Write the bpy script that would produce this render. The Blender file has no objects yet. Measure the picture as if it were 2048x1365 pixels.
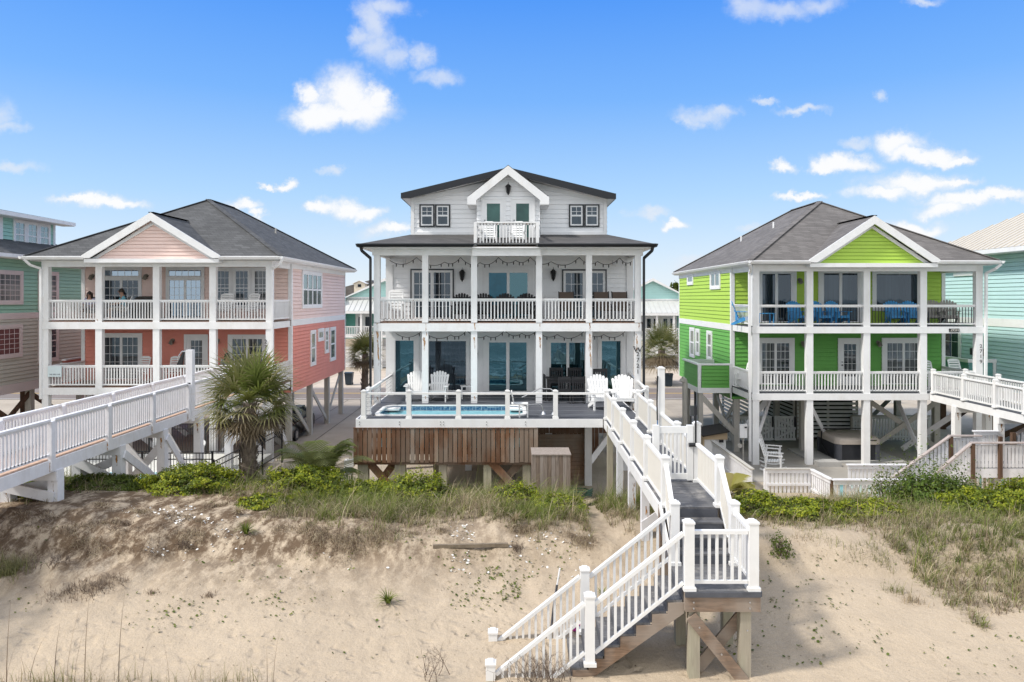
EXPO = .5
SKYSAT, SKYVAL, SKYHUE, SKYSTR = 1.3, 1.0, .5, .15
_k = 1/(.15*2**EXPO)
AIR = [tuple(c*_k for c in q) for q in ((.82, .90, .98), (.74, .85, .975), (.45, .69, .985), (.20, .47, .995), (.085, .325, .97))]
HAZEAMT, FILLCOL = .92, tuple(c*_k for c in (1.24, 1.26, 1.28))
CLOUDLO, CLOUDHI = tuple(c*_k for c in (.80, .85, .93)), tuple(c*_k for c in (1.0, 1.0, 1.0))
import bpy, bmesh, math, random
import numpy as np
from mathutils import Vector, Matrix, noise
random.seed(7); rng = np.random.default_rng(7)
R = math.radians
SC = bpy.context.scene
COL = SC.collection
# the camera stands at x=0, y=0, z=ZC; F, CX, HY: its focal length, vertical axis and horizon in photo pixels
F, CX, HY, ZC = 1400.0, 1024.0, 597.0, 7.5
def PX(px, Y): return (px - CX) * Y / F
def PZ(py, Y): return ZC - (py - HY) * Y / F

# ------------------------------------------------------------------ scene-building helpers
WORG = {}
def tag(o, label=None, cat=None, group=None, kind=None):
    if label: o['label'] = label
    if cat: o['category'] = cat
    if group: o['group'] = group
    if kind: o['kind'] = kind
    return o
def thing(name, label, cat, loc=(0, 0, 0), group=None):
    o = bpy.data.objects.new(name, None); COL.objects.link(o)
    o.empty_display_size = .3
    o.location = loc; WORG[o.name] = Vector(loc)
    return tag(o, label, cat, group)
def copy_tree(o, parent=None):
    c = o.copy(); COL.objects.link(c)
    if parent: c.parent = parent
    for ch in list(o.children): copy_tree(ch, c)
    return c
class Proto:
    """First placing moves the model itself, later placings copy it with its parts."""
    def __init__(s, root): s.root = root; s.used = False
    def place(s, x, y, z, rot=0, label=None, group=None, scale=1):
        o = copy_tree(s.root) if s.used else s.root
        if not s.used: s.first = o; s.used = True
        o.location = (x, y, z); o.rotation_euler = (0, 0, rot); o.scale = (scale,) * 3
        if label: o['label'] = label
        if group: o['group'] = group
        return o

class MB:
    def __init__(s): s.v = []; s.f = []; s.m = []
    def add(s, vs, fs, m=0):
        b = len(s.v); s.v += [tuple(p) for p in vs]
        s.f += [tuple(b + i for i in f) for f in fs]; s.m += [m] * len(fs); return s
    def box(s, x0, x1, y0, y1, z0, z1, m=0):
        return s.add([(x0,y0,z0),(x1,y0,z0),(x1,y1,z0),(x0,y1,z0),(x0,y0,z1),(x1,y0,z1),(x1,y1,z1),(x0,y1,z1)],
                     [(0,3,2,1),(4,5,6,7),(0,1,5,4),(1,2,6,5),(2,3,7,6),(3,0,4,7)], m)
    def cbox(s, x, y, z, w, d, h, m=0): return s.box(x-w/2, x+w/2, y-d/2, y+d/2, z, z+h, m)
    def bar(s, a, b, w, h, m=0, up=(0, 0, 1)):
        a, b = Vector(a), Vector(b); d = (b - a).normalized(); up = Vector(up)
        if abs(d.dot(up)) > .99: up = Vector((0, 1, 0))
        sd = d.cross(up).normalized() * (w / 2); u = sd.cross(d).normalized() * (h / 2)
        vs = [a-sd-u, a+sd-u, a+sd+u, a-sd+u, b-sd-u, b+sd-u, b+sd+u, b-sd+u]
        return s.add(vs, [(0,3,2,1),(4,5,6,7),(0,1,5,4),(1,2,6,5),(2,3,7,6),(3,0,4,7)], m)
    def cyl(s, a, b, r0, r1=None, n=10, m=0, caps=True):
        r1 = r0 if r1 is None else r1
        a, b = Vector(a), Vector(b); d = (b - a).normalized()
        t = Vector((1, 0, 0)) if abs(d.x) < .9 else Vector((0, 1, 0))
        u = d.cross(t).normalized(); w = d.cross(u)
        vs = [];
        for p, r in ((a, r0), (b, r1)):
            for i in range(n):
                an = 2*math.pi*i/n; vs.append(p + u*(r*math.cos(an)) + w*(r*math.sin(an)))
        fs = [(i, (i+1) % n, n+(i+1) % n, n+i) for i in range(n)]
        if caps: fs += [tuple(range(n-1, -1, -1)), tuple(range(n, 2*n))]
        return s.add(vs, fs, m)
    def tube(s, pts, r, n=6, m=0):
        for a, b in zip(pts[:-1], pts[1:]): s.cyl(a, b, r, r, n, m)
        return s
    def prism(s, poly, axis, c0, c1, m=0):
        n = len(poly)
        def p3(q, c): return {'x': (c, q[0], q[1]), 'y': (q[0], c, q[1]), 'z': (q[0], q[1], c)}[axis]
        vs = [p3(q, c0) for q in poly] + [p3(q, c1) for q in poly]
        fs = [tuple(range(n)), tuple(range(2*n-1, n-1, -1))] + [(i, n+i, n+(i+1) % n, (i+1) % n) for i in range(n)]
        return s.add(vs, fs, m)
    def rings(s, rings, m=0, closed_ends=True):
        n = len(rings[0]); vs = [p for r in rings for p in r]; fs = []
        for k in range(len(rings)-1):
            for i in range(n):
                fs.append((k*n+i, k*n+(i+1) % n, (k+1)*n+(i+1) % n, (k+1)*n+i))
        if closed_ends: fs += [tuple(range(n-1, -1, -1)), tuple(range((len(rings)-1)*n, len(rings)*n))]
        return s.add(vs, fs, m)
    def build(s, name, mats, parent=None, smooth=False, bevel=0, label=None, recalc=True, org=None):
        if not isinstance(mats, (list, tuple)): mats = [mats]
        me = bpy.data.meshes.new(name)
        o3 = Vector((0, 0, 0))
        if parent is not None: o3 = WORG.get(parent.name, Vector((0, 0, 0)))
        elif org is not None: o3 = Vector(org)
        me.from_pydata([(x-o3.x, y-o3.y, z-o3.z) for x, y, z in s.v], [], s.f)
        for m in mats: me.materials.append(m)
        if len(mats) > 1: me.polygons.foreach_set('material_index', s.m)
        if recalc:
            bm = bmesh.new(); bm.from_mesh(me); bmesh.ops.recalc_face_normals(bm, faces=bm.faces[:]); bm.to_mesh(me); bm.free()
        if smooth: me.polygons.foreach_set('use_smooth', [True]*len(me.polygons))
        me.update()
        o = bpy.data.objects.new(name, me); COL.objects.link(o)
        if parent is not None: o.parent = parent
        else: o.location = o3
        WORG[o.name] = o3
        if bevel:
            b = o.modifiers.new('Bevel', 'BEVEL'); b.width = bevel; b.segments = 1; b.limit_method = 'ANGLE'
        if label: o['label'] = label
        return o

# a box given on a wall: axis 'y' -> wall plane y=c, u runs along x; axis 'x' -> wall plane x=c, u runs along y; d = metres proud of the wall
def dbox(mb, axis, c, out, u0, u1, d0, d1, z0, z1, m=0):
    a, b = sorted((c+out*d0, c+out*d1))
    if axis == 'y': mb.box(u0, u1, a, b, z0, z1, m)
    else: mb.box(a, b, u0, u1, z0, z1, m)
def urange(poly, z):
    us = []
    n = len(poly)
    for i in range(n):
        (u0, z0), (u1, z1) = poly[i], poly[(i+1) % n]
        if (z0-z)*(z1-z) <= 0 and abs(z1-z0) > 1e-9:
            us.append(u0+(u1-u0)*(z-z0)/(z1-z0))
        elif abs(z0-z) < 1e-9: us.append(u0)
    return (min(us), max(us)) if us else None
def siding(mb, poly, axis, c, out, exp=.185, t=.03, m=0, gap=.017):
    """lap siding as real boards over a convex wall polygon [(u,z)..]"""
    zs = [p[1] for p in poly]; z0, z1 = min(zs), max(zs)
    ks = sorted(set([z0, z1] + [p[1] for p in poly if z0 < p[1] < z1] + list(np.arange(z0, z1, exp))))
    def pt(u, d, z): return (u, c+out*d, z) if axis == 'y' else (c+out*d, u, z)
    for a, b in zip(ks[:-1], ks[1:]):
        if b-a < 1e-4: continue
        ra, rb = urange(poly, a+1e-6), urange(poly, b-1e-6)
        if not ra or not rb: continue
        k0 = ((a-z0) % exp)/exp
        if k0 > .999: k0 = 0
        da, db = t*(1-k0)+.002, t*(1-min(1, k0+(b-a)/exp))+.002
        if k0 < .01 and b-a > .06 and a > z0+.01:          # shadow gap under each board
            g = gap; d_ = -.03
            mb.add([pt(ra[0], d_, a), pt(ra[1], d_, a), pt(ra[1], d_, a+g), pt(ra[0], d_, a+g)], [(0, 1, 2, 3)], m)
            mb.add([pt(ra[0], d_, a+g), pt(ra[1], d_, a+g), pt(ra[1], da, a+g), pt(ra[0], da, a+g)], [(0, 1, 2, 3)], m)
            mb.add([pt(ra[0], d_, a), pt(ra[1], d_, a), pt(ra[1], .002, a), pt(ra[0], .002, a)], [(0, 1, 2, 3)], m)
            a += g
        mb.add([pt(ra[0], da, a), pt(ra[1], da, a), pt(rb[1], db, b), pt(rb[0], db, b)], [(0, 1, 2, 3)], m)
        if k0 < .01 and a <= z0+.01: mb.add([pt(ra[0], 0, a), pt(ra[1], 0, a), pt(ra[1], da, a), pt(ra[0], da, a)], [(0, 1, 2, 3)], m)
def railing(mb, a, b, h=.95, sp=.125, bal=.035, top=.055, topw=.1, low=.09, m=0, mb2=None, m2=0, skip=0):
    a, b = Vector(a), Vector(b); L = (b-a).length
    up = Vector((0, 0, 1))
    mb.bar(a+up*(h-top/2), b+up*(h-top/2), topw, top, m)
    mb.bar(a+up*(h-top-.03), b+up*(h-top-.03), .04, .06, m)
    mb.bar(a+up*(low), b+up*(low), .045, .06, m)
    n = max(1, int(L/sp)); t2 = mb2 or mb
    d = (b-a); ang = math.atan2(d.y, d.x)
    for i in range(1, n):
        p = a+d*(i/n)
        t2.bar(p+up*low, p+up*(h-top), bal, bal, m2 if mb2 else m, up=(math.cos(ang), math.sin(ang), 0))

# ------------------------------------------------------------------ materials (all procedural)
MATS = {}
def nd(nt, t, **kw):
    n = nt.nodes.new(t)
    for k, v in kw.items(): setattr(n, k, v)
    return n
def mth(nt, op, a, b=None, c=None, clamp=False):
    n = nt.nodes.new('ShaderNodeMath'); n.operation = op; n.use_clamp = clamp
    for i, x in enumerate((a, b, c)):
        if x is None: continue
        if isinstance(x, (int, float)): n.inputs[i].default_value = x
        else: nt.links.new(x, n.inputs[i])
    return n.outputs[0]
def mixc(nt, f, a, b, mode='MIX'):
    n = nt.nodes.new('ShaderNodeMix'); n.data_type = 'RGBA'; n.blend_type = mode
    for s, x in ((n.inputs[0], f), (n.inputs[6], a), (n.inputs[7], b)):
        if isinstance(x, (int, float)): s.default_value = x
        elif isinstance(x, (tuple, list)): s.default_value = (*x[:3], 1)
        else: nt.links.new(x, s)
    return n.outputs[2]
def newmat(name):
    m = bpy.data.materials.new(name); m.use_nodes = True; MATS[name] = m
    nt = m.node_tree; b = nt.nodes['Principled BSDF']
    return m, nt, b
def pos(nt, sc=(1, 1, 1)):
    g = nd(nt, 'ShaderNodeNewGeometry'); mp = nd(nt, 'ShaderNodeMapping'); mp.inputs['Scale'].default_value = sc
    nt.links.new(g.outputs['Position'], mp.inputs['Vector']); return mp.outputs[0]
def ntex(nt, vec, scale, detail=4, rough=.6, dist=0):
    n = nd(nt, 'ShaderNodeTexNoise'); n.inputs['Scale'].default_value = scale; n.inputs['Detail'].default_value = detail
    n.inputs['Roughness'].default_value = rough; n.inputs['Distortion'].default_value = dist
    nt.links.new(vec, n.inputs['Vector']); return n.outputs['Fac']
def ramp(nt, fac, stops):
    r = nd(nt, 'ShaderNodeValToRGB'); cr = r.color_ramp
    while len(cr.elements) < len(stops): cr.elements.new(.5)
    for e, (p, c) in zip(cr.elements, stops): e.position = p; e.color = (*c[:3], 1)
    nt.links.new(fac, r.inputs[0]); return r.outputs[0]
def bump(nt, b, h, strength=.3, dist=.02):
    bp = nd(nt, 'ShaderNodeBump'); bp.inputs['Strength'].default_value = strength; bp.inputs['Distance'].default_value = dist
    nt.links.new(h, bp.inputs['Height']); nt.links.new(bp.outputs[0], b.inputs['Normal'])
def M(name, col, rough=.6, var=.1, scale=3, sc=(1, 1, 1), bmp=0, bscale=60, metal=0, spec=.4, dirt=None, dirtamt=.5):
    m, nt, b = newmat(name)
    v = pos(nt, sc); n = ntex(nt, v, scale, 5, .65)
    lo = [c*(1-var) for c in col]; hi = [min(1, c*(1+var)) for c in col]
    c = ramp(nt, n, [(.3, lo), (.7, hi)])
    if dirt:
        n2 = ntex(nt, pos(nt, (1, 1, .35)), 1.7, 6, .7)
        f = mth(nt, 'MULTIPLY', ramp(nt, n2, [(.52, (0,)*3), (.75, (1,)*3)]), dirtamt)
        c = mixc(nt, f, c, dirt)
    nt.links.new(c, b.inputs['Base Color'])
    b.inputs['Roughness'].default_value = rough; b.inputs['Metallic'].default_value = metal
    b.inputs['Specular IOR Level'].default_value = spec
    if bmp: bump(nt, b, ntex(nt, v, bscale, 4, .6), bmp, .01)
    return m
WHITE = M('white_paint', (.80, .80, .80), .5, .05, 2, dirt=(.60, .55, .48), dirtamt=.35)
TRIM = M('white_trim', (.80, .80, .80), .5, .04, 2)
VINYL = M('white_vinyl', (.79, .785, .77), .4, .04, 3, dirt=(.60, .56, .50), dirtamt=.3)
CREAM = M('cream_vinyl_pickets', (.84, .80, .72), .4, .02, 2)
GREYWHITE = M('grey_white_paint', (.62, .64, .64), .6, .08, 4, dirt=(.45, .42, .38), dirtamt=.4)  # grey-white paint of fences, gates and slatted walls
OLDWHITE = M('weathered_white_paint', (.73, .73, .75), .6, .07, 4, dirt=(.5, .46, .42), dirtamt=.45)
WSIDE = M('white_siding', (.87, .87, .875), .55, .03, 1.5, dirt=(.66, .63, .58), dirtamt=.2)
PINK = M('pale_pink_siding', (.85, .65, .585), .6, .03, 1.5, dirt=(.68, .50, .44), dirtamt=.3)
CORAL = M('coral_siding', (.75, .275, .21), .6, .05, 1.2, dirt=(.60, .22, .17), dirtamt=.4)
LIME = M('lime_siding', (.42, .62, .085), .6, .03, 1.5, dirt=(.36, .52, .09), dirtamt=.35)
GREEN = M('green_siding', (.13, .39, .075), .6, .04, 1.5, dirt=(.12, .30, .07), dirtamt=.4)
TEAL = M('teal_green_siding', (.29, .50, .39), .6, .04, 1.5)
BEIGE = M('grey_beige_siding', (.49, .47, .41), .6, .04, 1.5)
MAUVE = M('pale_mauve_trim', (.62, .53, .52), .6, .04, 1.5)
BLUE = M('pale_blue_siding', (.50, .70, .70), .6, .03, 1.5)
BLUEPANEL = M('sea_green_panel', (.16, .38, .36), .6, .05, 1.5)
AQUA = M('aqua_siding', (.50, .78, .74), .6, .03, 1.5)
DARKAQUA = M('aqua_siding_with_porch_shade', (.17, .48, .40), .6, .03, 1.5)  # darker copy of the aqua siding, porch shade put into the colour
BLACK = M('black_metal', (.012, .013, .016), .4, .1, 3)
BLACKTRIM = M('black_fascia', (.014, .016, .02), .35, .1, 3)
DECK = M('dark_grey_decking', (.085, .09, .105), .55, .2, 5, (1, 6, 1), .2, 40)
DECKW = M('worn_grey_decking', (.12, .12, .125), .6, .35, 4, (1, 7, 1), .3, 40, dirt=(.42, .39, .35), dirtamt=.95)
BROWNDECK = M('brown_decking', (.19, .12, .085), .7, .25, 6, (1, 6, 1))
PINKDECK = M('sun_bleached_decking', (.55, .38, .28), .7, .2, 6)
def woodmat(name, col, var=.35, sc=(9, 9, .8), greyc=None, gamt=.5):
    m, nt, b = newmat(name)
    v = pos(nt, sc); n = ntex(nt, v, 2.2, 6, .65, .6); big = ntex(nt, pos(nt, (1, 1, .6)), 1.3, 3, .5)
    c = ramp(nt, n, [(.28, [x*(1-var) for x in col]), (.72, [min(1, x*(1+var)) for x in col])])
    if greyc: c = mixc(nt, mth(nt, 'MULTIPLY', ramp(nt, big, [(.42, (0,)*3), (.62, (1,)*3)]), gamt), c, greyc)
    nt.links.new(c, b.inputs['Base Color']); b.inputs['Roughness'].default_value = .75
    b.inputs['Specular IOR Level'].default_value = .25
    bump(nt, b, n, .35, .01); return m
CEDAR = [woodmat('cedar_board_a', (.185, .095, .052), .35, greyc=(.25, .205, .165), gamt=.75),
         woodmat('cedar_board_b', (.135, .068, .038), .35, greyc=(.2, .16, .125), gamt=.65),
         woodmat('cedar_board_c', (.24, .145, .092), .3, greyc=(.3, .26, .22), gamt=.8)]
GREYWOOD = [woodmat('grey_board_a', (.24, .195, .165), .35), woodmat('grey_board_b', (.19, .145, .115), .35), woodmat('grey_board_c', (.29, .245, .215), .3)]
RAWWOOD = woodmat('brown_lumber', (.19, .125, .083), .55, (1.3, 6, 11), greyc=(.32, .27, .225), gamt=.9)
PILE = woodmat('treated_pile', (.36, .34, .25), .25, greyc=(.34, .29, .24), gamt=.6)
GREYPILE = woodmat('grey_painted_pile', (.46, .44, .40), .15)
BROWNPOST = woodmat('dark_brown_post', (.11, .065, .042), .3)
RAILWOOD = woodmat('weathered_hand_rail', (.40, .345, .325), .2, (2, 2, 2))
def shingle(name, col):
    m, nt, b = newmat(name)
    g = nd(nt, 'ShaderNodeNewGeometry'); sx = nd(nt, 'ShaderNodeSeparateXYZ'); nt.links.new(g.outputs['Position'], sx.inputs[0])
    cb = nd(nt, 'ShaderNodeCombineXYZ'); nt.links.new(mth(nt, 'ADD', sx.outputs[0], sx.outputs[1]), cb.inputs[0])
    nt.links.new(mth(nt, 'MULTIPLY', sx.outputs[2], 1.9), cb.inputs[1])
    br = nd(nt, 'ShaderNodeTexBrick'); nt.links.new(cb.outputs[0], br.inputs['Vector'])
    br.inputs['Scale'].default_value = 1; br.inputs['Brick Width'].default_value = .42; br.inputs['Row Height'].default_value = .2
    br.inputs['Mortar Size'].default_value = .012; br.inputs['Bias'].default_value = -.1
    br.inputs['Color1'].default_value = (*[c*.72 for c in col], 1); br.inputs['Color2'].default_value = (*[c*1.28 for c in col], 1)
    br.inputs['Mortar'].default_value = (*[c*.45 for c in col], 1)
    n = ntex(nt, pos(nt), 45, 3, .7); n2 = ntex(nt, pos(nt), .6, 3, .6)
    c = mixc(nt, .35, br.outputs['Color'], ramp(nt, n, [(.3, [c*.5 for c in col]), (.7, [c*1.7 for c in col])]))
    c = mixc(nt, .5, c, ramp(nt, n2, [(.3, (.75,)*3), (.7, (1.2,)*3)]), 'MULTIPLY')
    nt.links.new(c, b.inputs['Base Color']); b.inputs['Roughness'].default_value = .9; b.inputs['Specular IOR Level'].default_value = .2
    bump(nt, b, br.outputs['Fac'], -.5, .02)
    return m
SHING = shingle('charcoal_shingles', (.098, .099, .1))
SHING2 = shingle('brown_grey_shingles', (.15, .14, .134))
SHINGB = shingle('dark_shingles', (.095, .092, .09))
METALROOF = M('beige_metal_roof', (.56, .52, .45), .45, .05, 2, metal=.1)
GREYROOF = M('pale_grey_metal_roof', (.56, .56, .54), .4, .05, 2, metal=.1)
def glass(name, refl, inner, mix=.35, rough=.03, wav=.0, curtain=0):
    m, nt, b = newmat(name); nt.nodes.remove(b)
    out = nt.nodes['Material Output']
    gl = nd(nt, 'ShaderNodeBsdfGlossy'); gl.inputs['Color'].default_value = (*refl, 1); gl.inputs['Roughness'].default_value = rough
    df = nd(nt, 'ShaderNodeBsdfDiffuse')
    if curtain:
        n = ntex(nt, pos(nt, (1, 1, .02)), 9, 2, .5)
        n2 = ntex(nt, pos(nt, (1, 1, .15)), .8, 2, .5)
        c = ramp(nt, mth(nt, 'ADD', mth(nt, 'MULTIPLY', n, .35), mth(nt, 'MULTIPLY', n2, .65)), [(.4, inner), (.62, curtain)])
        nt.links.new(c, df.inputs['Color'])
    else:
        n = ntex(nt, pos(nt), .9, 3, .6)
        nt.links.new(ramp(nt, n, [(.35, [x*.5 for x in inner]), (.7, [x*1.5 for x in inner])]), df.inputs['Color'])
    mx = nd(nt, 'ShaderNodeMixShader')
    lw = nd(nt, 'ShaderNodeLayerWeight'); lw.inputs[0].default_value = .25
    f = mth(nt, 'ADD', mth(nt, 'MULTIPLY', lw.outputs['Fresnel'], .5), mix, clamp=True)
    nt.links.new(f, mx.inputs[0]); nt.links.new(df.outputs[0], mx.inputs[1]); nt.links.new(gl.outputs[0], mx.inputs[2])
    nt.links.new(mx.outputs[0], out.inputs[0])
    if wav:
        bp = nd(nt, 'ShaderNodeBump'); bp.inputs['Strength'].default_value = wav; bp.inputs['Distance'].default_value = .02
        nt.links.new(ntex(nt, pos(nt), 1.6, 2, .5), bp.inputs['Height']); nt.links.new(bp.outputs[0], gl.inputs['Normal'])
    return m
GTINT = glass('teal_tinted_glass', (.34, .62, .72), (.004, .02, .027), .19, .02, .14)
GBLUE = glass('blue_screened_glass', (.25, .5, .65), (.012, .085, .13), .12, .1)
GDARK = glass('dark_window_glass', (.50, .60, .70), (.010, .014, .020), .10, .02, .06, (.045, .058, .07))
GCURT = glass('curtained_window_glass', (.55, .6, .65), (.02, .024, .028), .10, .03, 0, (.20, .21, .21))
GGREEN = glass('green_screened_glass', (.35, .5, .5), (.035, .085, .072), .1, .1)
GSKY = glass('sky_reflecting_glass', (.6, .75, .9), (.03, .06, .09), .4, .02)
GPALE = glass('pale_side_glass', (.7, .8, .82), (.05, .07, .07), .3, .03, 0, (.2, .25, .24))
STEEL = M('brushed_steel', (.62, .62, .62), .25, .05, 5, metal=1)
CABLE = M('steel_cable', (.30, .31, .33), .4, .05, 5, metal=.6)
BLUEPLASTIC = M('blue_painted_slats', (.055, .30, .62), .5, .12, 5)
GREYPLASTIC = M('grey_weathered_slats', (.36, .34, .31), .7, .15, 6)
CHARCOAL = M('charcoal_slats', (.022, .022, .025), .55, .15, 5)
BROWNSLING = M('brown_sling_fabric', (.115, .085, .068), .8, .1, 20)
CONCRETE = M('pale_concrete', (.33, .305, .27), .85, .1, 1.2, bmp=.2)
CUSHION = M('taupe_vinyl_cover', (.44, .39, .34), .6, .08, 4)
def rustmat():
    m, nt, b = newmat('rust_stain'); out = nt.nodes['Material Output']
    v = pos(nt, (9, 9, 2.2)); n = ntex(nt, v, 1.4, 5, .7)
    nt.links.new(ramp(nt, ntex(nt, pos(nt), 9, 3), [(.35, (.22, .075, .016)), (.65, (.55, .29, .09))]), b.inputs['Base Color']); b.inputs['Roughness'].default_value = .9
    tr = nd(nt, 'ShaderNodeBsdfTransparent'); mx = nd(nt, 'ShaderNodeMixShader')
    nt.links.new(ramp(nt, n, [(.44, (0,)*3), (.56, (1,)*3)]), mx.inputs[0])
    nt.links.new(tr.outputs[0], mx.inputs[1]); nt.links.new(b.outputs[0], mx.inputs[2]); nt.links.new(mx.outputs[0], out.inputs[0])
    return m
RUST = rustmat()
def leafmat(name, tint=(1, 1, 1), trans=.35, rough=.55):
    """foliage: colour of each leaf comes from its own attribute"""
    m, nt, b = newmat(name); out = nt.nodes['Material Output']
    at = nd(nt, 'ShaderNodeAttribute'); at.attribute_name = 'leafcol'
    c = mixc(nt, 1, at.outputs['Color'], tint, 'MULTIPLY')
    nt.links.new(c, b.inputs['Base Color']); b.inputs['Roughness'].default_value = rough; b.inputs['Specular IOR Level'].default_value = .3
    tl = nd(nt, 'ShaderNodeBsdfTranslucent'); nt.links.new(c, tl.inputs[0])
    mx = nd(nt, 'ShaderNodeMixShader'); mx.inputs[0].default_value = trans
    nt.links.new(b.outputs[0], mx.inputs[1]); nt.links.new(tl.outputs[0], mx.inputs[2]); nt.links.new(mx.outputs[0], out.inputs[0])
    return m
LEAF = leafmat('leaf'); BLADE = leafmat('grass_blade', trans=.3, rough=.7)
BARK = woodmat('palm_bark', (.17, .135, .105), .4, (4, 4, 4))
TWIG = M('dry_twig', (.13, .095, .07), .9, .3, 9)

def colmesh(name, V, Fc, C, mat, parent=None, org=(0, 0, 0)):
    """fast mesh of faces with a colour per vertex; V (n,3), Fc list of equal-length index rows, C (n,3)"""
    me = bpy.data.meshes.new(name); V = np.asarray(V, np.float32) - np.asarray(org, np.float32)
    Fc = np.asarray(Fc, np.int32); k = Fc.shape[1]
    me.vertices.add(len(V)); me.vertices.foreach_set('co', V.ravel())
    me.loops.add(Fc.size); me.loops.foreach_set('vertex_index', Fc.ravel())
    me.polygons.add(len(Fc)); me.polygons.foreach_set('loop_start', np.arange(0, Fc.size, k, dtype=np.int32))
    me.update(calc_edges=True); me.validate()
    ca = me.color_attributes.new('leafcol', 'FLOAT_COLOR', 'POINT')
    ca.data.foreach_set('color', np.concatenate([np.asarray(C, np.float32), np.ones((len(V), 1), np.float32)], 1).ravel())
    me.materials.append(mat)
    o = bpy.data.objects.new(name, me); COL.objects.link(o)
    if parent is not None: o.parent = parent
    else: o.location = org
    return o
def blades(P0, h, az, lean, w, C, tipc=None, seg=2, curl=1.0):
    """bent tapering grass blades; arrays of n; returns V, F, C"""
    n = len(h); dirv = np.stack([np.cos(az), np.sin(az), np.zeros(n)], 1); sd = np.stack([-np.sin(az+rng.uniform(-1, 1, n)), np.cos(az), np.zeros(n)], 1)
    V = []; Cc = []
    for k in range(seg+1):
        t = k/seg
        a = lean*t*curl
        ctr = P0 + dirv*(np.sin(a)*h*t)[:, None] + np.array([0, 0, 1])*(np.cos(a)*h*t)[:, None]
        ww = (w*(1-t*.92))[:, None]*.5
        V += [ctr-sd*ww, ctr+sd*ww]
        cc = C*(1-t)+(tipc if tipc is not None else C*1.25)*t
        Cc += [cc, cc]
    V = np.stack(V, 1); Cc = np.stack(Cc, 1)   # n,2(seg+1),3
    m = 2*(seg+1); base = np.arange(n)[:, None]*m
    Fs = np.concatenate([base+np.array([[2*k, 2*k+1, 2*k+3, 2*k+2]]) for k in range(seg)], 0)
    return V.reshape(-1, 3), Fs, Cc.reshape(-1, 3)
# ------------------------------------------------------------------ camera, sun, sky
cam = bpy.data.cameras.new('camera'); co = bpy.data.objects.new('camera', cam); COL.objects.link(co)
co.location = (0, 0, ZC); co.rotation_euler = (R(90), 0, 0)
cam.sensor_width = 36; cam.lens = 36*F/2048; cam.shift_y = -(682.5-HY)/2048; cam.clip_end = 5000; cam.clip_start = .1
SC.camera = co
SUN = Vector((-.83, -.28, 1.0)).normalized()          # towards the sun
elev = math.asin(SUN.z); azim = math.atan2(SUN.x, SUN.y)
sl = bpy.data.lights.new('sun', 'SUN'); sl.energy = 2.75; sl.angle = R(6); sl.color = (1, .955, .89)
so = bpy.data.objects.new('sun', sl); COL.objects.link(so); so.rotation_euler = SUN.to_track_quat('Z', 'Y').to_euler()
so.location = (-30, -20, 40)
SC.view_settings.view_transform = 'Standard'; SC.view_settings.look = 'None'; SC.view_settings.exposure = EXPO; SC.view_settings.gamma = 1
SC.cycles.max_bounces = 6; SC.cycles.transparent_max_bounces = 12; SC.cycles.use_denoising = True
SC.cycles.caustics_reflective = False; SC.cycles.caustics_refractive = False

W = bpy.data.worlds.new('World'); SC.world = W; W.use_nodes = True
nt = W.node_tree; bg = nt.nodes['Background']
sky = nd(nt, 'ShaderNodeTexSky'); sky.sky_type = 'NISHITA'; sky.sun_disc = False
sky.sun_elevation = elev; sky.sun_rotation = azim; sky.altitude = 0; sky.air_density = 1.0; sky.dust_density = .6; sky.ozone_density = 2.5
tc = nd(nt, 'ShaderNodeTexCoord'); gen = tc.outputs['Generated']
sx = nd(nt, 'ShaderNodeSeparateXYZ'); nt.links.new(gen, sx.inputs[0])
yy = mth(nt, 'MAXIMUM', sx.outputs[1], .02)
u = mth(nt, 'DIVIDE', sx.outputs[0], yy); v = mth(nt, 'DIVIDE', sx.outputs[2], yy)
cbn = nd(nt, 'ShaderNodeCombineXYZ'); nt.links.new(u, cbn.inputs[0]); nt.links.new(v, cbn.inputs[1])
uv = cbn.outputs[0]
def vm(op, a, b=None):
    n = nt.nodes.new('ShaderNodeVectorMath'); n.operation = op
    for i, x in enumerate((a, b)):
        if x is None: continue
        if isinstance(x, tuple): n.inputs[i].default_value = x
        else: nt.links.new(x, n.inputs[i])
    return n
# puffed-up cloud outlines: the direction is jittered by two noises before it is measured against each cloud
nz = nd(nt, 'ShaderNodeTexNoise'); nz.inputs['Scale'].default_value = 15; nz.inputs['Detail'].default_value = 8; nz.inputs['Roughness'].default_value = .66
nt.links.new(uv, nz.inputs['Vector'])
jit = vm('MULTIPLY', vm('SUBTRACT', nz.outputs['Color'], (.5, .5, .5)).outputs[0], (.10, .062, 0)).outputs[0]
uvj = vm('ADD', uv, jit).outputs[0]
def blobs(lst):
    d = None
    for (cx, cy, rx, ry) in lst:
        n = nt.nodes.new('ShaderNodeVectorMath'); n.operation = 'MULTIPLY_ADD'; nt.links.new(uvj, n.inputs[0])
        n.inputs[1].default_value = (F/rx, F/ry, 0); n.inputs[2].default_value = (-(cx-CX)/rx, -(HY-cy)/ry, 0)
        l = vm('LENGTH', n.outputs[0]).outputs['Value']
        d = l if d is None else mth(nt, 'MINIMUM', d, l)
    return d
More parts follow.
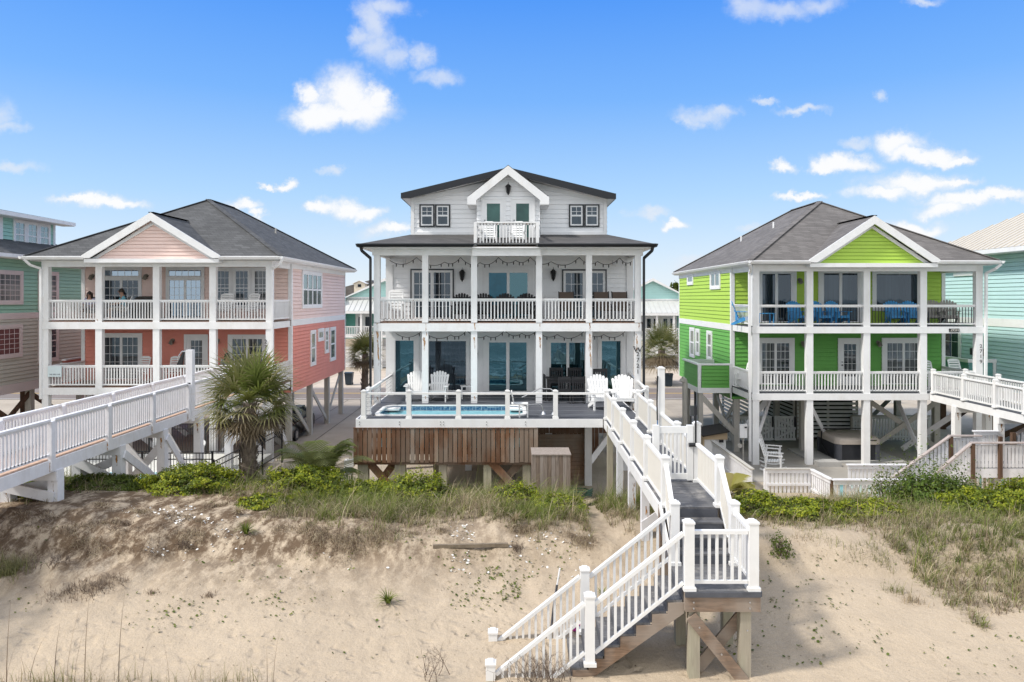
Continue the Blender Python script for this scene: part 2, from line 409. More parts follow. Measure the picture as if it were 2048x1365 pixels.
solid = [(688, 195, 58, 48), (640, 225, 62, 26), (730, 215, 50, 38), (622, 190, 28, 24), (748, 190, 30, 26), (690, 226, 95, 22),
         (690, 418, 48, 20), (735, 425, 46, 15), (640, 415, 32, 15), (195, 404, 70, 14), (150, 400, 50, 10), (240, 408, 50, 9), (565, 365, 26, 9), (525, 370, 16, 6),
         (1690, 328, 58, 17), (1655, 332, 36, 12), (1560, 332, 30, 12), (1800, 290, 60, 20), (1850, 310, 75, 16), (1900, 318, 50, 11),
         (1830, 365, 95, 20), (1770, 385, 65, 16), (1890, 362, 56, 10), (1920, 400, 75, 18), (1980, 392, 85, 12), (1890, 420, 55, 16),
         (1348, 458, 22, 11), (1345, 450, 10, 9), (490, 412, 34, 13), (520, 424, 22, 9), (1610, 386, 46, 8), (1840, 460, 60, 16), (800, 462, 40, 10)]
wisp = [(745, 50, 34, 52), (780, 20, 45, 22), (760, 95, 38, 42), (790, 118, 26, 24), (835, 112, 28, 20), (720, 75, 30, 24), (870, 150, 40, 18), (5, 235, 36, 36), (20, 255, 50, 14), (20, 328, 60, 12),
        (1500, 14, 52, 26), (1560, 20, 60, 20), (1640, 10, 60, 18), (1410, 236, 48, 18), (1380, 245, 20, 16), (1440, 225, 40, 14), (1530, 205, 26, 8), (1600, 226, 48, 9),
        (1756, 187, 16, 12), (1700, 290, 36, 12), (1840, 0, 36, 10), (660, 340, 22, 9), (770, 462, 40, 14), (1300, 430, 40, 10), (1500, 455, 36, 8), (1390, 528, 40, 12)]
lf = nd(nt, 'ShaderNodeTexNoise'); lf.inputs['Scale'].default_value = 5.5; lf.inputs['Detail'].default_value = 6; lf.inputs['Roughness'].default_value = .6
nt.links.new(uv, lf.inputs['Vector'])
def soft(d, e0, e1):
    mr = nd(nt, 'ShaderNodeMapRange'); mr.interpolation_type = 'SMOOTHSTEP'
    nt.links.new(d, mr.inputs['Value']); mr.inputs['From Min'].default_value = e0; mr.inputs['From Max'].default_value = e1
    mr.inputs['To Min'].default_value = 1; mr.inputs['To Max'].default_value = 0; return mr.outputs[0]
a1 = soft(blobs(solid), .35, 1.5)
a2 = mth(nt, 'MULTIPLY', soft(blobs(wisp), .1, 1.5), mth(nt, 'ADD', mth(nt, 'MULTIPLY', lf.outputs['Fac'], .9), .25), clamp=True)
alpha = mth(nt, 'MAXIMUM', a1, a2)
alpha = mth(nt, 'MULTIPLY', alpha, mth(nt, 'GREATER_THAN', sx.outputs[1], .05))
hs = nd(nt, 'ShaderNodeHueSaturation'); hs.inputs['Saturation'].default_value = SKYSAT; hs.inputs['Value'].default_value = SKYVAL; hs.inputs['Hue'].default_value = SKYHUE
nt.links.new(sky.outputs[0], hs.inputs['Color'])
shade = ramp(nt, mth(nt, 'ADD', mth(nt, 'MULTIPLY', nz.outputs['Fac'], .5), mth(nt, 'MULTIPLY', a1, .5)), [(.35, CLOUDLO), (.7, CLOUDHI)])
# thin bright haze near the horizon
air = ramp(nt, sx.outputs[2], [(.0, AIR[0]), (.035, AIR[1]), (.14, AIR[2]), (.27, AIR[3]), (.40, AIR[4])])
base = mixc(nt, HAZEAMT, hs.outputs[0], air)
# unseen sky behind and overhead, whitened as added fill for the house fronts
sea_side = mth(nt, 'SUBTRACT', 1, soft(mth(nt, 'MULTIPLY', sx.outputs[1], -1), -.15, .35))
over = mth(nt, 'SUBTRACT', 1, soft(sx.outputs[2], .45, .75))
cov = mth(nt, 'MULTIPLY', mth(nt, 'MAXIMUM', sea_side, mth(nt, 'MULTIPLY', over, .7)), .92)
base = mixc(nt, cov, base, FILLCOL)
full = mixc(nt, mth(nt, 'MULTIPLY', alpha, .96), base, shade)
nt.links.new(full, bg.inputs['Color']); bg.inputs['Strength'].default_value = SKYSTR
W.cycles.sampling_method = 'MANUAL'; W.cycles.sample_map_resolution = 256

# ------------------------------------------------------------------ ground: beach, dune and street level as one sheet
PY = np.array([-80, -30, -12, 0, 10, 11.8, 14.0, 15.55, 16.2, 17.0, 19, 21, 23.5, 26, 28.5, 2000])
PZv = np.array([-3.0, -1.6, -.6, .45, 1.05, 1.11, 1.36, 1.55, 1.97, 2.10, 1.86, 1.45, .72, .22, .0, .0])
def smooth(a, b, t):
    t = max(0, min(1, (t-a)/(b-a))); return t*t*(3-2*t)
def H(x, y):
    if y > 28.4: return 0.0
    s = .55*noise.noise((x*.22, 3.1, 0)) + .2*noise.noise((x*.9, 7.7, 0))
    if x < -8: s += .35*smooth(-8, -11, x)
    yc = y - s
    z = float(np.interp(yc, PY, PZv))
    dune = smooth(13.6, 16.4, yc)*(1-smooth(22, 27, yc))
    left = smooth(-6.5, -11.5, x)
    up_ = smooth(-4.2, -7.5, x)*smooth(17, 20.5, y)*(1-smooth(22.0, 24.6, y))
    z += .32*up_ + dune*(.22*left*(1-.6*up_) + .10*noise.noise((x*.5, y*.5, 1.3)))
    z -= dune*.14*smooth(4, 7, x)
    z -= dune*.22*math.exp(-((x-2.35)/.55)**2)*smooth(15, 17, y)          # footpath
    face = smooth(13.4, 14.8, yc)*(1-smooth(16.6, 18.0, yc))              # gullied scarp
    z += face*(.10*noise.noise((x*1.6, y*.8, 5)) + .06*abs(noise.noise((x*4.2, y*1.7, 2))) + left*(.16*noise.noise((x*2.7, y*2.2, 6))+.09*noise.noise((x*6.1, y*4.5, 3))) + .035*noise.noise((x*8, y*6, 9)))*(1-.7*smooth(4, 6, x))
    if 5 < y < 16: z += .035*noise.noise((x*1.1, y*1.1, 4))*(1-face)
    if y < 15: z += .022*noise.noise((x*4.3, y*4.3, 8))*(1-.5*smooth(3.5, 6, x))*smooth(15, 13.8, y)
    return z*(1-smooth(27, 28.4, y)) if y > 27 else z
def G(px, py, y0=10.5, y1=60.0):
    """where the view through photo pixel (px, py) meets the ground"""
    Y = y0
    while Y < y1:
        if PZ(py, Y) <= H(PX(px, Y), Y): break
        Y += .06
    return Vector((PX(px, Y), Y, H(PX(px, Y), Y)))
def axis(lo, hi, step, far):
    c = list(np.arange(lo, hi+1e-6, step)); a = []; d = step*2; x = lo
    while x > far[0]: x -= d; d *= 1.35; a.append(x)
    b = []; d = step*2; x = hi
    while x < far[1]: x += d; d *= 1.35; b.append(x)
    return np.array(a[::-1]+c+b)
gx = axis(-14.5, 15.5, .085, (-1500, 1500)); gy = axis(10.8, 20.5, .075, (-60, 2500))
nx, ny = len(gx), len(gy)
gv = np.zeros((ny, nx, 3), np.float32)
for j, y in enumerate(gy):
    for i, x in enumerate(gx):
        gv[j, i] = (x, y, H(float(x), float(y)))
idx = np.arange(nx*ny).reshape(ny, nx)
gf = np.stack([idx[:-1, :-1], idx[:-1, 1:], idx[1:, 1:], idx[1:, :-1]], -1).reshape(-1, 4)
me = bpy.data.meshes.new('ground'); me.vertices.add(nx*ny); me.vertices.foreach_set('co', gv.ravel())
me.loops.add(gf.size); me.loops.foreach_set('vertex_index', gf.ravel().astype(np.int32)); me.polygons.add(len(gf))
me.polygons.foreach_set('loop_start', np.arange(0, gf.size, 4, dtype=np.int32)); me.update(calc_edges=True)
me.polygons.foreach_set('use_smooth', [True]*len(me.polygons))
ground = bpy.data.objects.new('ground', me); COL.objects.link(ground); tag(ground, kind='structure')
m, nt, b = newmat('sand')
v = pos(nt); g2 = nd(nt, 'ShaderNodeNewGeometry'); sp = nd(nt, 'ShaderNodeSeparateXYZ'); nt.links.new(g2.outputs['Position'], sp.inputs[0])
fine = ntex(nt, v, 55, 3, .7); mid = ntex(nt, v, 2.3, 6, .65); big = ntex(nt, v, .35, 4, .6)
c = ramp(nt, mid, [(.3, (.45, .362, .255)), (.7, (.54, .442, .32))])
c = mixc(nt, .5, c, ramp(nt, fine, [(.3, (.30, .24, .175)), (.7, (.58, .49, .385))]))
c = mixc(nt, .6, c, ramp(nt, big, [(.35, (.86, .84, .82)), (.65, (1.05, 1.03, 1.0))]), 'MULTIPLY')
# dark root and humus layer along the dune face and under the plants
soil = mth(nt, 'MULTIPLY', ramp(nt, ntex(nt, pos(nt, (1.6, .8, 1.5)), 1.9, 9, .76), [(.41, (0,)*3), (.56, (1,)*3)]),
           ramp(nt, mth(nt, 'ADD', sp.outputs[2], mth(nt, 'MULTIPLY', mth(nt, 'SUBTRACT', mid, .5), .8)), [(.0, (0,)*3), (.5, (0,)*3), (.75, (1,)*3)]))
zr = nd(nt, 'ShaderNodeMapRange'); nt.links.new(sp.outputs[2], zr.inputs[0]); zr.inputs[1].default_value = 1.3; zr.inputs[2].default_value = 1.75
xr = nd(nt, 'ShaderNodeMapRange'); nt.links.new(sp.outputs[0], xr.inputs[0]); xr.inputs[1].default_value = 3.0; xr.inputs[2].default_value = -6; xr.inputs[3].default_value = .15; xr.inputs[4].default_value = 1.0
soil = mth(nt, 'MULTIPLY', mth(nt, 'MULTIPLY', soil, zr.outputs[0]), xr.outputs[0])
c = mixc(nt, mth(nt, 'MULTIPLY', soil, 1.15, clamp=True), c, (.13, .09, .058))
# street level: grey packed sand
yr = nd(nt, 'ShaderNodeMapRange'); nt.links.new(sp.outputs[1], yr.inputs[0]); yr.inputs[1].default_value = 24; yr.inputs[2].default_value = 29
pk = ramp(nt, big, [(.3, (.36, .31, .25)), (.7, (.50, .44, .36))])
c = mixc(nt, mth(nt, 'MULTIPLY', yr.outputs[0], .85), c, pk)
nt.links.new(c, b.inputs['Base Color']); b.inputs['Roughness'].default_value = .95; b.inputs['Specular IOR Level'].default_value = .1
# footprints and wind ripples
vo = nd(nt, 'ShaderNodeTexVoronoi'); vo.feature = 'F1'; vo.inputs['Scale'].default_value = 2.9
wv = nd(nt, 'ShaderNodeVectorMath'); wv.operation = 'ADD'; nn = nd(nt, 'ShaderNodeTexNoise'); nn.inputs['Scale'].default_value = 1.6; nt.links.new(v, nn.inputs[0])
nt.links.new(v, wv.inputs[0]); nt.links.new(nn.outputs['Color'], wv.inputs[1]); nt.links.new(wv.outputs[0], vo.inputs['Vector'])
ym = nd(nt, 'ShaderNodeMapRange'); nt.links.new(sp.outputs[1], ym.inputs[0]); ym.inputs[1].default_value = 14.6; ym.inputs[2].default_value = 13.2
xm = nd(nt, 'ShaderNodeMapRange'); nt.links.new(sp.outputs[0], xm.inputs[0]); xm.inputs[1].default_value = 4.5; xm.inputs[2].default_value = 2.5; xm.inputs[3].default_value = .25
h = mth(nt, 'ADD', mth(nt, 'MULTIPLY', mth(nt, 'MULTIPLY', ramp(nt, vo.outputs['Distance'], [(.0, (.15,)*3), (.2, (.4,)*3), (.4, (.8,)*3), (.6, (.86,)*3)]), .6), mth(nt, 'MULTIPLY', ym.outputs[0], xm.outputs[0])), mth(nt, 'MULTIPLY', ntex(nt, v, 9, 5, .65), .38))
bump(nt, b, mth(nt, 'ADD', h, mth(nt, 'MULTIPLY', fine, .06)), .8, .12)
me.materials.append(m)

# sea behind the beach, seen in the windows
sea = MB(); sea.add([(-1500, -11, -.45), (1500, -11, -.45), (1500, -2500, -.45), (-1500, -2500, -.45)], [(0, 1, 2, 3)])
m, nt, b = newmat('sea_water')
fo = ntex(nt, pos(nt, (.05, .3, 1)), 1.3, 8, .68, .8); dist = nd(nt, 'ShaderNodeNewGeometry'); s3 = nd(nt, 'ShaderNodeSeparateXYZ'); nt.links.new(dist.outputs['Position'], s3.inputs[0])
near = nd(nt, 'ShaderNodeMapRange'); nt.links.new(s3.outputs[1], near.inputs[0]); near.inputs[1].default_value = -120; near.inputs[2].default_value = -15; near.inputs[3].default_value = .35
foam = mth(nt, 'MULTIPLY', ramp(nt, fo, [(.52, (0,)*3), (.60, (1,)*3)]), near.outputs[0])
wc = ramp(nt, ntex(nt, pos(nt, (.03, .25, 1)), 1, 6, .6), [(.3, (.02, .085, .11)), (.7, (.06, .20, .235))])
nt.links.new(mixc(nt, foam, wc, (.8, .86, .88)), b.inputs['Base Color']); b.inputs['Roughness'].default_value = .3
bump(nt, b, ntex(nt, pos(nt, (.25, 1, 1)), .8, 6, .6), .6, .3)
tag(sea.build('sea', m), kind='structure')

# ------------------------------------------------------------------ street: asphalt with two yellow lines, concrete drives
def sheet(name, x0, x1, y0, y1, z, mat, kind='structure'):
    q = MB(); q.add([(x0, y0, z), (x1, y0, z), (x1, y1, z), (x0, y1, z)], [(0, 1, 2, 3)])
    return tag(q.build(name, mat), kind=kind)
ASPH = M('asphalt', (.20, .165, .145), .9, .12, .8, bmp=.15)
road = MB(); road.add([(-120, 51.8, .012), (120, 51.8, .012), (120, 58.6, .012), (-120, 58.6, .012)], [(0, 1, 2, 3)])
tag(road.build('road', ASPH), kind='structure')
yl = MB()
for y in (54.95, 55.25): yl.add([(-120, y, .018), (120, y, .018), (120, y+.13, .018), (-120, y+.13, .018)], [(0, 1, 2, 3)])
tag(yl.build('road_centre_lines', M('yellow_road_paint', (.55, .36, .10), .8, .15, 1)), kind='structure')
wl = MB()
for y in (52.1, 58.2): wl.add([(-120, y, .018), (120, y, .018), (120, y+.12, .018), (-120, y+.12, .018)], [(0, 1, 2, 3)])
tag(wl.build('road_edge_lines', M('white_road_paint', (.6, .58, .54), .8, .15, 1)), kind='structure')
DRIVE = M('concrete_drive', (.37, .315, .25), .9, .14, .7, bmp=.1)
DRIVEN = M('shell_drive', (.50, .42, .34), .9, .12, .7)
for nm, x0, x1, y0, y1 in (('driveway', -21, -10.4, 33.5, 51.7), ('driveway', -6.5, 6.2, 34, 51.7), ('driveway', 10.5, 21.5, 36, 51.7)):
    sheet(nm, x0, x1, y0, y1, .008, DRIVE)
for x0, x1 in ((-17, -9), (-2, 7.2), (14.8, 24)): sheet('driveway', x0, x1, 58.7, 72, .008, DRIVEN)
gj = MB()
for x, y0, y1 in ((-12.1, 33.5, 51.6), (-10.4, 33.6, 51.6), (-6.4, 34, 51.6)): gj.add([(x, y0, .014), (x+.05, y0, .014), (x+.05, y1, .014), (x, y1, .014)], [(0, 1, 2, 3)])
tag(gj.build('driveway_joints', M('drive_joint', (.12, .1, .085), .9)), kind='structure')
# ------------------------------------------------------------------ house pieces
def window(parent, axis, c, out, u0, u1, z0, z1, casing=.1, frame=.045, panels=1, grid=(0, 0), split=None, trim=TRIM, fmat=TRIM, pane=GDARK,
           name='window', d0=.0, muntin=.02, edge=None, sill=False):
    """casing boards, sash frames and muntins as one mesh; the glass is a sub-part. split: fraction up the opening with a meeting rail"""
    mb = MB(); B = lambda *a, m=0: dbox(mb, axis, c, out, *a, m)
    cs = casing
    if cs:
        B(u0-cs, u0, d0, .075, z0-(cs if name == 'window' else 0), z1+cs); B(u1, u1+cs, d0, .075, z0-(cs if name == 'window' else 0), z1+cs)
        B(u0, u1, d0, .075, z1, z1+cs)
        if name == 'window': B(u0, u1, d0, .075, z0-cs, z0)
    if edge:      # dark line round the casing
        e = .06
        B(u0-cs-e, u0-cs, d0, .07, z0-cs, z1+cs+e, m=1); B(u1+cs, u1+cs+e, d0, .07, z0-cs, z1+cs+e, m=1); B(u0-cs, u1+cs, d0, .07, z1+cs, z1+cs+e, m=1)
        if name == 'window': B(u0-cs-e, u1+cs+e, d0, .07, z0-cs-e, z0-cs, m=1)
    if sill: B(u0-cs-.03, u1+cs+.03, d0, .11, z0-cs-.05, z0-cs)
    W_ = (u1-u0)/panels
    pbs = [MB() for _ in range(panels)]
    for k in range(panels):
        a, b = u0+k*W_, u0+(k+1)*W_
        f1 = .062 if k % 2 == 0 else .056
        B(a, a+frame, d0, f1, z0, z1); B(b-frame, b, d0, f1, z0, z1); B(a+frame, b-frame, d0, f1, z0, z0+frame); B(a+frame, b-frame, d0, f1, z1-frame, z1)
        dbox(pbs[k], axis, c, out, a+frame, b-frame, d0, .038, z0+frame, z1-frame)
        if split:
            zs = z0+(z1-z0)*split; B(a+frame, b-frame, d0, f1+.006, zs-frame*.6, zs+frame*.6)
        nx_, nz_ = grid
        for i in range(1, nx_): uu = a+frame+(b-a-2*frame)*i/nx_; B(uu-muntin/2, uu+muntin/2, .03, .046, z0+frame, z1-frame)
        for i in range(1, nz_): zz = z0+frame+(z1-z0-2*frame)*i/nz_; B(a+frame, b-frame, .03, .0465, zz-muntin/2, zz+muntin/2)
    w = mb.build(name, [trim, BLACKTRIM], parent)
    for k, pb in enumerate(pbs): pb.build('pane', pane[k % len(pane)] if isinstance(pane, list) else pane, w)
    return w
def lantern(parent, x, y, z, s=1, style='carriage'):
    mb = MB()
    if style == 'carriage':
        mb.cbox(x, y-.02, z-.1*s, .1*s, .04, .3*s); mb.bar((x, y-.03, z+.1*s), (x, y-.16*s, z+.16*s), .025*s, .025*s)
        mb.cyl((x, y-.17*s, z-.22*s), (x, y-.17*s, z+.1*s), .055*s, .12*s, 6); mb.cyl((x, y-.17*s, z+.1*s), (x, y-.17*s, z+.2*s), .14*s, .03*s, 6)
        mb.cyl((x, y-.17*s, z+.2*s), (x, y-.17*s, z+.3*s), .015*s, .005*s, 5); mb.cyl((x, y-.17*s, z-.29*s), (x, y-.17*s, z-.22*s), .02*s, .05*s, 6)
        for k in range(6):
            a = k*math.pi/3
            mb.bar((x+.06*s*math.cos(a), y-.17*s+.06*s*math.sin(a), z-.22*s), (x+.125*s*math.cos(a), y-.17*s+.125*s*math.sin(a), z+.1*s), .016*s, .016*s)
        return mb.build('wall_lantern', BLACK, parent)
    mb.cyl((x, y, z+.02), (x, y-.04, z+.02), .09*s, .09*s, 10); mb.bar((x, y-.03, z+.03), (x, y-.15*s, z+.07), .03, .03)
    mb.cyl((x, y-.17*s, z-.12*s), (x, y-.17*s, z+.07*s), .12*s, .035*s, 10); mb.cyl((x, y-.17*s, z-.17*s), (x, y-.17*s, z-.1*s), .06*s, .06*s, 8)
    return mb.build('wall_lamp', M_LAMP, parent)
M_LAMP = M('weathered_bronze', (.25, .23, .19), .5, .15, 6, metal=.4)
def rust_marks(mb, x, y, z, ln, w, m=1):
    """irregular streak on a post face turned to the sea"""
    n = 7; pts = []
    for i in range(n+1):
        t = i/n; ww = w*(1-t*.75)*random.uniform(.6, 1.1); off = random.uniform(-.2, .2)*w + t*w*.25
        pts.append((x+off-ww/2, x+off+ww/2, z-ln*t))
    for (a, b, zz), (c, d, z2) in zip(pts[:-1], pts[1:]):
        mb.add([(a, y, zz), (b, y, zz), (d, y, z2), (c, y, z2)], [(0, 1, 2, 3)], m)
def posts(parent, xs, y0, y1, z0, z1, w=.27, mat=WHITE, name='porch_post', rust=(), base=None):
    out = []
    for i, x in enumerate(xs):
        mb = MB(); mb.box(x-w/2, x+w/2, y0, y1, z0, z1)
        mb.box(x-w/2-.018, x+w/2+.018, y0-.018, y1+.018, z0, z0+.0)
        for (k, zt, ln, ww, dx) in rust:
            if k == i: rust_marks(mb, x+dx, y0-.003, zt, ln, ww)
        out.append(mb.build(name, [mat, RUST], parent))
    return out
def braces(parent, lst, w=.05, h=.24, mat=OLDWHITE, name='brace'):
    for a, b in lst:
        mb = MB(); mb.bar(a, b, w, h); mb.build(name, mat, parent)
def hip_roof(parent, x0, x1, y0, y1, ze, zr, mat, over=0, gable=None, soffit=WHITE, fasc=WHITE, gmat=PINK, yw=None):
    """hip roof with one cross gable on the sea side; the slopes are equal"""
    xc = (x0+x1)/2; hw = (x1-x0)/2; s = (zr-ze)/hw
    ya, yb = y0+hw, y1-hw
    A, B_, C_, D = (x0, y0, ze), (x1, y0, ze), (x1, y1, ze), (x0, y1, ze); E, Fp = (xc, ya, zr), (xc, yb, zr)
    mb = MB()
    if gable:
        q0, q1, qi = (gable[0], y0, ze), (gable[1], y0, ze), ((gable[0]+gable[1])/2, y0+(gable[2]-ze)/s, gable[2])
        mb.add([A, q0, qi], [(0, 1, 2)]); mb.add([A, qi, E], [(0, 1, 2)]); mb.add([q1, B_, qi], [(0, 1, 2)]); mb.add([B_, E, qi], [(0, 1, 2)])
    else: mb.add([A, B_, E], [(0, 1, 2)])
    mb.add([B_, C_, Fp, E], [(0, 1, 2, 3)]); mb.add([C_, D, Fp], [(0, 1, 2)]); mb.add([D, A, E, Fp], [(0, 1, 2, 3)])
    # ridge and hip caps
    for a, b in ((E, Fp), (A, E), (B_, E), (C_, Fp), (D, Fp)):
        a2, b2 = Vector(a)+Vector((0, 0, .015)), Vector(b)+Vector((0, 0, .015)); mb.bar(a2, b2, .26, .035)
    rf = mb.build('roof', mat, parent, recalc=False)
    if gable:
        gx0, gx1, zp = gable; gc = (gx0+gx1)/2; yi = y0+(zp-ze)/s
        g = MB(); up = .035
        ex = .12; sl_ = (zp-ze)/((gx1-gx0)/2)
        for e in (gx0, gx1):
            sg = -1 if e == gx0 else 1
            g.add([(gc, y0-.1, zp+up), (gc, yi, zp+up), (e, y0, ze+up), (e+sg*0, y0-.1, ze+up)], [(0, 1, 2, 3)])
            g.bar((gc, y0-.1, zp+up), (gc, yi, zp+up), .24, .03)
        g.build('gable_roof', mat, parent, recalc=False)
        bb = MB(); d = .34
        bb.prism([(gx0-.12, ze-.10), (gx0-.12, ze+.02), (gc, zp+up-.012), (gx1+.12, ze+.02), (gx1+.12, ze-.10), (gx1-.22, ze-.10), (gc, zp-d), (gx0+.22, ze-.10)], 'y', y0-.14, y0-.07)
        bb.prism([(gx0+.2, ze-.1), (gc, zp-d-.0), (gx1-.2, ze-.1), (gx1-.45, ze-.1), (gc, zp-d-.16), (gx0+.45, ze-.1)], 'y', y0+.12, y0+.168)
        bb.box(gx0-.05, gx1+.05, y0-.069, y0+.44, ze-.30, ze-.125)
        for e in (gx0, gx1): bb.add([(e, y0-.07, ze-.01), (gc, y0-.07, zp-.04), (gc, y0+.36, zp-.04), (e, y0+.36, ze-.01)], [(0, 1, 2, 3)])
        bb.build('barge_boards', fasc, parent)
        gw = MB(); siding(gw, [(gx0+.3, ze-.12), (gx1-.3, ze-.12), (gc, zp-.22)], 'y', y0+.2, -1, .16)
        gw.build('gable_wall', gmat, parent)
    # fascia, gutters and soffit
    fb = MB(); fh = .17
    segs = [((x0, y0), (x1, y0))] if not gable else [((x0, y0), (gable[0]-.05, y0)), ((gable[1]+.05, y0), (x1, y0))]
    for (a, b) in segs: fb.box(a[0], b[0], y0-.03, y0+.02, ze-fh, ze-.005)
    fb.box(x0-.03, x0+.02, y0-.03, y1+.03, ze-fh, ze-.004); fb.box(x1-.02, x1+.03, y0-.03, y1+.03, ze-fh, ze-.004); fb.box(x0+.02, x1-.02, y1-.02, y1+.03, ze-fh, ze-.005)
    fb.build('fascia', fasc, parent)
    for (a, b) in segs:
        gb = MB(); gb.prism([(y0-.03, ze-.03), (y0-.03, ze-.14), (y0-.10, ze-.14), (y0-.15, ze-.05), (y0-.15, ze-.03)], 'x', a[0], b[0]); gb.build('gutter', fasc, parent)
    for x, sg in ((x0, -1), (x1, 1)):
        gb = MB(); gb.prism([(x+sg*.03, ze-.03), (x+sg*.03, ze-.14), (x+sg*.10, ze-.14), (x+sg*.15, ze-.05), (x+sg*.15, ze-.03)], 'y', y0-.15, y1); gb.build('gutter', fasc, parent)
    so_ = MB(); so_.box(x0+.02, x1-.02, y0+.02 if not gable else y0+.4, y1-.02, ze-fh-.03, ze-fh+.01); so_.build('soffit', soffit, parent)
    return rf
def downspout(parent, pts, r=.05, mat=WHITE):
    mb = MB()
    for a, b in zip(pts[:-1], pts[1:]): mb.bar(a, b, r*2, r*2)
    mb.build('downspout', mat, parent)
def text(parent, body, x, y, z, size, mat, name='lettering', rotz=0, extr=.006, rotx=90, vertical=False, align='CENTER'):
    """flat cut-out letters standing on a face turned to the sea"""
    objs = []
    chars = list(body) if vertical else [body]
    vv, ff = [], []
    for i, ch in enumerate(chars):
        cu = bpy.data.curves.new(name, 'FONT'); cu.body = ch; cu.size = size; cu.extrude = extr; cu.align_x = align; cu.align_y = 'CENTER'
        t = bpy.data.objects.new(name, cu); COL.objects.link(t)
        t.location = (0, 0, -i*size*.98); t.rotation_euler = (R(rotx), 0, rotz)
        bpy.context.view_layer.update()
        mm = t.evaluated_get(bpy.context.evaluated_depsgraph_get()).to_mesh()
        b = len(vv); mw = t.matrix_world
        vv += [tuple(mw @ q.co + Vector((x, y, z))) for q in mm.vertices]; ff += [tuple(b+k for k in p.vertices) for p in mm.polygons]
        t.evaluated_get(bpy.context.evaluated_depsgraph_get()).to_mesh_clear()
        bpy.data.objects.remove(t); bpy.data.curves.remove(cu)
    mb = MB(); mb.v = vv; mb.f = ff; mb.m = [0]*len(ff)
    return mb.build(name, mat, parent)

def porch_house(cfg):
    """two-storey stilt cottage with a two-level porch to the sea (the coral and the green house share the plan)"""
    c = cfg; Yp, Yw, Yb = c['Yp'], c['Yw'], c['Yb']; xl, xr = c['xl'], c['xr']; f1, f2, ze = c['f1'], c['f2'], c['ze']
    h = thing('beach_house', c['label'], 'house', ((xl+xr)/2, Yp, 0))
    low0 = f1-.62 if not c.get('low0') else c['low0']
    band0, band1 = f2-.33, f2-.02
    top = ze-.2
    lw = MB(); uw = MB(); tb = MB()
    for mb, a, b in ((lw, low0, band0), (uw, band1, top)):
        fa = f1 if mb is lw else a
        siding(mb, [(xl, fa), (xr, fa), (xr, b), (xl, b)], 'y', Yw, -1, c['exp'])
        siding(mb, [(Yw, a), (Yb, a), (Yb, b), (Yw, b)], 'x', xl, -1, c['exp'])
        siding(mb, [(Yw, a), (Yb, a), (Yb, b), (Yw, b)], 'x', xr, 1, c['exp'])
        siding(mb, [(xl, a), (xr, a), (xr, b), (xl, b)], 'y', Yb, 1, c['exp'])
    lw.box(xl+.03, xr-.03, Yw+.03, Yb-.03, low0, low0+.12)
    lw.build('lower_wall', c['lower'], h); uw.build('upper_wall', c['upper'], h)
    for x, sg in ((xl, -1), (xr, 1)):
        tb = MB(); a, b = sorted((x, x+sg*.04)); tb.box(a, b, Yw-.02, Yb+.02, band0, band1)
        a, b = sorted((x-sg*.13, x+sg*.045))
        tb.box(a, b, Yw-.045, Yw-.005, f1, band0); tb.box(a, b, Yw-.045, Yw-.005, band1, top)
        a, b = sorted((x, x+sg*.045)); 
        for u in (Yw, Yb-.13): tb.box(a, b, u, u+.13, low0, band0-.002); tb.box(a, b, u, u+.13, band1+.002, top)
        a, b = sorted((x+sg*.002, x+sg*.042)); tb.box(a, b, Yw+.13, Yb-.13, top-.22, top); tb.build('wall_trim', c['trimm'], h)
    hip_roof(h, c['ex0'], c['ex1'], c['ey0'], c['ey1'], ze, c['zr'], c['roof'], gable=c['gable'], gmat=c['gmat'])
    # porch floors, beams and ceiling
    pw = c['pw']
    for k, f in enumerate((f1, f2)):
        d = MB(); d.box(xl+.02, xr-.02, Yp+.02, Yw, f-.05, f-.004); d.build('porch_deck', c['deckm'], h)
        b = MB(); bt = f-.035; bb = f-c['beam']
        b.box(c['posts'][0]-pw/2-.03, c['posts'][-1]+pw/2+.03, Yp-.03, Yp+.03, bb, bt)
        for x in (xl+.02, xr-.08): b.box(x, x+.06, Yp+.03, Yw-.05, bb, bt)
        for j in range(1, 9): b.box(xl+.1, xr-.1, Yp+.2+j*.26, Yp+.25+j*.26, bb+.05, f-.06)
        b.build('porch_beam', WHITE, h)
    cb = MB(); cb.box(c['posts'][0]-pw/2, c['posts'][-1]+pw/2, Yp-.02, Yp+.2, ze-.46, ze-.2); 
    for x in (xl+.02, xr-.2): cb.box(x, x+.18, Yp+.2, Yw-.05, ze-.46, ze-.2)
    cb.build('porch_header', WHITE, h)
    for k, (a, b) in enumerate(((c['ground'], f1-c['beam']), (f1-.036, f2-c['beam']), (f2-.036, ze-.46))):
        posts(h, c['posts'], Yp+.001*k, Yp+pw*.8, a, b, pw if k else pw*.97, WHITE, 'porch_post', c.get('rust%d' % k, ()))
    for k, f in enumerate((f1, f2)):
        for i, (x0, x1) in enumerate(zip(c['posts'][:-1], c['posts'][1:])):
            if (k, i) in c.get('norail', ()): continue
            rb = MB(); bmat = c['bal'][k]; b2 = MB()
            railing(rb, (x0+pw/2, Yp+.1, f), (x1-pw/2, Yp+.1, f), c['rh'], c['sp'][k], c['bw'][k], mb2=b2)
            r_ = rb.build('railing', WHITE, h); b2.build('balusters', bmat, r_)
        for x in (xl+.1, xr-.1):
            rb = MB(); railing(rb, (x, Yp+pw, f), (x, Yw-.05, f), c['rh'], c['sp'][k], c['bw'][k]); rb.build('railing', WHITE, h)
    # piles under the body
    gz = 0
    for y in c['pile_y']:
        for x in c['pile_x']:
            mb = MB(); mb.cbox(x, y, gz-.2, .27, .27, low0+.2-gz); mb.build('piling', c['pilem'], h)
    return h

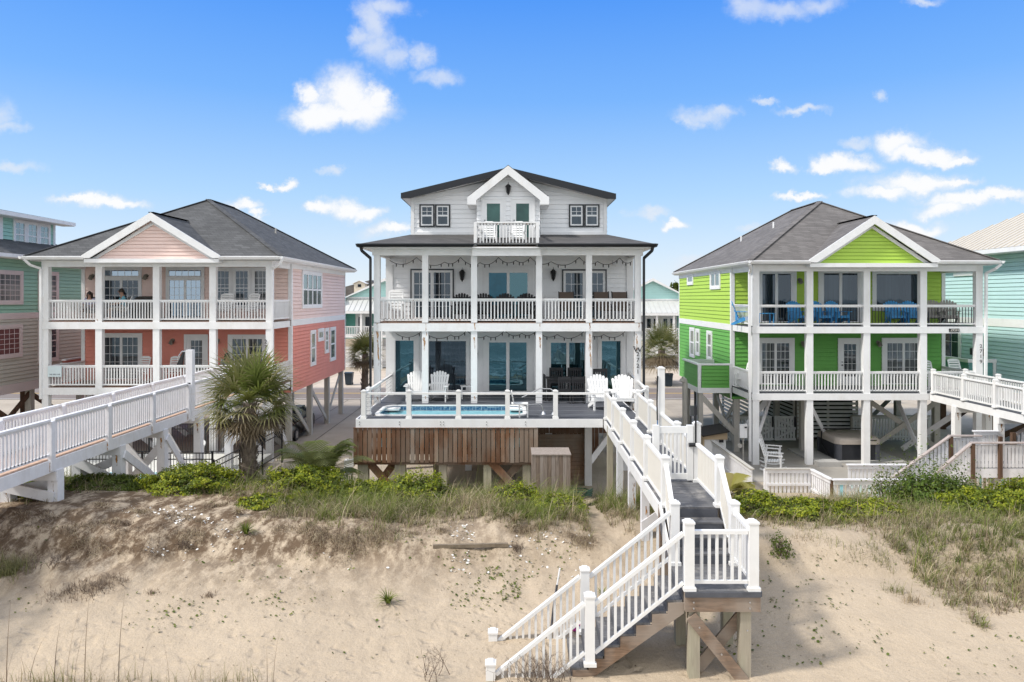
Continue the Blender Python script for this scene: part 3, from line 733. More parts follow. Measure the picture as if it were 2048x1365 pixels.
# ------------------------------------------------------------------ coral house
LX = [PX(p, 32) for p in (90, 197, 312, 425, 538)]
hL = porch_house(dict(label='coral and pale pink two-storey beach house with a grey hip roof and white porches', Yp=32, Yw=34.6, Yb=45.7, xl=-21.22, xr=-10.92,
    f1=3.45, f2=6.45, ze=9.4, zr=12.74, ex0=-21.95, ex1=-10.38, ey0=31.45, ey1=46.3, exp=.185, lower=CORAL, upper=PINK, trimm=TRIM, roof=SHING,
    gable=(-19.15, -13.2, 11.32), gmat=PINK, pw=.3, posts=LX, deckm=BROWNDECK, beam=.36, ground=-.1, rh=.98, sp=(.128, .128), bw=(.042, .042), bal=(WHITE, WHITE),
    low0=2.83, pile_y=(34.8, 38.4, 42, 45.4), pile_x=(-21.0, -17.6, -14.3, -11.1), pilem=GREYPILE,
    rust2=((1, 6.55, .12, .08, -.05), (3, 6.4, .1, .06, 0)), rust1=((0, 6.3, .2, .1, 0), (4, 5.0, 1.6, .17, -.03))))
yw = 34.6
for x0, x1 in ((202, 285), (332, 410)):                       # upper sliders with transoms
    a, b = PX(x0+5.5, yw), PX(x1-5.5, yw)
    window(hL, 'y', yw, -1, a, b, 6.5, 8.44, .12, .06, 2, (3, 5), pane=GDARK if x0 < 300 else GSKY, name='sliding_door')
    window(hL, 'y', yw, -1, a, b, 8.57, 8.92, .12, .04, 1, (5, 0), pane=GSKY, name='transom')
for x0, x1 in ((433, 459.6), (471, 497.5), (509, 535)):
    window(hL, 'y', yw, -1, PX(x0, yw), PX(x1, yw), 7.13, 8.87, .15, .035, 1, (3, 5), .5, pane=GDARK if x0 < 500 else GCURT)
window(hL, 'y', yw, -1, PX(208, yw), PX(279, yw), 3.5, 5.62, .16, .06, 2, (3, 5), pane=GCURT, name='sliding_door')
window(hL, 'y', yw, -1, PX(463, yw), PX(527, yw), 3.5, 5.55, .16, .06, 2, (3, 5), pane=GCURT, name='sliding_door')
def glazed_door(parent, yw, x0, x1, f, top, g0, g1, gz0, gz1, mat=TRIM, pane=GCURT, grid=(3, 5), casing=.12):
    mb = MB()
    mb.box(x0-casing, x0, yw-.075, yw, f, top+casing); mb.box(x1, x1+casing, yw-.075, yw, f, top+casing); mb.box(x0, x1, yw-.075, yw, top, top+casing)
    for a, b, c_, d in ((x0, g0, f+.02, top), (g1, x1, f+.02, top), (g0, g1, f+.02, gz0), (g0, g1, gz1, top)): mb.box(a, b, yw-.055, yw, c_, d)
    for i in range(1, grid[0]): x = g0+(g1-g0)*i/grid[0]; mb.box(x-.009, x+.009, yw-.05, yw-.03, gz0, gz1)
    for i in range(1, grid[1]): z = gz0+(gz1-gz0)*i/grid[1]; mb.box(g0, g1, yw-.0505, yw-.03, z-.009, z+.009)
    d = mb.build('door', mat, parent)
    pm = MB(); pm.box(g0, g1, yw-.04, yw, gz0, gz1); pm.build('pane', pane, d)
    hm = MB(); hm.cyl((x0+.07, yw-.05, f+1.0), (x0+.07, yw-.12, f+1.0), .03, .035, 8); hm.cyl((x0+.07, yw-.05, f+1.15), (x0+.07, yw-.09, f+1.15), .025, .025, 8); hm.build('handle', BLACK, d)
glazed_door(hL, yw, PX(374, yw), PX(412, yw), 3.45, 5.6, PX(383, yw), PX(405, yw), 3.95, 5.42)
for px, py, f in ((185.6, 553, 1), (293.6, 553, 1), (346, 682, 1), (436, 682, 1)): lantern(hL, PX(px, yw), yw, PZ(py, yw), 1.1, 'barn')
xr = -10.92
for y0, y1, z0, z1, n, s in ((36.35, 40.0, 7.1, 8.82, 4, .5), (37.85, 38.75, 3.95, 5.62, 1, .5), (39.3, 40.4, 5.2, 5.65, 1, None), (40.75, 41.5, 4.42, 5.62, 1, .5), (41.9, 43.1, 3.85, 5.62, 1, .5)):
    window(hL, 'x', xr, 1, y0+.08, y1-.08, z0, z1, .14, .07, n, (0, 0), s, pane=GPALE, muntin=.03)
downspout(hL, [(-10.3, 31.4, 9.25), (-10.45, 31.5, 9.0), (-10.95, 31.95, 8.85), (-10.95, 31.95, 2.9)])
downspout(hL, [(-21.9, 31.4, 9.25), (-21.75, 31.6, 9.0), (-21.5, 31.95, 8.85), (-21.5, 31.95, 2.9)])
text(hL, '2723', PX(531.5, 32), 31.985, PZ(684, 32), .26, BLACK, 'house_number', vertical=True)
sg = MB(); sg.box(PX(96, 31.95), PX(123, 31.95), 31.93, 31.97, PZ(754, 31.95), PZ(733, 31.95)); sgn = sg.build('notice_board', M('pale_sign_board', (.66, .76, .78), .5, .05, 2), hL)
text(sgn, '910 278 1140', PX(109.5, 31.93), 31.925, PZ(749.5, 31.93), .088, M('grey_lettering', (.22, .24, .27)), 'lettering')
bl = []
for y in (34.9, 38.2): bl += [((-21, y-.2, .1), (-17.7, y-.2, 2.7)), ((-17.6, y-.25, .1), (-21, y-.25, 2.7))]
bl += [((-11.1, 38.5, 2.6), (-11.1, 41.9, .3)), ((-11.15, 45.3, 2.6), (-11.15, 42.1, .3)), ((-11.1, 34.9, 2.5), (-11.1, 38.3, .2)), ((-14.3, 34.7, 2.7), (-11.2, 34.7, .1)), ((-11.1, 34.65, 2.7), (-14.2, 34.65, .1))]
braces(hL, bl[4:], mat=GREYPILE); braces(hL, bl[:4], mat=OLDWHITE)
braces(hL, [((LX[3]+.1, 32.2, .1), (LX[4]-.1, 32.2, 2.7)), ((LX[4]-.1, 32.27, .1), (LX[3]+.1, 32.27, 2.7)), ((LX[4], 32.3, 2.6), (-11.1, 34.5, .3))], h=.27)
# low coral screen on the far side stair, seen through the porch
sc = MB(); siding(sc, [(35.2, 2.95), (38.6, 2.95), (38.6, 4.35), (35.2, 4.35)], 'x', -22.6, -1, .17); siding(sc, [(-22.6, 2.95), (-21.22, 2.95), (-21.22, 4.1), (-22.6, 4.1)], 'y', 35.2, -1, .17)
sc.build('stair_screen', CORAL, hL)
sc = MB(); sc.box(-22.68, -21.25, 35.1, 35.28, 4.1, 4.25); sc.box(-22.7, -22.5, 35.28, 38.7, 4.35, 4.42); sc.build('screen_cap', TRIM, hL)

# ------------------------------------------------------------------ green cottage
GXP = [PX(p, 31.4) for p in (1512, 1620, 1734, 1847.5, 1959)]
hG = porch_house(dict(label='bright green and lime two-storey beach house with a brownish grey hip roof', Yp=31.4, Yw=34, Yb=44.6, xl=10.67, xr=20.98,
    f1=3.26, f2=6.26, ze=9.17, zr=12.5, ex0=10.5-.02, ex1=21.45, ey0=30.8, ey1=45.3, exp=.20, lower=GREEN, upper=LIME, trimm=TRIM, roof=SHING2,
    gable=(13.15, 18.65, 11.1), gmat=LIME, pw=.3, posts=GXP, deckm=DECK, beam=.33, ground=-.15, rh=.95, sp=(.135, .135), bw=(.045, .02), bal=(WHITE, BLACK),
    low0=2.6, pile_y=(34.2, 37.6, 41, 44.3), pile_x=(10.95, 14.2, 17.4, 20.7), pilem=GREYPILE, norail=()))
yw = 34.0
window(hG, 'y', yw, -1, PX(1521, yw), PX(1584, yw), 6.32, 8.75, .2, .07, 2, (0, 0), pane=GDARK, name='sliding_door')
window(hG, 'y', yw, -1, PX(1644, yw), PX(1717, yw), 6.32, 8.78, .2, .07, 2, (0, 0), pane=GDARK, name='sliding_door')
window(hG, 'y', yw, -1, PX(1750, yw), PX(1845, yw), 7.05, 8.72, .16, .05, 1, (0, 0), pane=GDARK)
window(hG, 'y', yw, -1, PX(1521, yw), PX(1580, yw), 3.32, 5.38, .2, .06, 2, (3, 5), pane=GCURT, name='sliding_door')
window(hG, 'y', yw, -1, PX(1771, yw), PX(1841, yw), 3.32, 5.38, .2, .06, 2, (3, 5), pane=GCURT, name='sliding_door')
glazed_door(hG, yw, PX(1680, yw), PX(1718, yw), 3.26, 5.45, PX(1687, yw), PX(1711, yw), 3.7, 5.28)
for px, py in ((1605, 687), (1755.5, 686), (1598.7, 561)): lantern(hG, PX(px, yw), yw, PZ(py, yw), 1.1, 'barn')
xl = 10.67
for y0, y1, z0, z1, n, s in ((41.1, 42.4, 8.42, 8.86, 1, None), (35.75, 37.5, 8.1, 8.9, 2, None), (40.75, 41.8, 4.15, 5.65, 1, .5), (39.65, 40.45, 4.35, 5.62, 1, .5), (37.2, 38.15, 4.3, 5.62, 1, .5)):
    window(hG, 'x', xl, -1, y0+.1, y1-.1, z0, z1, .13, .07, n, (0, 0), s, pane=GPALE, muntin=.03)
downspout(hG, [(10.45, 30.75, 9.0), (10.55, 30.9, 8.8), (10.62, 31.3, 8.62), (10.66, 31.36, .2)])
downspout(hG, [(21.5, 30.75, 9.0), (21.35, 30.9, 8.8), (21.2, 31.3, 8.62), (21.2, 31.36, .2)])
text(hG, '2719', PX(1961, 31.4), 31.37, PZ(693, 31.4), .235, M('dark_grey_numerals', (.06, .06, .065)), 'house_number', vertical=True)
zi = MB(); zx, zz = PX(1908, 31.36), PZ(661, 31.36); zi.box(zx-.22, zx+.22, 31.32, 31.368, zz-.075, zz+.075); zp = zi.build('name_plaque', BLACK, hG)
text(zp, 'ZION', zx, 31.315, zz, .15, M('plaque_lettering', (.62, .6, .56)), 'lettering')
for vx, vy in ((13.1, 40.0), (13.9, 37.2)):
    vz = 9.17+.607*(vx-10.48); mb = MB(); mb.cyl((vx, vy, vz-.05), (vx, vy, vz+.3), .05, .05, 8); mb.build('roof_vent', TRIM, hG)
mb = MB(); vz = 9.4+.58*3.1; mb.cyl((-13.5, 40, vz-.05), (-13.5, 40, vz+.3), .05, .05, 8); mb.build('roof_vent', GREYPILE, hL)
# green boarded landing screen on the near side
sc = MB(); siding(sc, [(34.06, 3.15), (36.8, 3.15), (36.8, 4.25), (34.06, 4.25)], 'x', 9.08, -1, .18)
siding(sc, [(9.2, 3.15), (10.55, 3.15), (10.55, 4.25), (9.2, 4.25)], 'y', 34.0, -1, .18); sc.build('landing_screen', GREEN, hG)
sc = MB(); sc.box(8.98, 10.6, 33.93, 34.1, 4.25, 4.33); sc.box(8.98, 9.14, 34.1, 36.9, 4.25, 4.33); sc.box(9.03, 10.6, 33.95, 34.05, 2.9, 3.15); sc.box(9.03, 9.12, 34.05, 36.8, 2.9, 3.15)
sc.box(9.03, 9.16, 33.94, 34.06, 3.15, 4.25); sc.box(10.55, 10.66, 33.94, 34.06, 3.15, 4.25); sc.box(9.14, 10.6, 36.7, 36.8, 2.95, 4.3); sc.build('screen_trim', TRIM, hG)
sc = MB(); sc.box(9.1, 10.64, 34.06, 36.7, 3.0, 3.1); sc.build('side_landing', DECK, hG)
for x, y in ((9.2, 34.15), (9.2, 36.6)):
    mb = MB(); mb.cbox(x, y, -.2, .2, .2, 3.1); mb.build('piling', GREYPILE, hG)
braces(hG, [((9.25, 34.1, 2.7), (10.9, 34.1, .9)), ((10.95, 34.3, 2.4), (10.95, 37.5, .2)), ((10.95, 37.5, 2.4), (10.95, 34.3, .2)), ((14.2, 37.4, 2.5), (10.95, 37.4, .2)), ((17.4, 34.1, 2.5), (20.7, 34.1, .2)), ((20.7, 34.02, 2.5), (17.4, 34.02, .2)),
            ((17.4, 41, 2.5), (20.7, 41, .2)), ((20.7, 37.6, 2.5), (20.7, 41, .2))], mat=GREYPILE)
braces(hG, [((GXP[0]+.1, 31.6, 1.1), (12.35, 33.3, 2.9)), ((GXP[1]+.1, 31.65, 2.7), (15.3, 34.0, .75)), ((12.3, 33.4, 2.8), (10.95, 34.3, .6)), ((GXP[3]+.1, 31.7, .3), (18.6, 33.9, 2.7)), ((GXP[4]-.1, 31.7, 2.8), (18.9, 33.9, .2))], mat=OLDWHITE)

# ------------------------------------------------------------------ white house in the middle
hW = thing('beach_house', 'three-storey white beach house with black roof edges and a raised pool deck', 'house', (-.1, 27.7, 0))
Yp, Yw, Yb, f1, f2 = 27.7, 30.3, 41.0, 3.35, 6.55
CXP = [-5.35, -3.44, -1.5, 1.07, 3.05, 4.99]
bl_, br_ = -5.45, 5.25
wl = MB()
siding(wl, [(bl_, f1), (br_, f1), (br_, 9.35), (bl_, 9.35)], 'y', Yw, -1, .2, t=.02, gap=.007)
for x, s in ((bl_, -1), (br_, 1)): siding(wl, [(Yw, 2.7), (Yb, 2.7), (Yb, 9.4), (Yw, 9.4)], 'x', x, s, .2, t=.02, gap=.007)
siding(wl, [(bl_, 2.7), (br_, 2.7), (br_, 9.4), (bl_, 9.4)], 'y', Yb, 1, .2, t=.02, gap=.007)
wl.box(bl_+.03, br_-.03, Yw+.03, Yb-.03, 2.7, 2.8)
wl.build('wall', WSIDE, hW)
tw = MB(); t0, t1 = -4.37, 4.1; pk = -.17
siding(tw, [(t0, 10.15), (t1, 10.15), (t1, 11.82), (pk, 12.76), (t0, 11.82)], 'y', Yw, -1, .2, t=.02, gap=.007)
for x, s in ((t0, -1), (t1, 1)): siding(tw, [(Yw, 10.15), (Yb-1, 10.15), (Yb-1, 11.82), (Yw, 11.82)], 'x', x, s, .2, t=.02, gap=.007)
siding(tw, [(t0, 10.15), (t1, 10.15), (t1, 11.82), (pk, 12.76), (t0, 11.82)], 'y', Yb-1, 1, .2, t=.02, gap=.007)
tw.build('attic_wall', WSIDE, hW)
tr = MB()
for x in (t0, t1-.14): tr.box(x, x+.14, Yw-.06, Yw-.005, 10.2, 11.86)
for a, b in ((bl_, bl_+.3), (br_-.3, br_)): tr.box(a, b, Yw-.065, Yw-.005, f1, 9.3)
tr.prism([(t0+.14, 11.62), (pk, 12.55), (t1-.14, 11.62), (t1-.14, 11.82), (pk, 12.76), (t0+.14, 11.82)], 'y', Yw-.055, Yw-.006)
tr.box(t0+.14, t1-.14, Yw-.055, Yw-.006, 10.22, 10.36)
tr.box(bl_+.3, br_-.3, Yw-.05, Yw-.006, 5.82, 6.1)
tr.build('wall_trim', TRIM, hW)
# upper roof: low gable facing the sea
rf = MB(); e0, e1, yr0, yr1 = -4.67, 4.37, 29.7, 40.6
for x, zz in ((e0, 11.95), (e1, 11.92)):
    rf.add([(x, yr0, zz), (pk, yr0, 13.03), (pk, yr1, 13.03), (x, yr1, zz)], [(0, 1, 2, 3)])
    rf.add([(x, yr0+.02, zz-.2), (pk, yr0+.02, 12.8), (pk, yr1, 12.8), (x, yr1, zz-.2)], [(0, 1, 2, 3)], 1)
rf.build('roof', [SHINGB, WHITE], hW, recalc=False)
fa = MB()
fa.prism([(e0, 11.74), (e0, 11.97), (pk, 13.05), (e1, 11.94), (e1, 11.71), (e1-.35, 11.71), (pk, 12.79), (e0+.35, 11.74)], 'y', yr0-.05, yr0)
fa.box(e0-.04, e0, yr0-.05, yr1, 11.74, 11.97); fa.box(e1, e1+.04, yr0-.05, yr1, 11.71, 11.94)
fa.build('roof_edge', BLACKTRIM, hW)
# skirt roof between the second and third storeys
sk = MB(); a0, a1, ya, z0, z1 = -5.94, 5.54, 27.2, 9.62, 10.26
for q in ([(a0, ya, z0), (a1, ya, z0), (t1, Yw, z1), (t0, Yw, z1)], [(a0, ya, z0), (t0, Yw, z1), (t0, Yb-1, z1), (a0, Yb+.5, z0)], [(a1, ya, z0), (t1, Yw, z1), (t1, Yb-1, z1), (a1, Yb+.5, z0)],
          [(a0, Yb+.5, z0), (a1, Yb+.5, z0), (t1, Yb-1, z1), (t0, Yb-1, z1)]):
    sk.add(q, [(0, 1, 2, 3)])
sk.build('skirt_roof', SHINGB, hW, recalc=False)
for a, b in ((a0, -1.52), (1.0, a1)): gt = MB(); gt.prism([(ya-.02, z0), (ya-.02, z0-.13), (ya-.09, z0-.13), (ya-.14, z0-.04), (ya-.14, z0)], 'x', a-.05 if a < -2 else a, b+.05 if b > 2 else b); gt.build('gutter', BLACKTRIM, hW)
for x, s in ((a0, -1), (a1, 1)): gt = MB(); gt.prism([(x+s*.0, z0-.004), (x, z0-.13), (x+s*.08, z0-.13), (x+s*.12, z0-.04), (x+s*.12, z0-.004)], 'y', ya-.1, Yb+.5); gt.build('gutter', BLACKTRIM, hW)
sf = MB(); sf.box(a0+.01, a1-.01, ya, Yb+.4, z0-.17, z0-.12); sf.build('soffit', WHITE, hW)
hb = MB(); hb.box(CXP[0]-.18, CXP[-1]+.18, Yp-.02, Yp+.22, 9.2, 9.45)
for x in (bl_+.02, br_-.22): hb.box(x, x+.2, Yp+.22, Yw-.07, 9.2, 9.45)
hb.build('porch_header', WHITE, hW)
posts(hW, CXP, Yp, Yp+.22, f2-.02, 9.2, .24, WHITE, 'porch_post', ((1, 8.95, .12, .06, .02),))
posts(hW, CXP, Yp+.001, Yp+.22, 3.335, 6.19, .245, WHITE, 'porch_post', ((0, 6.19, 1.5, .13, .03), (1, 5.95, .55, .1, -.04), (1, 6.15, .15, .05, .06), (2, 5.95, .45, .07, .0), (3, 5.97, .45, .1, .02), (4, 6.1, 1.35, .13, .03), (5, 6.1, .75, .1, -.07), (0, 3.6, .16, .12, .03), (1, 3.62, .12, .07, .02), (2, 3.62, .12, .07, .02), (4, 3.6, .22, .06, .02)))
d2 = MB(); d2.box(bl_+.02, br_-.02, Yp+.03, Yw, f2-.06, f2-.005); d2.build('porch_deck', BROWNDECK, hW)
b2 = MB(); b2.box(CXP[0]-.13, CXP[-1]+.13, Yp-.035, Yp+.03, 6.19, f2-.04)
for i in range(14): b2.box(bl_+.1+i*.8, bl_+.15+i*.8, Yp+.03, Yw-.07, 6.28, f2-.065)
for x in (bl_+.02, br_-.08): b2.box(x, x+.06, Yp+.03, Yw-.07, 6.19, f2-.07)
for i, x in enumerate(CXP):
    rust_marks(b2, x+.02, Yp-.0385, 6.52, .3, .06, 1)
b2.build('porch_beam', [WHITE, RUST], hW)
for i, (x0, x1) in enumerate(zip(CXP[:-1], CXP[1:])):
    rb = MB(); railing(rb, (x0+.12, Yp+.1, f2), (x1-.12, Yp+.1, f2), .94, .132, .045)
    for q in range(9):
        xx = random.uniform(x0+.15, x1-.15); rust_marks(rb, xx, Yp+.07, f2+random.choice((.12, .12, .93)), .07, .05)
    rb.build('railing', [WHITE, RUST], hW)
for x in (bl_+.1, br_-.1):
    rb = MB(); railing(rb, (x, Yp+.25, f2), (x, Yw-.1, f2), .94, .132, .045); rb.build('railing', WHITE, hW)
# doors and windows
window(hW, 'y', Yw, -1, -4.3, -2.6, 6.6, 8.68, .03, .07, 2, (3, 4), edge=True, pane=GDARK, name='sliding_door')
window(hW, 'y', Yw, -1, 2.25, 4.0, 6.6, 8.66, .03, .07, 2, (3, 4), edge=True, pane=GDARK, name='sliding_door')
dw = window(hW, 'y', Yw, -1, -1.06, .73, 6.6, 8.66, .22, .06, 2, pane=[GBLUE, GTINT], name='sliding_door')
window(hW, 'y', Yw, -1, -5.06, -4.22, 3.42, 5.7, .2, .03, 1, pane=GTINT)
window(hW, 'y', Yw, -1, -3.62, -1.96, 3.5, 5.68, .1, .03, 1, pane=GDARK)
window(hW, 'y', Yw, -1, -1.06, .7, 3.42, 5.66, .2, .07, 2, pane=GTINT, name='sliding_door')
window(hW, 'y', Yw, -1, 1.62, 3.2, 3.42, 5.64, .12, .06, 2, pane=GTINT, name='sliding_door')
window(hW, 'y', Yw, -1, 3.85, 4.72, 3.45, 5.68, .14, .03, 1, pane=GTINT)
for a in (-3.99, -3.31, 2.47, 3.14):
    window(hW, 'y', Yw, -1, a+.05, a+.58, 10.64, 11.5, .0, .06, 1, (0, 0), .5, edge=True, pane=GDARK)
    mb = MB(); mb.box(a+.305, a+.325, Yw-.055, Yw-.04, 11.07, 11.45); mb.box(a+.11, a+.52, Yw-.0555, Yw-.04, 11.24, 11.26); mb.build('muntins', TRIM, hW)
for px, py in ((925, 550), (1106, 549)): lantern(hW, PX(px, Yw), Yw-.03, PZ(py, Yw), 1.05)
lantern(hW, PX(951, Yw), Yw-.03, PZ(710, Yw), .8)
for px, py in ((797, 524), (1240, 526)):
    mb = MB(); x, z = PX(px, 29.6), PZ(py, 29.6); mb.box(x-.3, x+.3, 29.5, 29.8, z-.1, z+.12); mb.box(x-.22, x+.22, 29.45, 29.5, z-.14, z+.02); mb.build('porch_heater', M_SPK if False else OLDWHITE, hW)
# dormer with two doors and its balcony
yd = 29.25
dm = MB(); siding(dm, [(-1.48, 9.55), (1.17, 9.55), (1.17, 11.75), (-.16, 12.85), (-1.48, 11.75)], 'y', yd, -1, .2, t=.02, gap=.007)
for x, s in ((-1.48, -1), (1.17, 1)): siding(dm, [(yd, 9.6), (Yw-.04, 9.6), (Yw-.04, 11.7), (yd, 11.7)], 'x', x, s, .2, t=.02, gap=.007)
dmo = dm.build('dormer_wall', WSIDE, hW)
dr = MB()
for x, sgn_ in ((-1.8, -1), (1.49, 1)):
    dr.add([(x, 28.86, 11.72), (-.16, 28.86, 13.0), (-.16, 33.5, 13.0), (x, 31.2, 11.72)], [(0, 1, 2, 3)])
    dr.add([(x-sgn_*.02, 28.9, 11.62), (-.16, 28.9, 12.9), (-.16, 31, 12.9), (x-sgn_*.02, 31, 11.62)], [(0, 1, 2, 3)], 1)
dr.build('dormer_roof', [SHINGB, WHITE], hW, recalc=False)
bb = MB(); bb.prism([(-1.84, 11.36), (-1.84, 11.66), (-.16, 12.97), (1.53, 11.66), (1.53, 11.36), (1.15, 11.36), (1.15, 11.55), (-.16, 12.6), (-1.47, 11.55), (-1.47, 11.36)], 'y', 28.82, 28.88)
for x0, x1 in ((-1.84, -1.47), (1.15, 1.53)): bb.box(x0, x1, 28.88, Yw-.06, 11.34, 11.38)
bb.build('barge_boards', WHITE, hW)
for g0, g1, x0, x1 in ((-1.05, -.5, -1.2, -.34), (.17, .71, .02, .88)):
    glazed_door(hW, yd, x0, x1, 9.6, 11.62, g0, g1, 9.85, 11.45, pane=GGREEN, grid=(1, 1), casing=.08)
lantern(hW, PX(1016.5, yd), yd-.03, PZ(379, yd), .95)
bc = MB(); bc.box(-1.54, 1.1, 27.42, yd, 9.47, 9.55); bc.build('balcony_floor', BROWNDECK, hW)
bc = MB(); bc.box(-1.56, 1.12, 27.38, 27.44, 9.16, 9.5)
for i in range(7): bc.box(-1.5+i*.42, -1.44+i*.42, 27.44, 29.2, 9.22, 9.47)
bc.build('balcony_beam', WHITE, hW)
for x in (-1.44, 1.0):
    mb = MB(); mb.box(x-.06, x+.06, 27.46, 27.58, 9.5, 10.5); mb.build('balcony_post', WHITE, hW)
for a, b in (((-1.38, 27.52, 9.55), (.94, 27.52, 9.55)), ((-1.44, 27.6, 9.55), (-1.44, yd-.05, 9.55)), ((1.0, 27.6, 9.55), (1.0, yd-.05, 9.55))):
    rb = MB(); railing(rb, a, b, .95, .125, .04)
    if a[1] == b[1]:
        for q in range(12): rust_marks(rb, random.uniform(-1.3, .9), 27.49, 9.55+random.choice((.1, .1, .93)), .08, .06)
    rb.build('railing', [WHITE, RUST], hW)
# black downspouts at both corners
for s, xe, xp in ((-1, -5.96, -5.58), (1, 5.56, 5.2)):
    downspout(hW, [(xe-s*.1, 27.15, 9.5), (xe-s*.12, 27.2, 9.35), (xp, 27.6, 9.08), (xp, 27.62, 3.3)], .045, BLACKTRIM)
text(hW, '2721', PX(1275.5, Yp), Yp-.012, PZ(709, Yp), .235, BLACK, 'house_number', vertical=True)
wb = MB(); wx, wz = PX(1276, Yp), PZ(698, Yp)
for a, b in (((-.17, .09), (-.09, -.11)), ((-.09, -.11), (0, .05)), ((0, .05), (.07, -.11)), ((.07, -.11), (.17, .12))):
    wb.bar((wx+a[0], Yp-.012, wz+a[1]), (wx+b[0], Yp-.012, wz+b[1]), .02, .035 if a[1] > b[1] else .018)
wb.box(wx-.2, wx-.12, Yp-.022, Yp-.002, wz+.08, wz+.1); wb.build('door_letter', BLACK, hW)
for y in (30.6, 34, 37.5, 40.7):
    for x in (-5.2, -1.9, 1.6, 5.0):
        mb = MB(); mb.cbox(x, y, -.2, .28, .28, 2.9); mb.build('piling', GREYPILE if y > 31 else WHITE, hW)

mb = MB(); x = PX(1176, 27.8); mb.box(x-.14, x+.14, 27.66, 27.94, -.2, 3.05); mb.build('piling', WHITE, hW)
braces(hW, [((x+.1, 27.85, 1.0), (x+1.1, 28.3, 2.2)), ((x+1.1, 28.35, 2.2), (x+2.2, 30.5, 1.2))], mat=WHITE)
# ------------------------------------------------------------------ raised pool deck of the white house
ZD = 3.35; DX0, DX1, DY = -5.33, 3.12, 24.1
def wxl(Y): return 3.05+(Y-13.9)*.0186           # left rail line of the walkway, which runs very slightly askew
WWD = 1.08
dk = thing('raised_deck', 'white edged grey deck with an inset pool in front of the white house', 'deck', (0, 24.1, 0))
px0, px1, py0, py1 = -4.9, .5, 24.72, 27.14
bd = MB()
for i in range(44):
    y = DY+.01+i*.142; y2 = y+.136
    if y2 > 30.28: break
    xe = wxl(24)+WWD+.12
    if y2 > py0-.02 and y < py1+.02:
        bd.box(DX0, px0-.02, y, y2, ZD-.03, ZD); bd.box(px1+.02, xe, y, y2, ZD-.03, ZD)
    else: bd.box(DX0, xe, y, y2, ZD-.03, ZD)
bd.build('deck_boards', DECK, dk)
fb = MB(); fb.box(DX0-.04, DX1, DY-.05, DY, ZD-.29, ZD-.004); fb.box(DX0-.05, DX0, DY, 30.2, ZD-.29, ZD-.004)
fb.box(wxl(24)+WWD+.12, wxl(24)+WWD+.17, DY, 30.2, ZD-.29, ZD-.004)
for i in range(8): fb.box(DX0+.02, wxl(24)+1.1, DY+.35+i*.78, DY+.4+i*.78, ZD-.28, ZD-.034) if not (py0-.1 < DY+.35+i*.78 < py1+.1) else fb.box(px1+.1, wxl(24)+1.1, DY+.35+i*.78, DY+.4+i*.78, ZD-.28, ZD-.034)
fb.build('rim_beam', WHITE, dk)
bo = MB()
for px, n in ((719, 1), (799, 1), (881, 1), (887, 1), (973, 1), (1051, 1)):
    for dz in (-.10, -.19): x = PX(px, DY-.05); bo.cyl((x, DY-.05, ZD+dz), (x, DY-.065, ZD+dz), .02, .02, 7)
bo.build('bolts', M('galvanised_bolt', (.3, .3, .3), .5), dk)
def vpost(parent, x, y, z, h=1.0, w=.15, name='post', mat=VINYL, skirt=True):
    mb = MB(); mb.box(x-w/2, x+w/2, y-w/2, y+w/2, z, z+h)
    mb.box(x-w/2-.012, x+w/2+.012, y-w/2-.012, y+w/2+.012, z+h, z+h+.03)
    mb.prism([(x-w/2, z+h+.03), (x+w/2, z+h+.03), (x+w/4, z+h+.06), (x-w/4, z+h+.06)], 'y', y-w/2+.012, y+w/2-.012)
    if skirt: mb.box(x-w/2-.025, x+w/2+.025, y-w/2-.025, y+w/2+.025, z, z+.06)
    return mb.build(name, mat, parent)
dpx = [PX(p, DY+.08) for p in (727.5, 818, 917, 1015, 1111)]; dpx.append(wxl(24))
for x in dpx[:-1]: vpost(dk, x, DY+.08, ZD, .93, .155)
lx = dpx[0]
vpost(dk, lx, 25.0, ZD, .93, .155); vpost(dk, lx-.05, 30.1, ZD, .93, .13)
def cable_rail(parent, a, b, h=.9):
    a, b = Vector(a), Vector(b); mb = MB(); up = Vector((0, 0, 1))
    mb.bar(a+up*(h-.04), b+up*(h-.04), .09, .07); mb.build('top_rail', VINYL, parent)
    cb = MB()
    for k in range(5): cb.cyl(a+up*(.12+k*.15), b+up*(.12+k*.15), .0065, .0065, 5)
    cb.build('cables', CABLE, parent)
for a, b in zip(dpx[:-1], dpx[1:]): cable_rail(dk, (a+.075, DY+.08, ZD), (b-.075, DY+.08, ZD))
cable_rail(dk, (lx, DY+.15, ZD), (lx, 24.93, ZD)); cable_rail(dk, (lx, 25.08, ZD), (lx-.05, 30.03, ZD))
rx = wxl(24)+WWD
vpost(dk, rx+.55, 25.3, ZD, .93, .13); vpost(dk, 5.1, 30.1, ZD, .93, .13)
cable_rail(dk, (rx+.55, 25.37, ZD), (5.1, 30.03, ZD)); cable_rail(dk, (rx+.05, DY+.1, ZD), (rx+.5, 25.3, ZD))
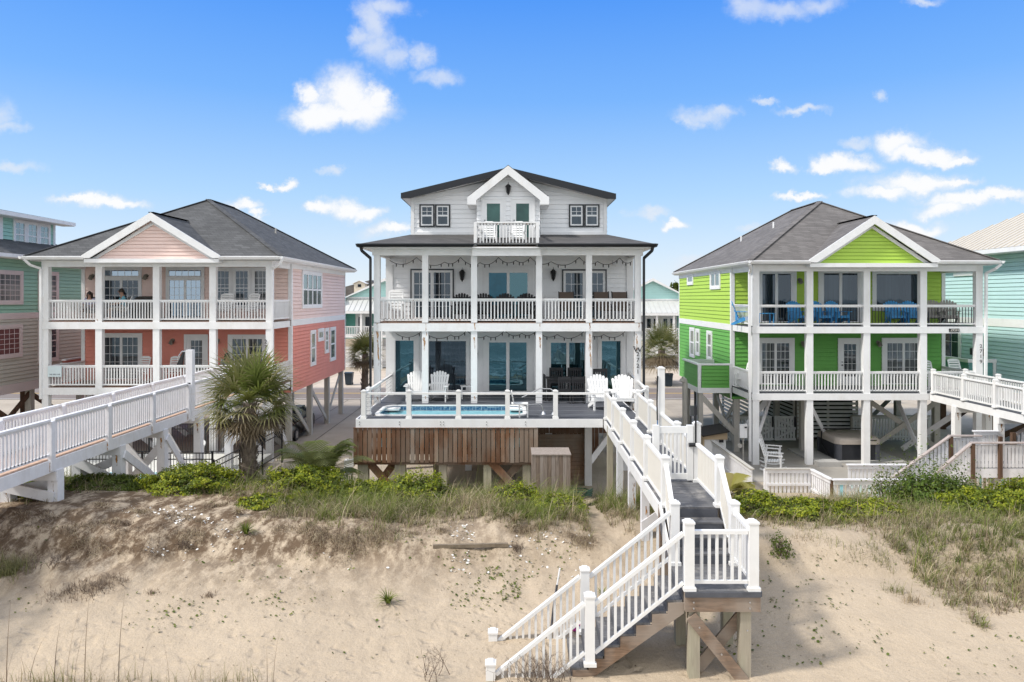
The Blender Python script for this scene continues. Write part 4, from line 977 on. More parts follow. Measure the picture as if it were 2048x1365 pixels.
# pool
def rrect(x0, x1, y0, y1, r, n=6):
    pts = []
    for cx_, cy_, a0 in ((x1-r, y1-r, 0), (x0+r, y1-r, 90), (x0+r, y0+r, 180), (x1-r, y0+r, 270)):
        for k in range(n+1): a = R(a0+90*k/n); pts.append((cx_+r*math.cos(a), cy_+r*math.sin(a)))
    return pts
pool = thing('swimming_pool', 'small swimming pool with blue tile band set into the grey deck', 'pool', (-2.2, 25.9, ZD))
inn, outr = rrect(px0+.11, px1-.11, py0+.11, py1-.11, .42), rrect(px0-.03, px1+.03, py0-.03, py1+.03, .5)
n = len(inn); cp = MB()
for ring in range(1):
    vs = [(x, y, ZD+.03) for x, y in inn]+[(x, y, ZD+.02) for x, y in outr]+[(x, y, ZD-.03) for x, y in outr]+[(x, y, ZD-.02) for x, y in inn]
    fs = []
    for i in range(n):
        j = (i+1) % n; fs += [(i, j, n+j, n+i), (n+i, n+j, 2*n+j, 2*n+i), (i, 3*n+i, 3*n+j, j)]
    cp.add(vs, fs)
# square out the corners under the coping
cp.box(px0-.03, px0+.6, py0-.03, py0+.6, ZD-.12, ZD-.045); cp.box(px1-.6, px1+.03, py0-.03, py0+.6, ZD-.12, ZD-.045); cp.box(px0-.03, px0+.6, py1-.6, py1+.03, ZD-.12, ZD-.045); cp.box(px1-.6, px1+.03, py1-.6, py1+.03, ZD-.12, ZD-.045)
cp.build('coping', VINYL, pool)
sh = MB(); vs = [(x, y, ZD-.02) for x, y in inn]+[(x, y, ZD-.30) for x, y in inn]+[(x, y, ZD-1.15) for x, y in inn]
sh.add(vs, [(i, (i+1) % n, n+(i+1) % n, n+i) for i in range(n)], 0); sh.add(vs, [(n+i, n+(i+1) % n, 2*n+(i+1) % n, 2*n+i) for i in range(n)]+[tuple(range(2*n, 3*n))], 1)
m, nt, b = newmat('blue_pool_tiles')
g = nd(nt, 'ShaderNodeNewGeometry'); s3 = nd(nt, 'ShaderNodeSeparateXYZ'); nt.links.new(g.outputs['Position'], s3.inputs[0]); cb = nd(nt, 'ShaderNodeCombineXYZ')
nt.links.new(mth(nt, 'ADD', s3.outputs[0], s3.outputs[1]), cb.inputs[0]); nt.links.new(s3.outputs[2], cb.inputs[1])
vo = nd(nt, 'ShaderNodeTexVoronoi'); vo.distance = 'CHEBYCHEV'; vo.inputs['Scale'].default_value = 9; vo.inputs['Randomness'].default_value = .25; nt.links.new(cb.outputs[0], vo.inputs['Vector'])
nt.links.new(ramp(nt, vo.outputs['Distance'], [(.0, (.22, .34, .42)), (.2, (.02, .07, .16)), (.4, (.03, .12, .24)), (.5, (.25, .34, .4))]), b.inputs['Base Color']); b.inputs['Roughness'].default_value = .2
sh.build('basin', [m, M('pool_plaster', (.45, .82, .86), .5, .04, 2)], pool)
m, nt, b = newmat('pool_water'); nt.links.new(ramp(nt, ntex(nt, pos(nt), 3.5, 4, .6, 1.5), [(.35, (.22, .52, .57)), (.65, (.36, .66, .70))]), b.inputs['Base Color']); b.inputs['Roughness'].default_value = .06
bump(nt, b, ntex(nt, pos(nt), 5, 3), .12, .03)
wt = MB(); wt.add([(x, y, ZD-.19) for x, y in inn], [tuple(range(n))]); wt.build('water', m, pool)
# steel grab rail beside the pool
gr = thing('pool_handrail', 'bent stainless steel grab rail at the pool end', 'handrail', (1.0, 25.4, ZD))
for yy_ in (24.95,):
    mb = MB()
    pts = [(.35, yy_, ZD+.62), (.62, yy_, ZD+.74), (.98, yy_, ZD+.93), (1.36, yy_, ZD+.92), (1.46, yy_, ZD+.86), (1.48, yy_, ZD+.72), (1.48, yy_, ZD+.05)]
    pts = [(x, y, z) for x, y, z in pts]
    mb.tube(pts, .022, 8); mb.build('rail_tube', STEEL, gr)
    mb = MB(); mb.tube([(.58, yy_+.1, ZD+.34), (.95, yy_+.1, ZD+.36), (1.06, yy_+.1, ZD+.3), (1.12, yy_+.1, ZD+.05)], .02, 8); mb.build('lower_tube', STEEL, gr)
for x, y in ((1.48, 24.95), (1.12, 25.05)):
    mb = MB(); mb.cyl((x, y, ZD), (x, y, ZD+.11), .10, .03, 10); mb.build('flange', STEEL, gr)
# wooden skirt hiding the pool, on its piles
sk = thing('pool_skirt', 'brown vertical board skirt on piles under the pool deck edge', 'skirting', (-2.3, 24.2, 0))
x = PX(708, 24.1); xe = PX(1073, 24.1); k = 0
parts = [MB(), MB(), MB()]
while x < xe-.05:
    w = .163; r_ = random.choice((0, 0, 1, 1, 2)); d = random.uniform(-.008, .008)
    parts[r_].box(x, x+w-.026, 24.02+d, 24.06+d, 1.86+random.uniform(-.01, .02), 3.035); x += w; k += 1
for q, mm in zip(parts, CEDAR): q.build('skirt_boards', mm, sk)
mb = MB(); mb.box(PX(708, 24.1), xe, 24.062, 24.11, 1.78, 1.92); mb.box(PX(708, 24.1), xe, 24.062, 24.11, 2.7, 2.85); mb.box(PX(708, 24.1)-.01, xe+.01, 24.0, 24.1, 3.036, 3.06); mb.build('skirt_frame', CEDAR[1], sk)
pxs = [PX(p, 24.25) for p in (727, 801, 886, 975, 1053)]
for i, x in enumerate(pxs):
    mb = MB(); w = .36 if i in (0, 1) else .27; mb.box(x-w/2, x+w/2, 24.13, 24.4, H(x, 24.2)-.4, 2.9); mb.build('piling', PILE, sk)
for x in (-4.6, -2.9, -1.2, .3):
    mb = MB(); mb.box(x-.13, x+.13, 26.9, 27.16, -.2, 2.3); mb.build('piling', PILE, sk)
for a, b in (((pxs[0]+.15, 24.18, 1.9), (pxs[1]+.1, 24.18, .5)), ((pxs[1]-.15, 24.34, 1.9), (pxs[0]+.1, 24.34, .45)), ((pxs[3]+.1, 24.12, 1.9), (pxs[4]+.05, 24.12, .5)), ((pxs[4]-.1, 24.3, 1.95), (pxs[3]-.05, 24.3, .45))):
    mb = MB(); mb.bar(a, b, .05, .26); mb.build('brace', CEDAR[0], sk)
mb = MB(); mb.box(px0-.1, px1+.1, 24.45, 27.2, 2.05, 2.2); mb.build('pool_floor_beam', CEDAR[1], sk)
# things in the dark under the deck: low slatted wall at the back
dwl = thing('storage_wall', 'dark brown plank wall deep in the shade under the white house', 'wall', (-1, 33, 0)); mb = MB()
for i in range(40): mb.box(-3.9+i*.2, -3.72+i*.2, 33, 33.03, .02, 2.75)
mb.build('planks', CEDAR[1], dwl)
mb = MB(); mb.box(-3.9, 4.1, 33.031, 33.08, .3, .45); mb.box(-3.9, 4.1, 33.031, 33.08, 2.2, 2.35); mb.build('battens', CEDAR[1], dwl)
wb = thing('slat_wall', 'brown horizontal board wall in the shade under the white house', 'wall', (2.0, 27.9, 0))
for i in range(13):
    mb = MB() if i == 0 else mb
    mb.box(1.05, 3.0, 27.86, 27.9, .08+i*.155, .08+i*.155+.145)
mb.build('lower_boards', CEDAR[2], wb)
mb = MB()
for i in range(26): mb.box(1.0+i*.165, 1.0+i*.165+.14, 27.92, 27.95, 2.12, 3.1)
mb.build('upper_boards', CEDAR[1], wb)
# grey board enclosure
bx = thing('pump_enclosure', 'small weathered grey board box beside the brown pool skirt', 'enclosure', (1.25, 22.1, 0))
bx0, bx1 = PX(1064.5, 22), PX(1141, 22); zb, zt = PZ(987, 22), PZ(911, 22)
for q in range(3): parts[q] = MB()
nb = 10
for i in range(nb): a = bx0+(bx1-bx0)*i/nb; parts[(i*7) % 3].box(a+.004, a+(bx1-bx0)/nb-.004, 22.0, 22.03, zb, zt)
for i in range(8): a = 22.03+i*.12; parts[(i*5) % 3].box(bx0, bx0+.03, a+.004, a+.116, zb, zt); parts[(i*4) % 3].box(bx1-.03, bx1, a+.004, a+.116, zb, zt)
for q, mm in zip(parts, GREYWOOD): q.build('side_boards', mm, bx)
mb = MB(); mb.box(bx0-.02, bx1+.02, 21.98, 23.02, zt, zt+.03); mb.build('lid', GREYWOOD[2], bx)
mb = MB(); mb.box(bx0+.02, bx1-.02, 22.035, 22.07, zb-.26, zb-.005); mb.box(bx1-.04, bx1-.002, 22.035, 22.1, .6, zb-.005); mb.box(bx0+.002, bx0+.04, 22.035, 22.1, .6, zb-.005); mb.build('base_board', CEDAR[2], bx)

# ------------------------------------------------------------------ walkway over the dune and the stairs to the beach
wk = thing('beach_walkway', 'white railed walkway with grey boards and steps leading to the beach', 'walkway', (3.6, 14, 0))
yb, yf = 24.05, 13.9
bm1 = MB(); i = 0; y = yf
bw = MB()
while y < yb-.1:
    (bw if y < 16.5 else bm1).box(wxl(y)-.03, wxl(y)+WWD+.03, y, y+.134, ZD-.035, ZD+random.uniform(-.003, .003)); y += .14
bm1.build('walk_boards', DECK, wk); bw.build('worn_boards', DECKW, wk)
for s in (0, 1):
    o = wxl(0)*0; mb = MB(); xa, xb = wxl(yf)+s*WWD+(-.06 if s == 0 else .06), wxl(yb)+s*WWD+(-.06 if s == 0 else .06)
    mb.bar((xa, yf-.02, ZD-.16), (xb, yb, ZD-.16), .05, .27); mb.build('stringer', VINYL, wk)
ys = [13.95, 16, 18, 20, 22, 23.95]
def vrail(parent, a, b, h=.9, bot=.09, sp=.118, cream=True, bal=.035):
    mb = MB(); b2 = MB(); a, b = Vector(a), Vector(b); up = Vector((0, 0, 1))
    mb.bar(a+up*(h-.03), b+up*(h-.03), .085, .06); mb.bar(a+up*bot, b+up*bot, .05, .055)
    n = max(1, int((b-a).length/sp)); d = b-a; ang = math.atan2(d.y, d.x)
    for i in range(1, n): p = a+d*(i/n); b2.bar(p+up*bot, p+up*(h-.05), bal, bal, up=(math.cos(ang), math.sin(ang), 0))
    r_ = mb.build('railing', VINYL, parent); b2.build('balusters', CREAM if cream else VINYL, r_); return r_
for y in ys: vpost(wk, wxl(y), y, ZD, .97, .15)
for y in (13.95, 17.8, 21.6, 23.95): vpost(wk, wxl(y)+WWD, y, ZD, .97, .15)
for a, b in zip(ys[:-1], ys[1:]): vrail(wk, (wxl(a), a+.08, ZD), (wxl(b), b-.08, ZD))
for a, b in ((13.95, 15.8), (16.0, 17.8), (17.8, 19.9), (19.9, 21.6), (21.6, 23.95)): vrail(wk, (wxl(a)+WWD, a+.08, ZD), (wxl(b)+WWD, b-.08, ZD))
vpost(wk, wxl(15.8)+WWD+.02, 15.86, ZD, 1.3, .15)
tp = vpost(wk, wxl(19.9)+WWD, 19.9, ZD, 2.15, .17, 'shower_post')
# blue hose and black strap on the tall post
mb = MB(); x = wxl(19.9)+WWD
mb.tube([(x-.12, 19.8, ZD+1.95), (x-.14, 19.8, ZD+1.2), (x-.13, 19.8, ZD+.7)], .022, 6); mb.build('strap', BLACK, tp)
mb = MB(); mb.tube([(x-.13, 19.79, ZD+.7), (x-.12, 19.79, ZD+.3), (x-.16, 19.79, ZD+.08), (x-.1, 19.79, ZD-.1), (x-.15, 19.79, ZD-.2)], .016, 6); mb.build('hose', M('blue_hose', (.02, .12, .32), .5), tp)
# gate across the walkway
gt = thing('walkway_gate', 'white picket gate closed across the beach walkway', 'gate', (3.65, 15.85, ZD))
g0, g1 = wxl(15.85)+.17, wxl(15.85)+WWD-.14
for x in (g0, g1):
    mb = MB(); mb.box(x-.07, x+.07, 15.8, 15.9, ZD+.04, ZD+1.28); mb.build('gate_post', VINYL, gt)
mb = MB(); mb.box(g0+.07, g1-.07, 15.82, 15.88, ZD+1.1, ZD+1.25); mb.build('gate_rail', VINYL, gt); mb = MB(); mb.box(g0+.07, g1-.07, 15.82, 15.88, ZD+.06, ZD+.19); mb.build('gate_rail', VINYL, gt)
mb = MB()
for i in range(1, 7): x = g0+.07+(g1-g0-.14)*i/7; mb.box(x-.02, x+.02, 15.83, 15.87, ZD+.19, ZD+1.1)
mb.build('pickets', VINYL, gt)
mb = MB(); mb.cyl((g1+.11, 15.76, ZD+.85), (g1+.11, 15.76, ZD+1.75), .022, .022, 8); mb.cyl((g1+.11, 15.76, ZD+1.52), (g1+.11, 15.76, ZD+1.72), .033, .033, 8); mb.cyl((g1-.04, 15.76, ZD+.85), (g1+.13, 15.76, ZD+.85), .045, .045, 8); mb.build('latch', BLACK, gt)
# piles under the walkway
wp = []
for y, mt, r_ in ((23.0, PILE, 0), (20.6, OLDWHITE, 0), (18.3, OLDWHITE, 1), (16.3, OLDWHITE, 1), (14.1, RAWWOOD, 0)):
    for s in (0, 1):
        x = wxl(y)+s*(WWD-.1)+(.0 if s else .0); gz = H(x, y)
        mb = MB(); mb.box(x-.09, x+.09, y-.09, y+.09, gz-.5, ZD-.03)
        if r_ and s == 0: rust_marks(mb, x+.03, y-.0935, gz+.75, .6, .08, 1)
        mb.build('piling', [mt, RUST], wk)
for y0, y1 in ((20.6, 18.3), (18.3, 16.3), (16.3, 14.1)):
    for s in (1,):
        x = wxl(y0)+s*WWD-.08
        mb = MB(); mb.bar((x, y0, 2.6), (x, y1, H(x, y1)+.45), .04, .2); mb.build('brace', OLDWHITE, wk)
mb = MB(); mb.bar((wxl(18.3)-.05, 18.2, ZD-.3), (wxl(18.3)+WWD+.05, 18.2, H(4, 18.3)+.3), .04, .2); mb.build('brace', OLDWHITE, wk)
mb = MB(); mb.bar((wxl(16.3)-.05, 16.2, H(3, 16.3)+.3), (wxl(16.3)+WWD+.05, 16.2, ZD-.3), .04, .2); mb.build('brace', OLDWHITE, wk)
# steps down to the landing
ZL = 2.59; lx0, lx1 = 2.90, 4.16; ly0, ly1 = 11.72, 12.95
nr = 4; rh = (ZD-ZL)/nr; td = (13.9-12.95)/3
for k in range(nr):
    zt = ZD-rh*k; y = 13.9-td*k
    mb = MB(); mb.box(lx0+.12, lx1-.08, y-.025, y, zt-rh, zt-.03); mb.build('riser', DECK, wk)
    if k < 3:
        mb = MB(); yy = y-td
        mb.box(lx0+.1, lx1-.06, yy-.03, yy+td/2-.01, zt-rh-.035, zt-rh); mb.box(lx0+.1, lx1-.06, yy+td/2+.0, y-.026, zt-rh-.035, zt-rh); mb.build('tread', DECKW, wk)
for x in (lx0+.04, lx1-.02):
    mb = MB(); mb.prism([(13.95, ZD-.05), (13.95, ZD-.4), (12.95, ZL-.3), (12.95, ZL-.03)], 'x', x, x+.05); mb.build('stringer', DECK if x > 3 else DECK, wk)
mb = MB(); mb.bar((lx0+.04, 12.98, ZL+.1), (lx0+.04, 13.93, ZD+.05), .035, .14); mb.build('skirt_board', VINYL, wk)
# landing
mb = MB(); y = ly0
while y < ly1-.05: mb.box(lx0, lx1, y, y+.134, ZL-.035, ZL+random.uniform(-.002, .003)); y += .1375
mb.build('landing_boards', DECKW, wk)
mb = MB(); mb.box(lx0-.005, lx1+.005, ly0-.03, ly0-.002, ZL-.09, ZL-.002); mb.box(lx1+.002, lx1+.03, ly0, ly1, ZL-.09, ZL-.002); mb.build('landing_edge', DECK, wk)
mb = MB(); mb.box(lx0-.0, lx1, ly0-.005, ly0+.04, ZL-.34, ZL-.092); mb.box(lx0, lx1, ly1-.04, ly1, ZL-.34, ZL-.037); mb.box(lx1-.045, lx1-.002, ly0+.04, ly1-.04, ZL-.34, ZL-.037); mb.box(lx0+.002, lx0+.045, ly0+.04, ly1-.04, ZL-.34, ZL-.037); mb.build('landing_frame', RAWWOOD, wk)
for x in (3.07, 3.93):
    for y in (ly0+.14, ly1-.14):
        mb = MB(); mb.box(x-.09, x+.09, y-.09, y+.09, H(x, y)-.4, ZL-.09); mb.build('piling', PILE, wk)
for a, b, y in (((3.0, ZL-.42), (3.95, 1.0), ly0+.02), ((4.0, ZL-.42), (3.05, 1.02), ly0+.26)):
    mb = MB(); mb.bar((a[0], y, a[1]), (b[0], y, b[1]), .045, .2); 
    mb.build('brace', RAWWOOD, wk)
mb = MB(); mb.box(2.7, 3.9, ly1-.3, ly1-.25, ZL-.62, ZL-.4); mb.box(3.28, 3.4, ly1-.32, ly1-.28, ZL-.5, ZL-.3); mb.build('ledger', RAWWOOD, wk)
mb = MB()
for x, z in ((3.04, ZL-.18), (3.04, ZL-.28), (3.98, ZL-.18), (3.98, ZL-.28), (3.13, 2.0), (3.93, 1.95), (3.5, 1.55)): mb.cyl((x, ly0-.01-(.02 if z < 2.1 else 0), z), (x, ly0-.025-(.02 if z < 2.1 else 0), z), .016, .012, 7)
mb.build('bolts', M('steel_bolt', (.55, .55, .55), .4, metal=.8), wk)
P1, P2, P3, P4 = (2.98, ly0+.09), (4.06, ly0+.09), (3.0, 12.93), (4.1, 12.93)
for p in (P1, P2, P3, P4): vpost(wk, p[0], p[1], ZL, 1.12, .16)
vrail(wk, (P1[0]+.09, P1[1], ZL), (P2[0]-.09, P2[1], ZL), 1.0, .13, .12, False, .045)
vrail(wk, (P2[0], P2[1]+.09, ZL), (P4[0], P4[1]-.09, ZL), 1.0, .13, .12, False, .045)
vrail(wk, (P3[0], P3[1]+.09, ZL+.05), (wxl(13.95), 13.87, ZD), .88, .1, .118, True, .04)
vrail(wk, (P4[0], P4[1]+.09, ZL+.05), (wxl(13.95)+WWD, 13.87, ZD), .88, .1, .118, True, .04)
# flight to the sand: treads run along -x
run, rise = .268, .19; ntr = 12
for k in range(ntr):
    xa = lx0-run*(k+1); zt = ZL-rise*(k+1)
    mb = MB(); y0_, y1_ = 11.82, 12.88
    mb.box(xa-.02, xa+run*.48, y0_, y1_, zt-.035, zt); mb.box(xa+run*.5, xa+run-.026, y0_, y1_, zt-.035, zt); mb.build('tread', DECKW, wk)
    mb = MB(); mb.box(xa+run-.025, xa+run, y0_+.01, y1_-.01, zt, zt+rise-.036); mb.build('riser', DECK, wk)
for y in (11.80, 12.86):
    poly = [(lx0, ZL-.05)]
    for k in range(ntr): xa = lx0-run*(k+1); zt = ZL-rise*(k+1); poly += [(xa+run-.001*k, zt-.036), (xa, zt-.036)]
    poly += [(lx0-run*ntr, ZL-rise*ntr-.36), (lx0, ZL-.42)]
    mb = MB(); n_ = len(poly)
    # stringer cut to the treads: quads under each step
    for k in range(ntr):
        x1_ = lx0-run*k; x0_ = x1_-run; zt = ZL-rise*(k+1)-.036; zl = lambda x: ZL-.40-(lx0-x)*rise/run
        mb.add([(x0_, y, zl(x0_)), (x1_, y, zl(x1_)), (x1_, y, zt), (x0_, y, zt), (x0_, y+.045, zl(x0_)), (x1_, y+.045, zl(x1_)), (x1_, y+.045, zt), (x0_, y+.045, zt)], [(0, 1, 2, 3), (7, 6, 5, 4), (0, 4, 5, 1), (3, 2, 6, 7), (0, 3, 7, 4), (1, 5, 6, 2)])
    mb.build('stringer', RAWWOOD, wk)
sl_ = rise/run
for y, xm, xe in ((P1[1], 1.31, -.36), (12.9, 1.34, -.35)):
    zr0 = ZL-.02
    def zfl(x): return ZL-.12-(lx0-x)*sl_
    vpost(wk, xm, y, zfl(xm)-.02, 1.15, .16); vpost(wk, xe, y, zfl(xe)-.1, 1.28, .16)
    ax = P1[0] if y < 12 else P3[0]
    vrail(wk, (ax-.09, y, zfl(ax)+.02), (xm+.09, y, zfl(xm)+.02), 1.02, .16, .145, False, .042)
    vrail(wk, (xm-.09, y, zfl(xm)+.02), (xe+.09, y, zfl(xe)+.02), 1.02, .16, .145, False, .042)

# ------------------------------------------------------------------ long boardwalk of the coral house
def boardwalk(label, xa, xb, z, y0, y1, bents, deckm, railh, postys, rmat, brm, sp=.12, post_w=.16, fasc=.36, bal=.045, cap=False, tall=None):
    b_ = thing('boardwalk', label, 'boardwalk', ((xa+xb)/2, (y0+y1)/2, 0))
    mb = MB(); y = y0
    while y < y1: mb.box(xa+.02, xb-.02, y, min(y+.135, y1), z-.04, z); y += .14
    mb.build('walk_boards', deckm, b_)
    for x in (xa, xb):
        mb = MB(); mb.box(x-.03, x+.03, y0, y1, z-fasc, z-.045); mb.build('side_beam', brm, b_)
        for yy in postys:
            if cap: vpost(b_, x, yy, z, railh+.1, post_w, 'post', rmat)
            else:
                mb = MB(); mb.box(x-post_w/2, x+post_w/2, yy-post_w/2, yy+post_w/2, z-fasc+.05, z+railh-.06); 
                if x == xb and xb < 0: rust_marks(mb, x+.02, yy-post_w/2-.003, z-.1, .22, .07, 1)
                mb.build('post', [rmat, RUST], b_)
        for a, c_ in zip(postys[:-1], postys[1:]):
            rb = MB(); b2 = MB(); railing(rb, (x, a+post_w/2, z), (x, c_-post_w/2, z), railh, sp, bal, mb2=b2, topw=.13)
            rr = rb.build('railing', rmat, b_); b2.build('balusters', rmat, rr)
    for yy in bents:
        for x in (xa+.06, xb-.06):
            mb = MB(); mb.box(x-.13, x+.13, yy-.13, yy+.13, H(x, yy)-.4, z-fasc+.02); rust_marks(mb, x, yy-.1335, z-fasc-.25, .35, .09, 1); mb.build('piling', [brm, RUST], b_)
        mb = MB(); mb.box(xa-.06, xb+.06, yy-.17, yy-.13, z-fasc-.24, z-fasc-.01); mb.build('cross_beam', brm, b_)
    return b_
LBX0, LBX1, LBZ = -13.0, -11.67, 3.45
lb = boardwalk('long white boardwalk with worn pinkish boards beside the coral house', LBX0, LBX1, LBZ, 10.5, 31.9, (15.2, 18.0, 20.9, 23.5, 26.2, 29), PINKDECK, 1.0,
               [10.8, 13.0, 15.2, 17.7, 20.2, 22.7, 25.2, 27.7, 30.2, 31.8], OLDWHITE, OLDWHITE)
for yy, k in ((18.0, 0), (20.9, 1), (23.5, 1), (26.2, 0), (15.2, 0)):
    x0_, x1_ = LBX0+.06, LBX1-.06; gz = max(H(x0_, yy), H(x1_, yy))
    mb = MB(); mb.bar((x0_-.05, yy-.16, LBZ-.75), (x1_+.05, yy-.16, gz+.12), .05, .26); mb.build('brace', OLDWHITE, lb)
    if k or yy == 18.0: mb = MB(); mb.bar((x1_+.05, yy+.16, LBZ-.7), (x0_-.05, yy+.16, gz+.2), .05, .26); mb.build('brace', OLDWHITE, lb)
    if k: mb = MB(); mb.bar((x1_+.16, yy, LBZ-.6), (x1_+.16, yy+2.0, H(x1_, yy+2)+.3), .05, .24); mb.build('brace', OLDWHITE, lb)
tp = MB(); xx = LBX1; tp.box(xx-.12, xx+.12, 25.28, 25.5, LBZ-.4, PZ(700, 25.4)); tp.build('tall_post', OLDWHITE, lb)
mb = MB(); mb.tube([(xx-.1, 25.4, PZ(704, 25.4)), (xx-.3, 25.4, PZ(703, 25.4)), (xx-.42, 25.4, PZ(712, 25.4)), (xx-.45, 25.4, PZ(722, 25.4))], .018, 6); mb.build('shower_pipe', STEEL, lb)

# ------------------------------------------------------------------ boardwalk, stairs and fences of the green house
RB0, RB1, RBZ = 18.72, 20.15, 3.26
rb_ = boardwalk('white boardwalk with capped posts joining the green house porch', RB0, RB1, RBZ, 17, 31.3, (29.6, 27.0, 24, 21), DECK, .95, [17.2, 19.4, 21.6, 23.7, 25.5, 27.1, 29.0, 31.1], VINYL, VINYL, .135, .14, .33, .04, True)
for a, b in (((RB0+.1, 29.6, 1.6), (RB0+.9, 29.6, .1)), ((RB1-.1, 29.5, 1.6), (RB0+.5, 29.5, .1)), ((RB1-.05, 27, 2.7), (RB1-.9, 27.05, .6))):
    mb = MB(); mb.bar(a, b, .05, .2); mb.build('brace', OLDWHITE, rb_)

def picket_fence(label, a, b, zt, zb, post=True, cap=RAILWOOD, pm=OLDWHITE, pw=.10, gap=.05, posts_m=BROWNPOST, ends=(1, 1), odd=None, capm=True, group=None, low=.2, topboard=.13):
    a3, b3 = Vector((*a, 0)), Vector((*b, 0)); L = (b3-a3).length; d = (b3-a3).normalized(); nrm = Vector((d.y, -d.x, 0))
    f = thing('picket_fence', label, 'fence', (*a, zb), group)
    def seg(mb, s0, s1, o0, o1, z0, z1):
        p, q = a3+d*s0, a3+d*s1
        vs = [p+nrm*o0, q+nrm*o0, q+nrm*o1, p+nrm*o1]
        mb.add([(v.x, v.y, z0) for v in vs]+[(v.x, v.y, z1) for v in vs], [(0, 1, 2, 3), (7, 6, 5, 4), (0, 4, 5, 1), (1, 5, 6, 2), (2, 6, 7, 3), (3, 7, 4, 0)])
    mb = MB(); s = .02
    while s < L-.06: seg(mb, s, min(s+pw, L), -.012, .012, zb+.05+random.uniform(-.02, .02), zt-.045); s += pw+gap
    mb.build('pickets', pm, f)
    mb = MB(); seg(mb, 0, L, .0125, .05, zt-.05-topboard, zt-.05); seg(mb, 0, L, .0125, .05, zb+low, zb+low+.09); mb.build('rails', pm, f)
    if capm: mb = MB(); seg(mb, -.04, L+.04, -.06, .09, zt-.045, zt); mb.build('cap_rail', cap, f)
    for e, s in zip(ends, (0, L)):
        if e: mb = MB(); seg(mb, s-.055, s+.055, -.13, -.014, zb-.35, zt-.047); mb.build('post', posts_m, f)
    return f
ZF = 1.1
picket_fence('white fence running back toward the shed beside the green house', (9.05, 31.6), (9.05, 26.35), ZF, .02, cap=GREYPILE, pm=OLDWHITE, ends=(0, 0))
picket_fence('short white fence panel in front of the white rocking chairs', (9.55, 26.3), (11.2, 26.3), ZF+.02, .05, cap=GREYPILE, pm=OLDWHITE, gap=.055, posts_m=OLDWHITE, low=.42)
picket_fence('white angled fence panel between the two low fence panels', (11.25, 26.25), (11.33, 24.85), ZF, .1, cap=OLDWHITE, pm=OLDWHITE, ends=(0, 0))
fo_ = picket_fence('low fence panel with brown posts and a pale blue picket', (11.38, 24.8), (14.6, 24.8), ZF, .2, cap=OLDWHITE, pm=GREYWHITE, gap=.05, topboard=.15)
mb = MB(); mb.box(11.62, 11.71, 24.772, 24.785, .28, ZF-.2); mb.build('blue_picket', M('pale_blue_paint', (.30, .66, .78), .6, .1, 4), fo_)
mb = MB()
for i in range(8): xx = 12.0+i*.31; mb.box(xx, xx+.06, 24.765, 24.778, .3+random.uniform(0, .5), ZF-.2)
mb.build('thin_pickets', M('aqua_white_paint', (.62, .78, .78), .6, .1, 4), fo_)
picket_fence('white fence panel behind the low panel by the hot tub', (12.75, 26.6), (15.2, 26.6), ZF+.1, .1, cap=OLDWHITE, pm=OLDWHITE, ends=(0, 0), posts_m=OLDWHITE)
yl_ = M('straw_coloured_lattice', (.60, .50, .33), .8, .15, 4)
mb = MB()
for i in range(8): mb.box(9.58, 11.2, 26.34, 26.36, .0+i*.055, .035+i*.055)
tag(mb.build('sand_screen', yl_), 'straw coloured slatted screen low behind the short white fence panel', 'screen')
# lower deck and stair with brown hand rails
ld = thing('dune_stair', 'grey railed wooden stair and lower deck at the green house', 'stair', (17, 25.5, 0))
zp = 1.42
mb = MB(); y = 25.05
while y < 26.15: mb.box(16.4, 22, y, y+.134, zp-.04, zp); y += .14
mb.build('platform', DECKW, ld)
mb = MB(); mb.box(16.38, 22, 25.0, 25.04, zp-.33, zp-.002); mb.box(16.38, 22, 26.16, 26.2, zp-.33, zp-.002); mb.build('platform_beam', OLDWHITE, ld)
for y, x0_ in ((24.96, 16.42), (26.24, 16.45)):
    for x in ([16.42, 17.4, 18.4, 19.4, 20.4] if y < 25.5 else [16.45, 18.3]):
        mb = MB(); mb.box(x-.06, x+.06, y-.06, y+.036, zp-.35, zp+.9); mb.build('post', BROWNPOST, ld)
        if y < 25.5:
            mb = MB(); mb.box(x-.12, x+.12, y+.1, y+.3, -.2, zp-.34); mb.build('piling', GREYPILE if x != 18.4 else BROWNPOST, ld)
    rbm = MB(); L1 = 22 if y < 25.5 else 17.6
    x = x0_+.08
    while x < L1: rbm.box(x, x+.10, y+.037, y+.06, zp+.03, zp+.82); x += .135
    rbm.box(x0_, L1, y+.061, y+.09, zp+.72, zp+.84); rbm.box(x0_, L1, y+.061, y+.09, zp+.06, zp+.16); rbm.build('pickets', OLDWHITE, ld)
    cm = MB(); cm.box(x0_-.06, L1, y-.07, y+.1, zp+.9, zp+.945); 
    xe_, ze_ = (14.15, -.05) if y > 25.5 else (14.6, .1)
    cm.bar((x0_-.04, y+.015, zp+.9), (xe_, y+.015, ze_+.75), .15, .05); cm.build('hand_rail', RAILWOOD, ld)
    sm = MB(); n_ = 16
    for i in range(1, n_):
        t = i/n_; x = x0_+(xe_-x0_)*t; zz = zp+(ze_-zp)*t
        sm.box(x-.05, x+.05, y+.0, y+.024, zz+.02, zz+.82)
    sm.bar((x0_, y+.03, zp-.12), (xe_, y+.03, ze_-.2), .04, .24); sm.build('stair_pickets', OLDWHITE, ld)
for k in range(8):
    x = 16.38-.285*(k+1); zt = zp-.18*(k+1); mb = MB(); mb.box(x, x+.28, 25.05, 26.15, zt-.04, zt); mb.build('tread', DECKW, ld)
